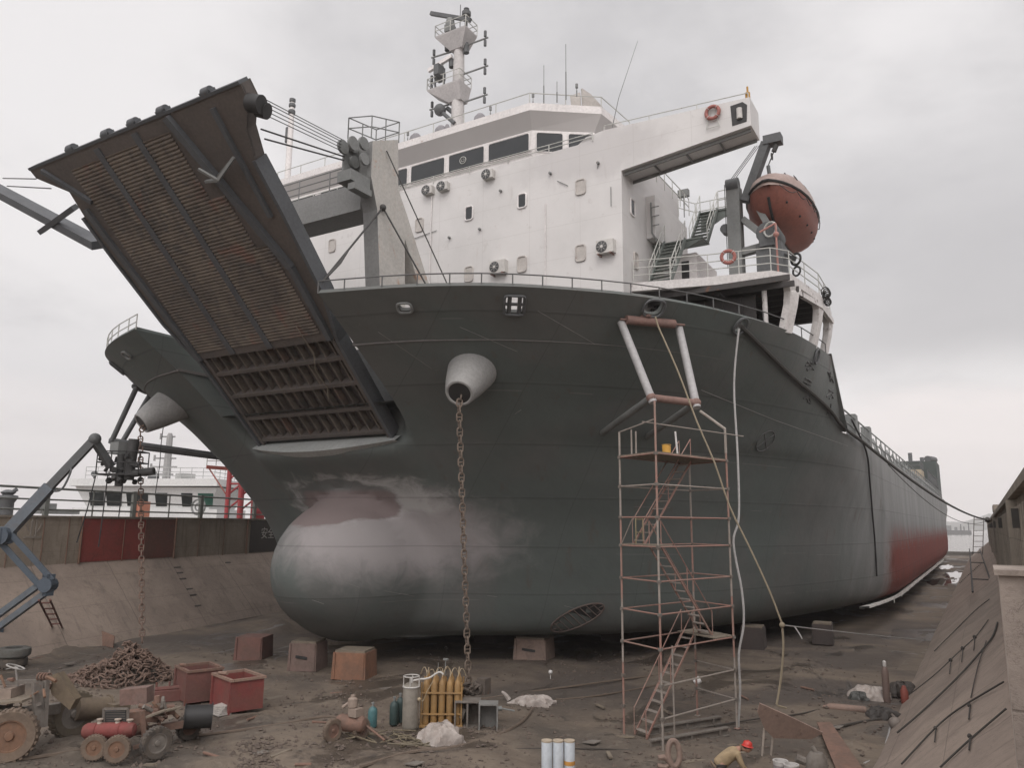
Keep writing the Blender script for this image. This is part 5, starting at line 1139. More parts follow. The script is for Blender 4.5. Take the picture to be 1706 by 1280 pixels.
keel_block(1256,1082,1.3,1.3,1.25,kd,'dark keel block in the shade right behind the scaffold tower',.1); keel_block(1372,1072,1.2,1.2,1.15,kd,'dark keel block in shade, farthest right under the hull',.1)
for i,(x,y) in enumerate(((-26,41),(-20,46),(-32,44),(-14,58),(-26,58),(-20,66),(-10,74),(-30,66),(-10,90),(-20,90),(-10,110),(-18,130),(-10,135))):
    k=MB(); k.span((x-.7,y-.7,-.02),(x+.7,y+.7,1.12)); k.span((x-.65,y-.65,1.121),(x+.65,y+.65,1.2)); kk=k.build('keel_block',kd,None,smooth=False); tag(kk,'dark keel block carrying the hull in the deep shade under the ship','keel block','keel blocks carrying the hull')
# ---- skips
def skip(px,py,w_,d_,h_,mt,label,rot,rimm):
    o=G(px,py); R=Matrix.Rotation(rot,4,'Z'); R.translation=o; b=MB(R); t_=.06
    for a_,c_ in (((-w_/2,-d_/2),(w_/2,-d_/2+t_)),((-w_/2,d_/2-t_),(w_/2,d_/2)),((-w_/2,-d_/2+t_+.001),(-w_/2+t_,d_/2-t_-.001)),((w_/2-t_,-d_/2+t_+.001),(w_/2,d_/2-t_-.001))): b.span((a_[0],a_[1],.08),(c_[0],c_[1],h_))
    b.span((-w_/2+.07,-d_/2+.07,.08),(w_/2-.07,d_/2-.07,.2))
    k=b.build('skip',mt,None,smooth=False); tag(k,label,'skip','red steel skips'); b=MB(R)
    for s_ in (-1,1): b.span((-w_/2-.05,s_*d_/2-.06+.0,h_+.002),(w_/2+.05,s_*d_/2+.06,h_+.09)); b.span((s_*w_/2-.06,-d_/2+.07,h_+.002),(s_*w_/2+.06,d_/2-.07,h_+.088))
    b.tube((-w_*.2,-d_/2,h_+.16),(w_*.1,-d_/2+.1,h_+.2),.06,7); b.build('rim',rimm,k,smooth=False)
    for x in (-w_*.46,w_*.46): b=MB(R); b.span((x-.06,-d_/2-.07,.0),(x+.06,-d_/2-.003,h_)); b.build('rib',mt,k,smooth=False)
    return k
skip(328,1167,1.6,1.3,1.2,redo,'dull red brown steel skip, the left one of the touching pair',-.35,mudr); skip(394,1181,1.8,1.25,1.15,redb,'bright red steel skip with dented tan rim beside the dull one',-.3,W('rim_tan',(.26,.17,.13)))
# ---- gas cylinders and the gear in the middle
och=W('cylinder_ochre',(.33,.195,.075),(.27,.165,.07),2,.6,dirt=.25,rust=.05); tubem=W('hose_cream',(.38,.3,.2))
o=G(735,1212); rk=thing('cylinder_rack',tuple(o),'pallet of ochre gas cylinders with looped hoses on top, beside the white sack','gas cylinders')
bx=(_r*1+_h*.0).normalized(); by=_h
k=0
for j in range(4):
    for i in range(5):
        p=o+bx*((i-2)*.275+.0)+by*(j*.27); b=MB(); b.lathe([(.1,.1),(.118,.14),(.118,1.38),(.095,1.5),(.045,1.56),(.04,1.62),(.03,1.66),(0,1.67)],p,14); b.build('gas_cylinder',och,rk)
b=MB()
for z in (.45,1.15): 
    for j in (-.14,.95): b.bar(o-bx*.7+by*j+V((0,0,z)),o+bx*.7+by*j+V((0,0,z)),.03,.06)
    for i in (-.7,.7): b.bar(o+bx*i-by*.14+V((0,0,z)),o+bx*i+by*.95+V((0,0,z)),.03,.06)
for i in (-.7,.7):
    for j in (-.14,.95): b.tube(o+bx*i+by*j,o+bx*i+by*j+V((0,0,1.5)),.03,6)
b.bar(o-bx*.75+by*.4+V((0,0,.05)),o+bx*.75+by*.4+V((0,0,.05)),1.2,.08); b.build('rack_frame',och,rk,smooth=False)
b=MB(); r3=random.Random(5)
for j in range(3):
    for i in range(5):
        a_=o+bx*((i-2)*.275)+by*(j*.27)+V((0,0,1.66)); c_=a_+bx*r3.choice((-.27,.27,0))+by*.25; m_=(a_+c_)/2+V((0,0,r3.uniform(.15,.3))); b.path(catmull([a_,a_.lerp(m_,.6)+V((0,0,.08)),m_,c_.lerp(m_,.6)+V((0,0,.06)),c_],3),.014,5)
b.build('looped_hose',tubem,rk)
b=MB(); b.tube(o+by*.5+bx*.05+V((0,0,1.6)),o+by*.5+bx*.07+V((0,0,2.15)),.02,5); b.tube(o+by*.5-bx*.2+V((0,0,1.6)),o+by*.5-bx*.2+V((0,0,2.05)),.012,5); b.span(o+by*.5+bx*.0+V((-.02,-.02,2.14)),o+by*.5+bx*.14+V((.02,.02,2.2))); b.build('valve_stem',mgrey,rk)
o=G(683,1217); tk=thing('liquid_gas_tank',tuple(o),'tall dull grey steel gas tank with ring guard, left of the ochre cylinders','gas tank')
b=MB(); b.lathe([(.24,.04),(.275,.1),(.28,.12),(.28,1.38),(.26,1.46),(.15,1.54),(0,1.56)],o,22); b.build('tank_body',W('tank_grey',(.25,.225,.19),(.2,.18,.155),2,.5,dirt=.3),tk)
b=MB(); b.torus(o+V((0,0,1.76)),.27,.022,(0,0,1),22,6)
for a in range(4): q=V((.27*math.cos(a*PI/2+.5),.27*math.sin(a*PI/2+.5),0)); b.tube(o+q+V((0,0,1.4)),o+q+V((0,0,1.76)),.02,5)
b.torus(o+V((0,0,1.42)),.275,.03,(0,0,1),22,6); b.build('ring_guard',plain('guard_white',(.5,.48,.45)),tk)
b=MB(); b.path(catmull([o+V((0,0,1.6)),o+bx*.3+V((0,0,1.66)),o+bx*.6+V((0,0,1.7)),o+bx*.95+V((0,0,1.9)),o+bx*1.1+V((0,0,1.82))],5),.03,6); b.tube(o+V((0,0,1.54)),o+V((0,0,1.7)),.06,8); b.build('filling_hose',plain('hose_white',(.62,.6,.57)),tk)
b=MB(); b.path(catmull([o+bx*.29-by*.05+V((0,0,1.0)),o+bx*.42+V((0,0,.95)),o+bx*.55+V((0,0,1.25)),o+bx*.75+V((0,0,1.6))],5),.015,5); b.ball(o+bx*.3-by*.12+V((0,0,1.02)),.07); b.build('side_hose',tubem,tk)
def sack(px,py,rx,ry,h_,seed,label,mt,name='sack'):
    o=G(px,py); r4=random.Random(seed); ph=[r4.uniform(0,6.3) for _ in range(6)]; b=MB(); rows=[]
    for i in range(19):
        f=i/18*PI/2; rows.append([])
        for k in range(48):
            a=2*PI*k/48; w1=1+.16*math.sin(3*a+ph[0]+f)+.06*math.sin(8*a+ph[4]-4*f)+.08*math.sin(5*a+ph[1]+f*3)+.05*math.sin(11*a+ph[2]+5*f)+.03*math.sin(19*a+ph[3]-7*f)
            zz=max(0,math.sin(f))*h_*(1-.12*abs(math.sin(4*a+ph[2]+6*f))*math.cos(f)+.07*math.sin(9*a-7*f+ph[1])+.2*math.sin(2*a+ph[4]+2*f)*math.cos(f)+.12*math.sin(5*a+ph[3]+4*f)*math.cos(f)+.05*math.sin(13*a+ph[5])*math.cos(f))
            rr_=(math.cos(f)**.55 if i<18 else 0.0)
            rows[-1].append(o+bx*(rx*rr_*w1*math.cos(a))+by*(ry*rr_*w1*math.sin(a))+V((0,0,zz-.01)))
    b.grid(rows,True); return tag(b.build(name,mt,None,ang=30),label,'sack')
sackw=W('sack_white',(.42,.375,.345),(.27,.235,.215),3.2,.9,dirt=.45,dirtc=(.25,.2,.17),bmp=.6)
sack(735,1240,.72,.5,.62,11,'crumpled dirty white sack slumped before the ochre cylinders',sackw); sack(888,1176,.85,.42,.36,23,'long crumpled white sack lying flat right of the grey steel boxes',sackw)
b=MB(); q=G(848,1172); b.path(catmull([q+V((0,0,.12)),q-bx*.15+V((0,0,.32)),q-bx*.3+V((0,0,.42))],4),[.1,.09,.085,.08,.07,.06,.06,.05,.04],7); tag(b.build('sack_neck',sackw,None),'twisted neck of cloth at the left end of the flat white sack','sack')
# open grey steel boxes and the chain end
def tray(px,py,w_,h_,d_,label,mt,div=False):
    o=G(px,py); b=MB(Matrix((bx,by,V((0,0,1)))).transposed().to_4x4()); b.T.translation=o; t_=.05
    b.span((-w_/2,0,0),(-w_/2+t_,d_,h_)); b.span((w_/2-t_,0,0),(w_/2,d_,h_)); b.span((-w_/2+t_+.001,0,0),(w_/2-t_-.001,d_,t_)); b.span((-w_/2+t_+.001,0,h_-t_),(w_/2-t_-.001,d_,h_)); b.span((-w_/2+t_+.001,d_-.04,t_+.001),(w_/2-t_-.001,d_-.002,h_-t_-.001))
    if div: b.span((-.03,.02,t_+.001),(.03,d_-.05,h_-t_-.001)); b.tube((-w_*.3,.3,.3),(-w_*.15,.35,.6),.12,8)
    return tag(b.build('steel_box',mt,None,smooth=False),label,'steel box','open grey steel boxes')
tray(778,1216,.9,.9,.7,'open steel box with clutter right against the ochre cylinders',mudg,True); tray(813,1222,.66,.92,.6,'open empty grey steel box, right of its cluttered neighbour',W('box_grey',(.2,.195,.185),(.15,.147,.14),1.6,.7,rust=.15))
b=MB(); q=G(783,1204); r5=random.Random(9)
for i in range(9):
    c_=q+V((r5.uniform(-.35,.35),r5.uniform(0,.5),.98+r5.uniform(0,.35))); t=V((r5.uniform(-1,1),r5.uniform(-1,1),r5.uniform(-1,1))).normalized(); b.torus(c_,.14,.05,t,12,6)
b.span(q+V((.2,.1,.95)),q+V((.55,.5,1.5))); tag(b.build('shackle_cluster',W('shackle_dark',(.1,.08,.066),(.075,.062,.053),2,.8,rust=.2),None),'dark cluster of shackles and swivels at the foot of the port anchor chain','shackle')
b=MB(); q=G(836,1206); b.tube(q+V((0,0,.5)),q+bx*.45+V((0,0,.42)),.03,6); b.tube(q+V((0,0,.5))-bx*.2,q+V((0,0,.5)),.08,8); tag(b.build('iron_bar',mgrey,None),'short iron bar sticking out right of the grey steel boxes','bar')
# small compressor cart
def wheel(parent,c,axd,R_,w_,tm,rm,name='wheel'):
    axd=V(axd).normalized(); b=MB(); b.lathe([(R_*.62,-w_*.45),(R_*.93,-w_*.5),(R_,-w_*.3),(R_,w_*.3),(R_*.93,w_*.5),(R_*.62,w_*.45),(R_*.6,0),(R_*.62,-w_*.45)],c,26,axd)
    a0=axd.orthogonal().normalized(); q0_=axd.cross(a0)
    for k in range(26): e_=a0*math.cos(k*PI/13)+q0_*math.sin(k*PI/13); b.bar(c+e_*R_*.985-axd*w_*.46,c+e_*R_*.985+axd*w_*.46,R_*.11,R_*.07,e_)
    t_=b.build('wheel',tm,parent); b=MB(); b.lathe([(0,-w_*.02),(R_*.6,-w_*.02),(R_*.6,w_*.02),(0,w_*.02)],c,18,axd); b.build('wheel_disc',mudg,t_); b=MB(); b.lathe([(R_*.63,-w_*.3),(R_*.65,-w_*.42),(R_*.57,-w_*.42),(R_*.54,-w_*.2),(R_*.54,w_*.2),(R_*.57,w_*.42),(R_*.65,w_*.42),(R_*.63,w_*.3)],c,20,axd); b.lathe([(0,-w_*.5),(R_*.15,-w_*.48),(R_*.19,-w_*.3),(R_*.19,w_*.3),(R_*.15,w_*.48),(0,w_*.5)],c,14,axd)
    a_=axd.orthogonal().normalized(); q_=axd.cross(a_)
    for k in range(6): e_=a_*math.cos(k*PI/3+.3)+q_*math.sin(k*PI/3+.3); b.bar(c+e_*R_*.12-axd*w_*.25,c+e_*R_*.58-axd*w_*.28,R_*.2,R_*.07,axd)
    b.build('rim',rm,t_); return t_
rustor=W('rim_rust_orange',(.19,.105,.065),(.15,.09,.06),3,.8,dirt=.3)
o=G(580,1238); cc=thing('compressor_cart',tuple(o),'small dusty two wheeled compressor cart beside the teal bottle','cart')
b=MB(); b.lathe([(0,-.55),(.2,-.5),(.27,-.4),(.27,.4),(.2,.5),(0,.55)],o+by*.35+V((0,0,.5)),16,bx*.9-by*.3); b.build('air_tank',mudr,cc)
wheel(cc,o-bx*.52+V((0,0,.36)),bx*.75-by*.55,.36,.16,tyretan,mudr); wheel(cc,o+bx*.35+by*.35+V((0,0,.34)),bx*.75-by*.55,.33,.16,tyretan,mudr)
b=MB(); b.span(o+V((-.15,.1,.75)),o+V((.2,.45,1.0))); b.lathe([(.1,0),(.16,.05),(.16,.3),(.08,.36),(.08,.42),(0,.44)],o+by*.3+V((.05,0,.98)),12); b.tube(o+by*.3+V((-.1,0,1.15)),o+by*.3-bx*.3+V((0,0,1.0)),.05,7); b.build('pump_head',W('dust_tan',(.28,.22,.18)),cc)
b=MB(); b.tube(o+bx*.5+by*.3+V((0,0,.45)),o+bx*1.2-by*.1+V((0,0,.1)),.04,6); b.tube(o-bx*.2+by*.3+V((0,0,.5)),o-bx*1.2+V((0,0,.62)),.035,6); b.build('tow_bar',mudr,cc)
teal=W('bottle_teal',(.06,.16,.17),(.05,.125,.135),3,.6,dirt=.3); dteal=W('bottle_dark',(.035,.06,.058),(.03,.05,.048),3,.6)
for px,py,h_,r_,mt,lb in ((620,1212,.68,.16,teal,'short teal gas bottle standing right of the compressor cart'),(656,1208,.8,.16,dteal,'dark green gas bottle in the shade left of the tall grey tank'),(666,1204,.85,.15,dteal,'dark green gas bottle touching the tall grey tank')):
    p=G(px,py); b=MB(); b.lathe([(r_*.9,0),(r_,.04),(r_,h_*.78),(r_*.8,h_*.9),(r_*.35,h_*.97),(r_*.3,h_)],p,16); g_=b.build('gas_bottle',mt,None); tag(g_,lb,'gas bottle','small gas bottles'); b=MB(); b.tube(p+V((0,0,h_)),p+V((0,0,h_+.14)),.04,7); b.tube(p+V((-.06,0,h_+.1)),p+V((.06,0,h_+.1)),.025,6); b.build('valve',mgrey,g_)
# three pale cylinders at the bottom
palec=W('cylinder_pale',(.52,.56,.6),(.45,.49,.53),2,.5)
for px,lb in ((911,'leftmost of three pale blue grey cylinders standing in a row'),(930,'middle one of three pale blue grey cylinders standing in a row'),(949,'rightmost of three pale cylinders, with an orange band')):
    p=G(px,1302); b=MB(); b.lathe([(.14,0),(.15,.03),(.15,1.03),(.14,1.06),(0,1.06)],p,18); g_=b.build('gas_cylinder',palec,None); tag(g_,lb,'cylinder','pale cylinders at the front'); b=MB(); b.lathe([(.153,1.02),(.155,1.03),(.155,1.05),(.15,1.065),(0,1.065)],p,18); b.build('cap',W('cap_tan',(.4,.33,.25)),g_)
    if px==949: b=MB(); b.lathe([(.152,.42),(.154,.43),(.154,.52),(.152,.53)],p,18); b.build('orange_band',W('band_orange',(.5,.25,.06)),g_)
# ---- hoses over the floor
def floor_hose(pts,r_,mt,label,k=6):
    b=MB(); P_=[G(x,y)+V((0,0,r_*.9)) for x,y in pts]; b.path(catmull(P_,k),r_,6); return tag(b.build('hose',mt,None),label,'hose','hoses across the dock floor')
hb=W('hose_brown',(.14,.105,.08),(.11,.085,.066),3,.85); hd=W('hose_dark',(.06,.05,.043),(.045,.04,.036),3,.85)
floor_hose([(-30,1279),(60,1266),(135,1254)],.06,hb,'brown hose on the ground at the lower left corner'); floor_hose([(322,1230),(400,1220),(480,1208),(552,1197),(610,1213),(660,1240),(720,1252)],.05,hb,'brown hose running from the machine to the compressor cart'); floor_hose([(600,1282),(680,1258),(760,1248),(830,1228),(870,1205),(888,1183)],.055,hb,'brown hose curving round in front of the white sacks'); floor_hose([(800,1168),(880,1156),(960,1145),(1045,1133),(1110,1126)],.045,hb,'brown hose passing behind the flat white sack to the scaffold'); floor_hose([(925,1168),(990,1162),(1050,1152),(1110,1140)],.035,hb,'thin brown hose from the flat white sack to the scaffold'); floor_hose([(700,1256),(860,1250),(1000,1250),(1100,1256)],.025,hd,'thin dark cable lying in front of the pale cylinders')
floor_hose([(1190,1212),(1260,1200),(1330,1192),(1380,1180)],.03,hd,'thin dark cable from the scaffold foot to the lying bottle'); floor_hose([(1370,1217),(1400,1213),(1440,1205),(1475,1200)],.05,hd,'dark hose behind the leaning plate'); floor_hose([(1440,1275),(1466,1262),(1478,1235),(1485,1205)],.035,hosew,'pale hose at the foot of the right apron')
b=MB(); r6=random.Random(2)
for j in range(7):
    q=G(655+r6.uniform(-40,40),1235+r6.uniform(-10,14)); P_=[q+V((r6.uniform(-.8,.8),r6.uniform(-.6,.6),r6.uniform(.03,.18))) for _ in range(6)]; b.path(catmull(P_,5),.022,5)
tag(b.build('tangled_hose',W('hose_olive',(.17,.14,.095)),None),'tangle of thin olive hoses between the cart and the white sack','hose')
# ---- leaning plate, worker, pails and gear at the right
pz=AY; OY=G(1300,1262).y
pts=[(1266,1173),(1262,1188),(1274,1216),(1289,1231),(1352,1233),(1372,1222),(1320,1197)]
org=G(1300,1262); dn=(_h*.92+V((0,0,.39))).normalized()
def onp(px,py): d=ray(px,py); return CAM+d*((org+V((0,0,.55))-CAM).dot(dn)/d.dot(dn))
pp=[onp(*q) for q in pts]; b=MB(); b.prism(pp,dn*.05); lp_=tag(b.build('leaning_plate',W('plate_pink_rust',(.27,.19,.155),(.21,.15,.125),1.3,.85,rust=.3,rustc=(.1,.06,.045)),None,smooth=False),'tilted pinkish rusty steel plate propped on two legs, right of the worker','steel plate'); lp_['_o']=tuple(lp_.location)
b=MB()
for px,py in ((1275,1218),(1290,1230)): q=onp(px,py); b.bar(q+dn*.1,V((q.x-.15,q.y+.1,0)),.06,.06)
b.build('leg',W('leg_pale',(.33,.28,.24)),lp_,smooth=False)
b=MB(); b.prism([G(1362,1222)+V((0,0,.35)),G(1385,1222)+V((0,0,.35)),G(1450,1300)+V((0,0,.02)),G(1400,1300)+V((0,0,.02))],(0,0,-.05)); tag(b.build('ramp_sheet',mudr,None,smooth=False),'long muddy rusty sheet sloping down right of the leaning plate','steel plate')
pailm=W('pail_white',(.52,.5,.48),(.42,.4,.385),4,.5,dirt=.2)
for px,py,lb in ((1302,1305,'dirty white pail nearer the leaning plate'),(1320,1312,'dirty white pail at the lower edge, in front of another pail')):
    p=G(px,py); b=MB(); b.lathe([(.17,0),(.2,.55),(.21,.55),(.21,.58),(.17,.58),(.16,.1),(0,.1)],p,20); g_=b.build('pail',pailm,None); tag(g_,lb,'pail','white pails'); b=MB(); b.lathe([(.19,.4),(.202,.4),(.202,.47),(.195,.47)],p,20); b.build('pail_band',W('band_grey',(.25,.22,.22)),g_)
b=MB(); q=G(1362,1292); b.lathe([(.3,0),(.32,.1),(.28,.45),(.18,.6),(0,.62)],q,14); b.tube(q+V((-.3,0,.3)),q+V((-.55,-.1,.4)),.12,8); b.tube(q+V((0,0,.6)),q+V((-.1,0,.75)),.06,7); tag(b.build('pump',mudg,None),'muddy grey pump on the ground right of the white pails','pump')
cyl=W('bottle_tan',(.25,.17,.135),(.2,.14,.115),2,.7,dirt=.3)
p0,p1=G(1377,1184)+V((0,0,.13)),G(1444,1190)+V((0,0,.13)); d_=(p1-p0); b=MB(); b.lathe([(.05,-.12),(.06,0),(.12,.1),(.14,.16),(.14,d_.length-.05),(.1,d_.length)],p0,14,d_); tag(b.build('gas_bottle',cyl,None),'tan gas bottle lying on its side right of the leaning plate','gas bottle')
p=G(1478,1172); b=MB(); b.lathe([(.13,0),(.14,.04),(.14,1.2),(.1,1.36),(.05,1.42)],p,14); g_=b.build('gas_bottle',W('bottle_brown',(.15,.105,.09)),None); tag(g_,'brown gas bottle standing upright by the white rubbish near the apron','gas bottle'); b=MB(); b.lathe([(.06,1.4),(.07,1.45),(.07,1.6),(.03,1.64)],p,10); b.build('valve_cap',pailm,g_)
b=MB(); p=G(1508,1174); b.lathe([(.13,0),(.15,.05),(.15,.5),(.1,.6),(.07,.7),(0,.72)],p,14); tag(b.build('red_drum',W('drum_red',(.22,.06,.045)),None),'small faded red drum at the foot of the right apron','drum')
sack(1452,1166,.75,.55,.5,31,'white rubbish bag bulging beside the brown upright gas bottle',sackw,'rubbish_bag'); sack(1432,1168,.4,.35,.35,37,'dark rubbish bag left of the white one',W('bag_dark',(.07,.07,.065),(.05,.05,.048),3,.6),'rubbish_bag'); sack(1505,1160,.55,.6,.55,43,'dark brown rubbish heap against the right apron foot',W('bag_brown',(.06,.05,.044)),'rubbish_heap'); sack(1470,1196,.6,.5,.35,47,'low dark rubbish heap in front of the upright gas bottle',W('bag_black',(.05,.044,.04)),'rubbish_heap')
b=MB(); p=G(1492,1216); b.ball(p+V((0,0,.2)),.22); b.tube(p+V((0,0,.4)),p+V((-.1,0,.5)),.04,6); tag(b.build('float_ball',W('float_grey',(.2,.17,.15)),None),'grey float ball at the foot of the right apron','float')
b=MB(); p=G(1156,1138); b.lathe([(.1,0),(.16,.03),(.16,.28),(.13,.33),(0,.34)],p,14,V((.6,.3,.35))); tag(b.build('white_can',plain('can_white',(.62,.6,.58)),None),'white plastic can lying on the ground behind the scaffold','can')
b=MB(); p=G(917,1132); b.tube(p,p+V((0,0,.25)),.02,5); b.ball(p+V((0,0,.3)),.1); tag(b.build('marker',plain('marker_white',(.62,.6,.58)),None),'small white marker on the floor left of the scaffold','marker')
# ---- worker, bent over to the right
skin=W('skin',(.36,.2,.14),(.3,.165,.115),6,.55,bmp=.05); jack=W('work_jacket',(.34,.255,.15),(.26,.195,.12),3,.9,dirt=.25,bmp=.4); trou=W('work_trousers',(.11,.1,.095),(.085,.078,.075),3,.9)
WO=G(1222,1338); WR=Matrix((bx,by,V((0,0,1)))).transposed().to_4x4(); WR.translation=WO
def skinned(name,verts,edges,mt,parent,root=0,sub=2):
    me=bpy.data.meshes.new(name); me.from_pydata([tuple(v[:3]) for v in verts],edges,[]); o=bpy.data.objects.new(name,me); C.objects.link(o)
    sk=o.modifiers.new('k','SKIN'); 
    for i,v in enumerate(verts): me.skin_vertices[0].data[i].radius=(v[3],v[4] if len(v)>4 else v[3]); me.skin_vertices[0].data[i].use_root=(i==root)
    sb=o.modifiers.new('u','SUBSURF'); sb.levels=sub; sb.render_levels=sub; bpy.context.view_layer.update()
    m2=bpy.data.meshes.new_from_object(o.evaluated_get(bpy.context.evaluated_depsgraph_get())); bpy.data.objects.remove(o)
    m2.polygons.foreach_set('use_smooth',[True]*len(m2.polygons)); m2.materials.clear(); m2.materials.append(mt)
    o=bpy.data.objects.new(name,m2); C.objects.link(o)
    if parent: o.parent=parent
    return o
pv_,ch,nk,hd_=(-.32,0,.92),(.12,0,1.26),(.27,0,1.33),(.44,-.02,1.33)
per=bpy.data.objects.new('person',None); C.objects.link(per); per.matrix_world=WR; per['_o']=(0,0,0); tag(per,'worker in tan jacket and red helmet bending over right of the scaffold','person')
bodyv=[(-.32,0,.92,.12,.15),(-.1,0,1.1,.115,.15),(.1,0,1.24,.12,.17),(.22,0,1.31,.06,.07),(.3,0,1.33,.05),
 (.1,.19,1.2,.065),(.24,.24,.95,.045),(.36,.16,.74,.032),(.42,.12,.68,.03),(.1,-.19,1.2,.065),(.2,-.25,.95,.045),(.36,-.18,.76,.032),(.42,-.14,.7,.03),
 (-.33,.1,.85,.09),(-.24,.12,.48,.062),(-.36,.13,.09,.042),(-.26,.13,.04,.035),(-.33,-.1,.85,.09),(-.12,-.12,.48,.062),(-.2,-.13,.09,.042),(-.08,-.13,.04,.035)]
bode=[(0,1),(1,2),(2,3),(3,4),(2,5),(5,6),(6,7),(7,8),(2,9),(9,10),(10,11),(11,12),(0,13),(13,14),(14,15),(15,16),(0,17),(17,18),(18,19),(19,20)]
bod=skinned('body',bodyv,bode,skin,per)
skinned('jacket',[(-.42,0,.84,.165,.2),(-.1,0,1.11,.15,.19),(.1,0,1.26,.14,.2),(.19,0,1.31,.075,.09),(.1,.2,1.21,.085),(.24,.25,.95,.065),(.35,.17,.76,.05),(.1,-.2,1.21,.085),(.2,-.26,.95,.065),(.35,-.19,.78,.05)],[(0,1),(1,2),(2,3),(2,4),(4,5),(5,6),(2,7),(7,8),(8,9)],jack,per)
b=MB(); b.torus(V((-.43,0,.83)),.17,.028,(.8,0,.6),18,6); b.torus(V((.24,0,1.325)),.075,.02,(1,0,.15),14,6); b.build('jacket_trim',W('jacket_dark',(.16,.115,.075)),per)
skinned('trousers',[(-.34,0,.93,.135,.175),(-.33,.11,.83,.11),(-.24,.12,.48,.085),(-.36,.13,.1,.07),(-.33,-.11,.83,.11),(-.12,-.12,.48,.085),(-.2,-.13,.1,.07)],[(0,1),(1,2),(2,3),(0,4),(4,5),(5,6)],trou,per)
b=MB(); hc=V((.42,0,1.32)); b.ball(hc,.105,16,12,(1.0,.86,1.12)); b.ball(hc+V((.105,0,-.035)),.022,8,6,(1,.7,1.2)); 
for s_ in (-1,1): b.ball(hc+V((.088,s_*.036,.012)),.014,8,6); b.ball(hc+V((-.01,s_*.092,-.01)),.026,8,6,(1,.4,1.3))
b.span(hc+V((.088,-.025,-.078)),hc+V((.1,.025,-.068))); b.tube(hc+V((-.03,0,-.05)),V((.26,0,1.3)),.055,10)
b.build('head',skin,per)
b=MB(); prof=[(.155,-.01),(.15,.0),(.125,.012),(.122,.05),(.1,.1),(.06,.125),(0,.135)]; b.lathe(prof,hc+V((0,0,.045)),20,V((.2,0,1))); b.bar(hc+V((.05,0,.175)),hc+V((-.08,0,.165)),.03,.02); b.build('helmet',W('helmet_red',(.5,.04,.03),(.44,.04,.03),3,.4,bmp=0),per)
b=MB(); b.lathe([(.112,-.02),(.113,.0),(.11,.02)],hc+V((0,0,.02)),16); b.build('hair',black,per)
for s_,hp_ in ((1,V((.42,.12,.68))),(-1,V((.42,-.14,.7)))):
    b=MB(); b.ball(hp_+V((.04,0,-.03)),.045,10,7,(1,.9,.6))
    for k,(dy,L) in enumerate(((-.033,.07),(-.011,.085),(.011,.08),(.033,.062))): b.path([hp_+V((.06,dy,-.035)),hp_+V((.06+L*.5,dy,-.06)),hp_+V((.06+L*.7,dy,-.1))],[.011,.01,.008],6)
    b.path([hp_+V((.02,-s_*.04,-.03)),hp_+V((.06,-s_*.065,-.06)),hp_+V((.09,-s_*.06,-.09))],[.013,.011,.009],6); b.build('hand',skin,per)
# ---- cables strung along the right apron, concrete post, ladder
apn=V((-4.0,0,4.4)).normalized()
def AP(px,py,off=.04): d=ray(px,py); p0=V((-3.4,0,.02)); return CAM+d*((p0-CAM).dot(apn)/d.dot(apn))+apn*off
def apron_cable(pts,r_,label,knots=()):
    P_=catmull([AP(*q,off=.03+r_) for q in pts],5); b=MB(); b.path(P_,r_,6)
    for q in knots: b.ball(AP(*q,off=.07),.075 if q[1]<1120 else .05,7,5,(1,1.8,1)); b.tube(AP(*q,off=.05),AP(q[0]-2,q[1]+22,off=.05),.018,5)
    return tag(b.build('cable',rope,None),label,'cable','cables strung along the right apron')
apron_cable([(1500,1172),(1555,1130),(1600,1088),(1628,1062),(1648,1035)],.02,'thin knotted cable along the right apron',((1586,1103),(1606,1083),(1626,1064)))
apron_cable([(1497,1225),(1540,1188),(1600,1130),(1640,1085),(1657,1062),(1664,1040)],.032,'thick dark cable curving up the right apron'); apron_cable([(1505,1277),(1560,1218),(1600,1185),(1675,1140)],.024,'dark cable along the apron reaching the beige post',((1562,1218),(1619,1180))); apron_cable([(1570,1283),(1618,1238),(1680,1185)],.022,'lowest dark cable near the camera on the right apron',((1620,1232),)); apron_cable([(1558,1087),(1590,1055),(1625,1020),(1650,1000)],.025,'thin cable high and far along the right apron'); apron_cable([(1620,1165),(1632,1110),(1645,1070)],.015,'thin wire crossing between two apron cables')
b=MB()
for i in range(16): p=AP(1600+i*2.4,972-i*2.2,.05); b.box(p,(.12,.5,.1))
tag(b.build('rubber_fender',rubber,None,smooth=False),'row of small dark rubber pads high on the right apron','fender')
b=MB(); b.span((.1,10,2.6),(.82,11.2,6.5)); b.span((.06,9.95,6.502),(.86,11.25,6.56)); b.tube((.3,9.97,5.2),(.3,10.0,5.2),.03,8); b.tube((.32,9.97,4.4),(.32,10,4.4),.03,8); b.tube((.36,9.97,3.9),(.36,10,3.9),.03,8)
cp=tag(b.build('concrete_post',beige,None,smooth=False),'tall beige concrete post at the right edge nearest the camera','post')
b=MB(); 
for k in range(3): b.bar((.44+.1*k,9.98,6.2),(.46+.1*k,9.98,5.2+.2*k),.015,.015)
tag(b.build('iron_bracket',mudr,None,smooth=False),'rusty iron strips on the face of the beige concrete post','bracket')
def ladder(a_,c_,w_,side,n_,label,mt,r_=.035):
    a_,c_,side=V(a_),V(c_),V(side).normalized(); b=MB()
    for s_ in (-.5,.5): b.tube(a_+side*w_*s_,c_+side*w_*s_,r_,6)
    for i in range(n_): p=a_.lerp(c_,(i+.5)/n_); b.tube(p-side*w_/2,p+side*w_/2,r_*.8,5)
    return tag(b.build('ladder',mt,None),label,'ladder')
lp0=DP(1631,928,120); ladder(DP(1629,925,120),DP(1631,862,120),1.5,_r,7,'thin rusty ladder frame standing at the far end of the right apron',mudg,.06)
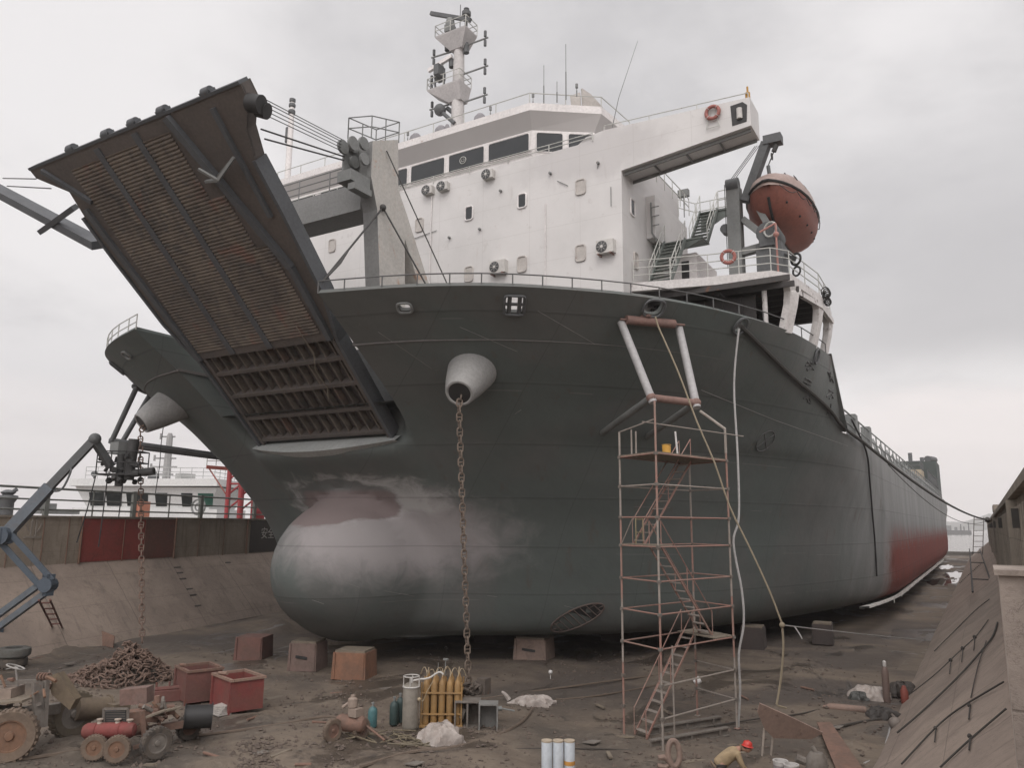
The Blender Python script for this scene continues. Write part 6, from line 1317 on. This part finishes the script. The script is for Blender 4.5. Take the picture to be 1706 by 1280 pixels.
ladder(AP(1641,990,.1),AP(1640,930,1.6),1.2,(1,0,0),3,'dark iron trestle standing on the right apron',black,.06)
ladder(G(104,1066)+V((0,0,.05)),DP(74,1000,36),.45,_r*.8+_h*.4,8,'red ladder leaning against the far apron behind the chain heap',redo,.05)
# ---- left: leaning plates, tyres, pipe, machines
for pts,lb,dd in (([(100,1068),(112,1046),(160,1052),(150,1075)],'brown steel plate lying against the far apron, left one',.0),([(150,1072),(165,1044),(205,1056),(188,1080)],'brown steel plate behind the chain heap, right one',.0)):
    b=MB(); P_=[G(pts[0][0],pts[0][1]),G(pts[3][0],pts[3][1])]; up_=V((0,0,.75))+_h*.45
    b.prism([P_[0],P_[1],P_[1]+up_*.75-(P_[1]-P_[0])*.1,P_[0]+up_],_h*.06); tag(b.build('steel_plate',mudr,None,smooth=False),lb,'steel plate','steel plates by the far apron')
tmv=W('tyre_grey',(.13,.13,.12),(.1,.1,.092),1.5,.9,dirt=.3)
for z,lb,px in ((.0,'lower of two grey tyres stacked at the left edge',16),(.46,'upper of two grey tyres stacked at the left edge',20)):
    p=G(px,1112)+V((0,0,z)); b=MB(); b.lathe([(.38,.02),(.6,.0),(.72,.08),(.74,.2),(.74,.28),(.72,.4),(.6,.45),(.38,.44),(.36,.23),(.38,.02)],p,28); tag(b.build('tyre',tmv if z else rubber,None),lb,'tyre','stacked tyres')
p0,p1=G(155,1131)+V((0,0,.09)),G(206,1128)+V((0,0,.09)); b=MB(); b.tube(p0,p1,.1,12); tag(b.build('pipe',W('pipe_green',(.2,.23,.21),(.16,.185,.17),2,.6),None),'short pale green pipe lying in front of the chain heap','pipe')
# machine with the red tank, in a frame facing the camera
MO=G(205,1262); S=1/46.5
def mp(px,py,dy=0.0): d=ray(px,py); return CAM+d*(((MO-CAM).dot(by)+dy)/d.dot(by))
mc=thing('winch_machine',tuple(MO),'rusty wheeled winch machine with a red air tank across its front','machine')
b=MB(); a_,c_=mp(142,1219),mp(222,1217); b.lathe([(0,-.08),(.17,-.04),(.23,.06),(.23,(c_-a_).length-.06),(.17,(c_-a_).length+.04),(0,(c_-a_).length+.08)],a_,18,c_-a_)
for t in (.25,.75): q=a_.lerp(c_,t); b.torus(q,.235,.018,c_-a_,18,5)
b.build('air_tank',redb,mc)
for px,py,R_,dy,mt in ((155,1268,.36,.05,tyretan),(193,1272,.38,-.05,tyretan)): wheel(mc,G(px,py)+V((0,0,R_)),-by+bx*.18,R_,.18,mt,rustor)
wheel(mc,G(258,1266)+V((0,0,.46)),bx*.75-by*.66,.46,.26,rubber,mudg); wheel(mc,G(313,1234)+V((0,0,.4)),bx*.75-by*.66,.4,.22,rubber,mudr)
b=MB(); b.bar(mp(193,1206,.2),mp(193,1184,.2),.72,.22,by); b.build('radiator',black,mc,smooth=False); b=MB(); a_,c_=mp(173,1208,.08),mp(213,1181,.37)
for q0,q1 in (((173,1207),(173,1182)),((213,1207),(213,1182)),((173,1182),(213,1182)),((173,1207),(213,1207))): b.bar(mp(*q0,.08),mp(*q1,.08),.05,.06)
for k in range(6): b.bar(mp(177,1186+k*4,.095),mp(209,1186+k*4,.095),.015,.012)
b.build('radiator_frame',mudg,mc,smooth=False)
b=MB(); b.bar(mp(150,1232,.3),mp(320,1205,1.4),.18,.2); b.bar(mp(190,1240,.1),mp(245,1205,.6),.14,.16); b.bar(mp(212,1196,.5),mp(262,1190,.9),.5,.35); b.bar(mp(236,1185,.2),mp(242,1245,.2),.12,.1); b.bar(mp(222,1247,.1),mp(262,1232,.4),.1,.1)
b.build('chassis',mudr,mc,smooth=False)
b=MB(); b.bar(mp(228,1172,1.2),mp(228,1146,1.2),.85,.5,by); b.build('tool_box',W('box_red_grey',(.2,.12,.1),(.16,.12,.105),1.5,.8,dirt=.5,rust=.2),mc,smooth=False)
b=MB(); 
for k in range(4): b.bar(mp(243+k*9,1196-k*2,.3+k*.25),mp(275+k*9,1184-k*2,.5+k*.25),.16,.05)
b.build('footboard',woodm,mc,smooth=False)
b=MB(); a_,c_=mp(308,1196,1.4),mp(352,1194,1.7); b.tube(a_,c_,.36,18); b.tube(a_-(c_-a_)*.03,a_,.42,18); b.tube(c_,c_+(c_-a_)*.03,.42,18); b.build('winch_drum',black,mc)
b=MB(); r7=random.Random(4)
for i in range(14):
    q=mp(r7.uniform(238,300),r7.uniform(1176,1204),r7.uniform(.5,1.2)); b=MB(); b.tube(q,q+V((r7.uniform(-.4,.4),r7.uniform(-.3,.3),r7.uniform(-.1,.3))),r7.uniform(.03,.07),7); b.build('engine_pipe',(mudr,mudg,rustor)[i%3],mc)
b=MB()
b.bar(mp(255,1186,1.0),mp(290,1182,1.3),.4,.25); b.tube(mp(262,1172,.8),mp(262,1160,.8),.09,8); b.build('engine',mudr,mc)
vtm=W('valve_tan',(.36,.3,.25))
for px,py in ((166,1206),(216,1207),(196,1206)): b=MB(); b.lathe([(.07,-.05),(.09,.0),(.05,.08),(.1,.1),(.1,.13),(0,.15)],mp(px,py,0),10); b.build('valve',vtm,mc)
b=MB(); q0,q1=G(256,1172),G(304,1168); b.bar(q0+V((0,0,.25)),q1+V((0,0,.25)),.5,.4); b.tube(q0+V((0,0,.5)),q1+V((0,0,.5)),.09,8); [b.tube(q0.lerp(q1,t_),q0.lerp(q1,t_)+V((0,0,.75)),.04,6) for t_ in (.05,.5,.95)]; tag(b.build('steel_rack',redo,None,smooth=False),'low dull red frame between the winch machine and the skips','frame')
b=MB(); q=G(364,1190)
for k in range(5): b.box(q+V((.02*k,.03*k,.04+.06*k)),(.95-.1*k,.5,.05),Matrix.Rotation(.1*k-.2,3,'Z'))
tag(b.build('plank_stack',W('plank_white',(.42,.39,.36)),None,smooth=False),'small stack of whitish boards beside the winch drum','boards')
# large machine cut by the left edge
M2=G(60,1266); S2=1/47.0
def m2(px,py,dy=0.0): d=ray(px,py); return CAM+d*(((M2-CAM).dot(by)+dy)/d.dot(by))
lm=thing('loader',tuple(M2),'large muddy loader with tan tyres and bare frame at the left edge','machine')
wheel(lm,G(12,1271)+V((0,0,.74)),-by+bx*.35,.74,.4,tyretan,rustor); wheel(lm,G(116,1229)+V((0,0,.72)),bx*.85-by*.5,.72,.4,W('tyre_olive',(.13,.105,.075),(.1,.085,.062),2,.9,dirt=.5),mudg)
wheel(lm,G(-60,1245)+V((0,0,.7)),-by+bx*.35,.7,.4,tyretan,rustor)
b=MB(); b.bar(m2(-60,1200,.7),m2(100,1180,1.6),.35,.3); b.bar(m2(62,1138,.5),m2(64,1214,.4),.3,.12); b.bar(m2(78,1134,.7),m2(74,1212,.6),.14,.12); b.bar(m2(-30,1138,.6),m2(95,1135,.9),.14,.1); b.bar(m2(20,1190,.3),m2(70,1172,.4),.1,.1); b.build('frame',mudg,lm,smooth=False)
b=MB(); b.prism([m2(80,1128,.8),m2(96,1122,.8),m2(126,1166,.8),m2(116,1184,.8),m2(86,1158,.8)],by*.35); b.build('hood',W('hood_olive',(.17,.13,.085),(.13,.1,.07),1.5,.85,dirt=.4,rust=.2),lm,smooth=False)
b=MB(); b.bar(m2(-40,1172,.3),m2(52,1164,.3),.9,.06); b.bar(m2(-30,1178,.3),m2(40,1184,.3),.5,.05); b.build('footboard',woodm,lm,smooth=False)
b=MB(); b.bar(m2(-20,1156,.7),m2(30,1153,.7),.7,.3); b.build('engine_cover',W('cover_tan',(.28,.22,.18)),lm,smooth=False)
b=MB(); b.torus(m2(26,1112,.6),.26,.025,(.2,.3,1),18,6); b.tube(m2(26,1112,.6),m2(30,1150,.8),.03,6)
for k in range(3): a=k*2.1; b.tube(m2(26,1112,.6),m2(26,1112,.6)+V((.25*math.cos(a),.25*math.sin(a),-.05)),.014,5)
b.build('steering_wheel',plain('wheel_pale',(.38,.36,.34)),lm)
b=MB(); r8=random.Random(8)
for i in range(16):
    q=m2(r8.uniform(0,95),r8.uniform(1132,1190),r8.uniform(.4,1.1)); b=MB(); b.tube(q,q+V((r8.uniform(-.5,.5),r8.uniform(-.3,.3),r8.uniform(-.3,.4))),r8.uniform(.02,.07),6); b.build('engine_pipe',(mudr,mudg,rustor)[i%3],lm)
for k in range(4): b=MB(); b.torus(m2(66+k*5,1128,.8),.1,.03,(1,.2,0),10,5); b.build('coil',mudr,lm)
b=MB(); a_,c_=m2(126,1182,2.4),m2(178,1180,3.2); b.tube(a_,c_,.36,16); b.tube(c_,c_+(c_-a_).normalized()*.05,.42,16); b.span(c_-V((.1,.2,.5)),c_+V((.7,.4,.2))); tag(b.build('axle_drum',W('drum_olive',(.15,.115,.08),(.12,.09,.066),2,.85,dirt=.4),None),'muddy olive axle drum lying between the loader and the winch machine','drum')
# ---- blue boom lift reaching up from the left
blue=W('lift_blue',(.12,.14,.16),(.095,.112,.13),1.2,.6,rust=.05,dirt=.3); blued=W('lift_dark_blue',(.07,.09,.115),(.055,.07,.09),1.5,.6)
LO=G(-95,1105); bl=thing('boom_lift',tuple(LO),'blue articulated boom lift with its cage raised beside the starboard boom frame','boom lift')
K=[DP(-70,1085,36.5),DP(80,975,36.8),DP(6,893,36.5),DP(158,732,38.0),DP(185,778,38.6)]
b=MB(); 
for q,o2 in ((K[0],.32),(K[0],-.32)): b.bar(K[0]+V((0,0,o2)),K[1]+V((0,0,o2)),.3,.26)
b.build('lower_boom',blue,bl,smooth=False); b=MB()
for o2 in (-.38,.38): b.bar(K[1]+_r*o2*.5+V((0,0,o2*.6)),K[2]+_r*o2*.5+V((0,0,o2*.6)),.24,.24)
b.build('middle_boom',blued,bl,smooth=False); b=MB(); b.bar(K[2]-V((.2,0,.2)),K[2].lerp(K[3],.5),.46,.5); b.build('upper_boom',blue,bl,smooth=False)
b=MB(); b.bar(K[2].lerp(K[3],.42),K[3],.34,.36); b.path(catmull([K[2].lerp(K[3],.52)-V((0,0,.3)),K[2].lerp(K[3],.6)+V((.35,0,-.6)),K[2].lerp(K[3],.68)+V((.4,0,-.1)),K[2].lerp(K[3],.7)],4),.05,5); b.build('telescope',dgrey,bl,smooth=False)
b=MB(); b.bar(K[3]-V((0,0,.1)),K[4],.3,.34); b.ball(K[3],.3,10,8); b.build('jib',dgrey,bl)
b=MB(); b.tube(K[2]-_h*.35,K[2]+_h*.35,.42,14); b.span(K[2]-V((.55,.3,.35)),K[2]+V((.3,.3,.35))); b.build('knuckle',blued,bl); b=MB(); b.tube(K[1]-_h*.3,K[1]+_h*.3,.34,14); b.span(K[1]-V((.2,.2,.5)),K[1]+V((.2,.2,.5))); b.build('knuckle',blued,bl)
b=MB(); b.span(LO+V((-1.3,-2,.5)),LO+V((1.3,2,1.7))); b.build('chassis',blued,bl,smooth=False)
for sx in (-1.2,1.2):
    for sy in (-1.3,1.3): wheel(bl,LO+V((sx,sy,.5)),(1,0,0),.5,.35,rubber,blued)
CG=DP(203,790,38.8); b=MB()
cgp=[CG+_r*x+_h*y for x,y in ((-1.05,-.5),(1.05,-.5),(1.05,.5),(-1.05,.5),(-1.05,-.5))]
rail_mb(b,cgp,1.1,2,.03,.8); b.prism([cgp[0]-V((0,0,.08)),cgp[1]-V((0,0,.08)),cgp[2]-V((0,0,.08)),cgp[3]-V((0,0,.08))],(0,0,.08)); cg_=b.build('cage',black,bl)
b=MB(); b.span(CG+V((-.75,-.3,1.0)),CG+V((-.05,.4,1.6))); b.build('control_box',mgrey,cg_,smooth=False)
b=MB(); r9=random.Random(6)
for i in range(22): q=CG+_r*r9.uniform(-1.1,.9)+_h*r9.uniform(-.4,.4)+V((0,0,r9.uniform(-.35,.9))); b.tube(q,q+V((r9.uniform(-.35,.35),r9.uniform(-.2,.2),r9.uniform(-.3,.3))),r9.uniform(.06,.17),7)
b.tube(CG+_r*.35+V((0,0,-.3)),CG+_r*.45+V((0,0,1.75)),.26,12); b.tube(CG+_r*-.1+V((0,0,-.6)),CG+_r*-.1+V((0,0,1.0)),.2,10); b.tube(CG-_r*.2+V((0,0,-.05)),CG+_r*1.6+V((0,0,.15)),.2,10); b.build('spray_gear',W('gear_dark',(.04,.04,.04),(.06,.057,.055),2,.7),cg_)
b=MB()
for dx,ex,L in ((-1.3,-1.9,3.4),(-.7,-.8,3.6),(.1,.05,2.2)): b.path(catmull([CG+_r*dx+V((0,0,-.1)),CG+_r*(dx*.6+ex*.4)+V((0,0,-L*.5)),CG+_r*ex+V((0,0,-L))],5),.03,5)
b.build('hanging_hose',black,cg_)
b=MB(); q=DP(265,690,40); b.path(catmull([DP(272,712,40.5),DP(268,745,40.5),DP(266,775,40.5),DP(259,822,40.5)],5),.022,5); tag(b.build('cable',black,None),'thin black cable hanging below the starboard hawse pipe near the chain','cable')
# ---- white ship beyond the far wall
wm=W('far_white',(.66,.66,.65),(.58,.585,.58),.4,.6); WD=82.0; WO2=DP(240,866,WD); s2=WD/F_PX
def fp(px,py,dy=0.0): return WO2+bx*((px-240)*s2)+by*dy+V((0,0,(866-py)*s2))
ws=thing('white_ship',tuple(WO2),'white ship with a wide wheelhouse moored beyond the far dock wall','ship')
b=MB(); b.prism([fp(118,900),fp(360,900),fp(360,900,9),fp(118,900,9)],V((0,0,(900-848)*s2))); b.build('hull',wm,ws,smooth=False)
b=MB(); bot=[fp(140,848,.4),fp(344,848,.4),fp(350,848,7),fp(134,848,7)]; top=[fp(122,812,-.3),fp(360,812,-.3),fp(366,812,8),fp(116,812,8)]
b.add(bot+top,[(3,2,1,0),(4,5,6,7),(0,1,5,4),(1,2,6,5),(2,3,7,6),(3,0,4,7)]); wh2=b.build('wheelhouse',wm,ws,smooth=False)
b=MB(); b.prism([fp(116,812,-.8),fp(362,810,-.8),fp(368,810,8.5),fp(112,812,8.5)],V((0,0,(812-800)*s2))); b.build('roof',wm,ws,smooth=False)
wg=glass_dark('far_glass',(.035,.04,.04)); wgg=glass_dark('far_glass_green',(.05,.13,.1))
for x0,x1,mt in ((146,170,wg),(174,200,wg),(208,244,wg),(256,276,wg),(300,318,wg),(328,353,wgg)):
    def ff(px,py): 
        t=(848-py)/36.0; return fp(px,py,.4-.7*t-.06)
    b=MB(); b.add([ff(x0,844),ff(x1-2,844),ff(x1,822),ff(x0-1,822)],[(0,1,2,3)]); b.prism([ff(x0,844),ff(x1-2,844),ff(x1,822),ff(x0-1,822)],by*.03); b.build('window',mt,wh2,smooth=False)
b=MB(); rail_mb(b,[fp(135,800),fp(235,800),fp(352,800),fp(355,800,7)],1.3,3,.035,1.3); b.span(fp(279,800,1),fp(307,788,2)); b.build('roof_railing',W('far_rail',(.42,.42,.41)),ws)
b=MB(); q=fp(250,800,3); b.lathe([(.45,0),(.32,5),(.22,(800-716)*s2)],q,8)
for py,w_ in ((722,1.0),(742,1.7),(760,1.5),(775,1.8),(788,1.2)): c_=fp(250,py,3); b.tube(c_-bx*w_,c_+bx*w_*.6,.09,6); b.tube(c_-bx*w_-V((0,0,.3)),c_-bx*w_+V((0,0,.35)),.12,6)
b.build('mast',W('far_mast',(.3,.295,.29)),ws)
b=MB(); b.ball(fp(242,795,1),.6,10,7); b.ball(fp(141,790,1),.35); b.tube(fp(141,800,1),fp(141,785,1),.08,6); b.tube(fp(168,800,1),fp(160,774,1),.06,6); b.build('roof_gear',dgrey,ws)
b=MB(); b.span(fp(253,862,-4),fp(273,838,-3.4)); b.tube(fp(255,862,-4.2),fp(255,836,-4.2),.1,6); tag(b.build('orange_cabinet',W('cabinet_orange',(.4,.16,.1),(.33,.14,.09),1,.6),None,smooth=False),'orange cabinet behind the quay railing in front of the white ship','cabinet')
b=MB(); b.torus(fp(360,846,-5),.75,.1,(.3,-1,0),18,6); b.torus(fp(360,846,-5),.35,.08,(.3,-1,0),14,6); tag(b.build('cable_drum',mgrey,None),'grey ring shaped cable drum behind the quay railing','drum')
# ---- red lattice crane legs beyond
rd=W('crane_red',(.33,.045,.05),(.26,.04,.042),.8,.6); D3=70.0; CO=DP(395,866,D3); s3=D3/F_PX
def cp3(px,py,dy=0.0): return CO+bx*((px-395)*s3)+by*dy+V((0,0,(866-py)*s3))
cr=thing('red_crane',tuple(CO),'red steel crane legs with a railed platform behind the far dock wall','crane')
for px,dy in ((377,0),(386,2.2),(398,0),(407,2.2)):
    b=MB(); b.tube(cp3(px,868,dy),cp3(px,690,dy),.22,10); b.build('leg',rd,cr)
for y0 in (850,825,800,775,750):
    b=MB(); b.tube(cp3(377,y0),cp3(398,y0-18),.09,6); b.tube(cp3(377,y0-18),cp3(398,y0-18),.09,6); b.build('bracing',rd,cr); b=MB(); b.tube(cp3(386,y0,2.2),cp3(407,y0-18,2.2),.09,6); b.build('bracing',rd,cr)
b=MB(); b.span(cp3(341,783,-.6),cp3(372,777,2)); b.bar(cp3(342,782,0),cp3(376,828,0),.1,.1); pf=b.build('platform',W('platform_red',(.3,.09,.07)),cr,smooth=False)
b=MB(); rail_mb(b,[cp3(341,777,-.5),cp3(372,777,-.5)],1.2,3,.03,.8); b.build('railing',mudg,pf)
b=MB(); b.span(cp3(418,866,1),cp3(428,838,2)); b.span(cp3(428,866,-1),cp3(440,852,0)); tag(b.build('red_locker',rd,None,smooth=False),'small red lockers on the quay right of the crane legs','locker')
# bollard-like dark bin and truck bed at the far left
D4=60.0
def c4(px,py,dy=0.0): O=DP(20,866,D4); s4=D4/F_PX; return O+bx*((px-20)*s4)+by*dy+V((0,0,(866-py)*s4))
b=MB(); b.lathe([(.5,0),(.5,1.1),(.75,1.5),(.7,1.65),(.35,1.7),(.55,1.9),(.2,2.1),(0,2.12)],c4(8,862),14); b.tube(c4(8,826),c4(22,816),.16,8); tag(b.build('bollard',dgrey,None),'dark iron bollard on the quay at the left edge','bollard')
b=MB(); b.span(c4(32,850,1),c4(52,838,3)); b.span(c4(30,856,1.5),c4(90,850,3.5)); tag(b.build('flat_trailer',mgrey,None,smooth=False),'low grey trailer parked on the quay at the far left','trailer')
# moored barge across the water
D5=750.0
def c5(px,py,dy=0.0): O=DP(1597,882,D5); s5=D5/F_PX; return O+bx*((px-1597)*s5)+by*dy+V((0,0,(882-py)*s5))
bgm=W('barge_grey',(.12,.12,.12)); base=c5(1597,882); z0=.35-base.z
b=MB(); hullp=[c5(1575,882),c5(1618,882),c5(1613,882,8),c5(1575,882,8)]
b.prism([V((p.x,p.y,.2)) for p in hullp],(0,0,4.2)); bg_=thing('cargo_barge',(base.x,base.y,.35),'grey cargo barge moored far out on the water','barge'); b.build('hull',bgm,bg_,smooth=False)
b=MB(); 
for x0,x1,h_ in ((1577,1590,4.5),(1592,1600,3),(1602,1607,6)): p=c5(x0,882,2); q=c5(x1,882,5); b.span((min(p.x,q.x),min(p.y,q.y),4.4),(max(p.x,q.x),max(p.y,q.y),4.4+h_))
b.build('deck_cargo',W('barge_cargo',(.2,.2,.2)),bg_,smooth=False)
b=MB()
for x in (1620,1626,1634): p=c5(x,882,20); b.tube(V((p.x,p.y,0)),V((p.x,p.y,8+x%3*2)),.5,6)
tag(b.build('mooring_pile',bgm,None),'thin mooring piles standing in the water right of the barge','piles')
r11=random.Random(44)
for i,(px,py) in enumerate(((468,1262),(505,1278),(432,1258),(250,1280),(352,1262),(985,1240),(1015,1262),(1345,1150),(690,1276),(1035,1232),(60,1100),(115,1108),(285,1100),(560,1158),(640,1150),(1000,1180),(1240,1165),(1390,1215),(1110,1190),(420,1200))):
    q=G(px,py); b=MB(); a=r11.uniform(0,PI); d_=V((math.cos(a),math.sin(a),0)); L=r11.uniform(.35,.9)
    if i%3==0: b.bar(q-d_*L*.5+V((0,0,.05)),q+d_*L*.5+V((0,0,.07+.1*r11.random())),.12,.05)
    elif i%3==1: b.tube(q-d_*L*.5+V((0,0,.05)),q+d_*L*.5+V((0,0,.06)),.045,8)
    else: b.prism([q+V((-.25,-.15,.02)),q+V((.2,-.2,.05)),q+V((.3,.12,.09)),q+V((-.1,.24,.03))],(0,0,.03))
    o_=b.build(('plank','pipe','metal_scrap')[i%3],(woodm,mudr,mudg)[i%3],None,smooth=i%3==1); tag(o_,('short broken plank lying loose on the muddy dock floor','short rusty pipe length lying loose on the muddy dock floor','flat scrap of muddy sheet metal lying on the dock floor')[i%3],('plank','pipe','scrap')[i%3],('loose planks','loose pipes','metal scraps')[i%3]+' strewn over the dock floor')
# ---- loose grit, stones and scraps over the floor
rub=W('grit',(.12,.092,.075),(.07,.056,.048),6,.95); b=MB(); r10=random.Random(12)
def stone(p,s_):
    vs=[p+V((s_*r10.uniform(.6,1.2),0,s_*.2)),p+V((0,s_*r10.uniform(.6,1.2),s_*.15)),p+V((-s_*r10.uniform(.6,1.2),0,s_*.2)),p+V((0,-s_*r10.uniform(.6,1.2),s_*.15)),p+V((0,0,s_*r10.uniform(.5,1.1))),p-V((0,0,s_*.3))]
    b.add(vs,[(0,1,4),(1,2,4),(2,3,4),(3,0,4),(1,0,5),(2,1,5),(3,2,5),(0,3,5)])
cl_=[(r10.uniform(0,1500),r10.uniform(1090,1285)) for _ in range(60)]+[(r10.uniform(340,600),r10.uniform(1240,1285)) for _ in range(12)]
for i in range(7500):
    if i%2: px,py=r10.uniform(-20,1500),1060+230*r10.random()**.8
    else: cx_,cy_=r10.choice(cl_); px,py=r10.gauss(cx_,38),r10.gauss(cy_,7)
    if py<1055 or py>1300 or px>1500-(py-1160)*.0: continue
    p=G(px,py); 
    if p.x>-3.6: continue
    p.z=gz(p.x,p.y)*max(0,min(1,(62-p.y)/8)); stone(p,.02+.1*r10.random()**4)
b.build('grit',rub,None,smooth=False,kind='stuff')
# low mounds of mud
b=MB(); mnd=[(500,1262,1.3,.12),(130,1240,2.0,.1),(430,1195,1.2,.07),(350,1275,1.5,.1),(1010,1225,1.6,.08),(1180,1250,1.4,.1),(1420,1245,1.5,.14),(640,1262,1.3,.06),(90,1085,2.5,.3),(470,1045,3.2,.5),(300,1080,2.5,.12),(1330,1130,2.2,.08),(760,1130,2.4,.06)]
for px,py,R_,h_ in mnd:
    c_=G(px,py); rows=[]
    for i in range(13):
        f=i/12; rows.append([V((c_.x+R_*(1-f)*(1+.25*math.sin(3*a+px)+.12*math.sin(7*a+py))*math.cos(a)*1.25,c_.y+R_*(1-f)*(1+.25*math.sin(3*a+px)+.12*math.sin(7*a+py))*math.sin(a),-.09+(h_+.1)*math.sin(f*PI/2)**1.4*(1+.3*math.sin(5*a+f*9)*(1-f))+.03*r10.random()*(f<1))) for a in [2*PI*k/40 for k in range(40)]])
    b.grid(rows,True)
b.build('mud',mud,None,kind='stuff',ang=180)
for o in bpy.data.objects:
    if o.parent is None and o.type in ('MESH','EMPTY') and 'kind' not in o.keys() and 'label' in o.keys(): o['kind']='thing'
    if o.parent is not None and o.parent.type=='EMPTY' and o.parent.name.startswith('person'): pass
    if '_o' in o.keys(): del o['_o']
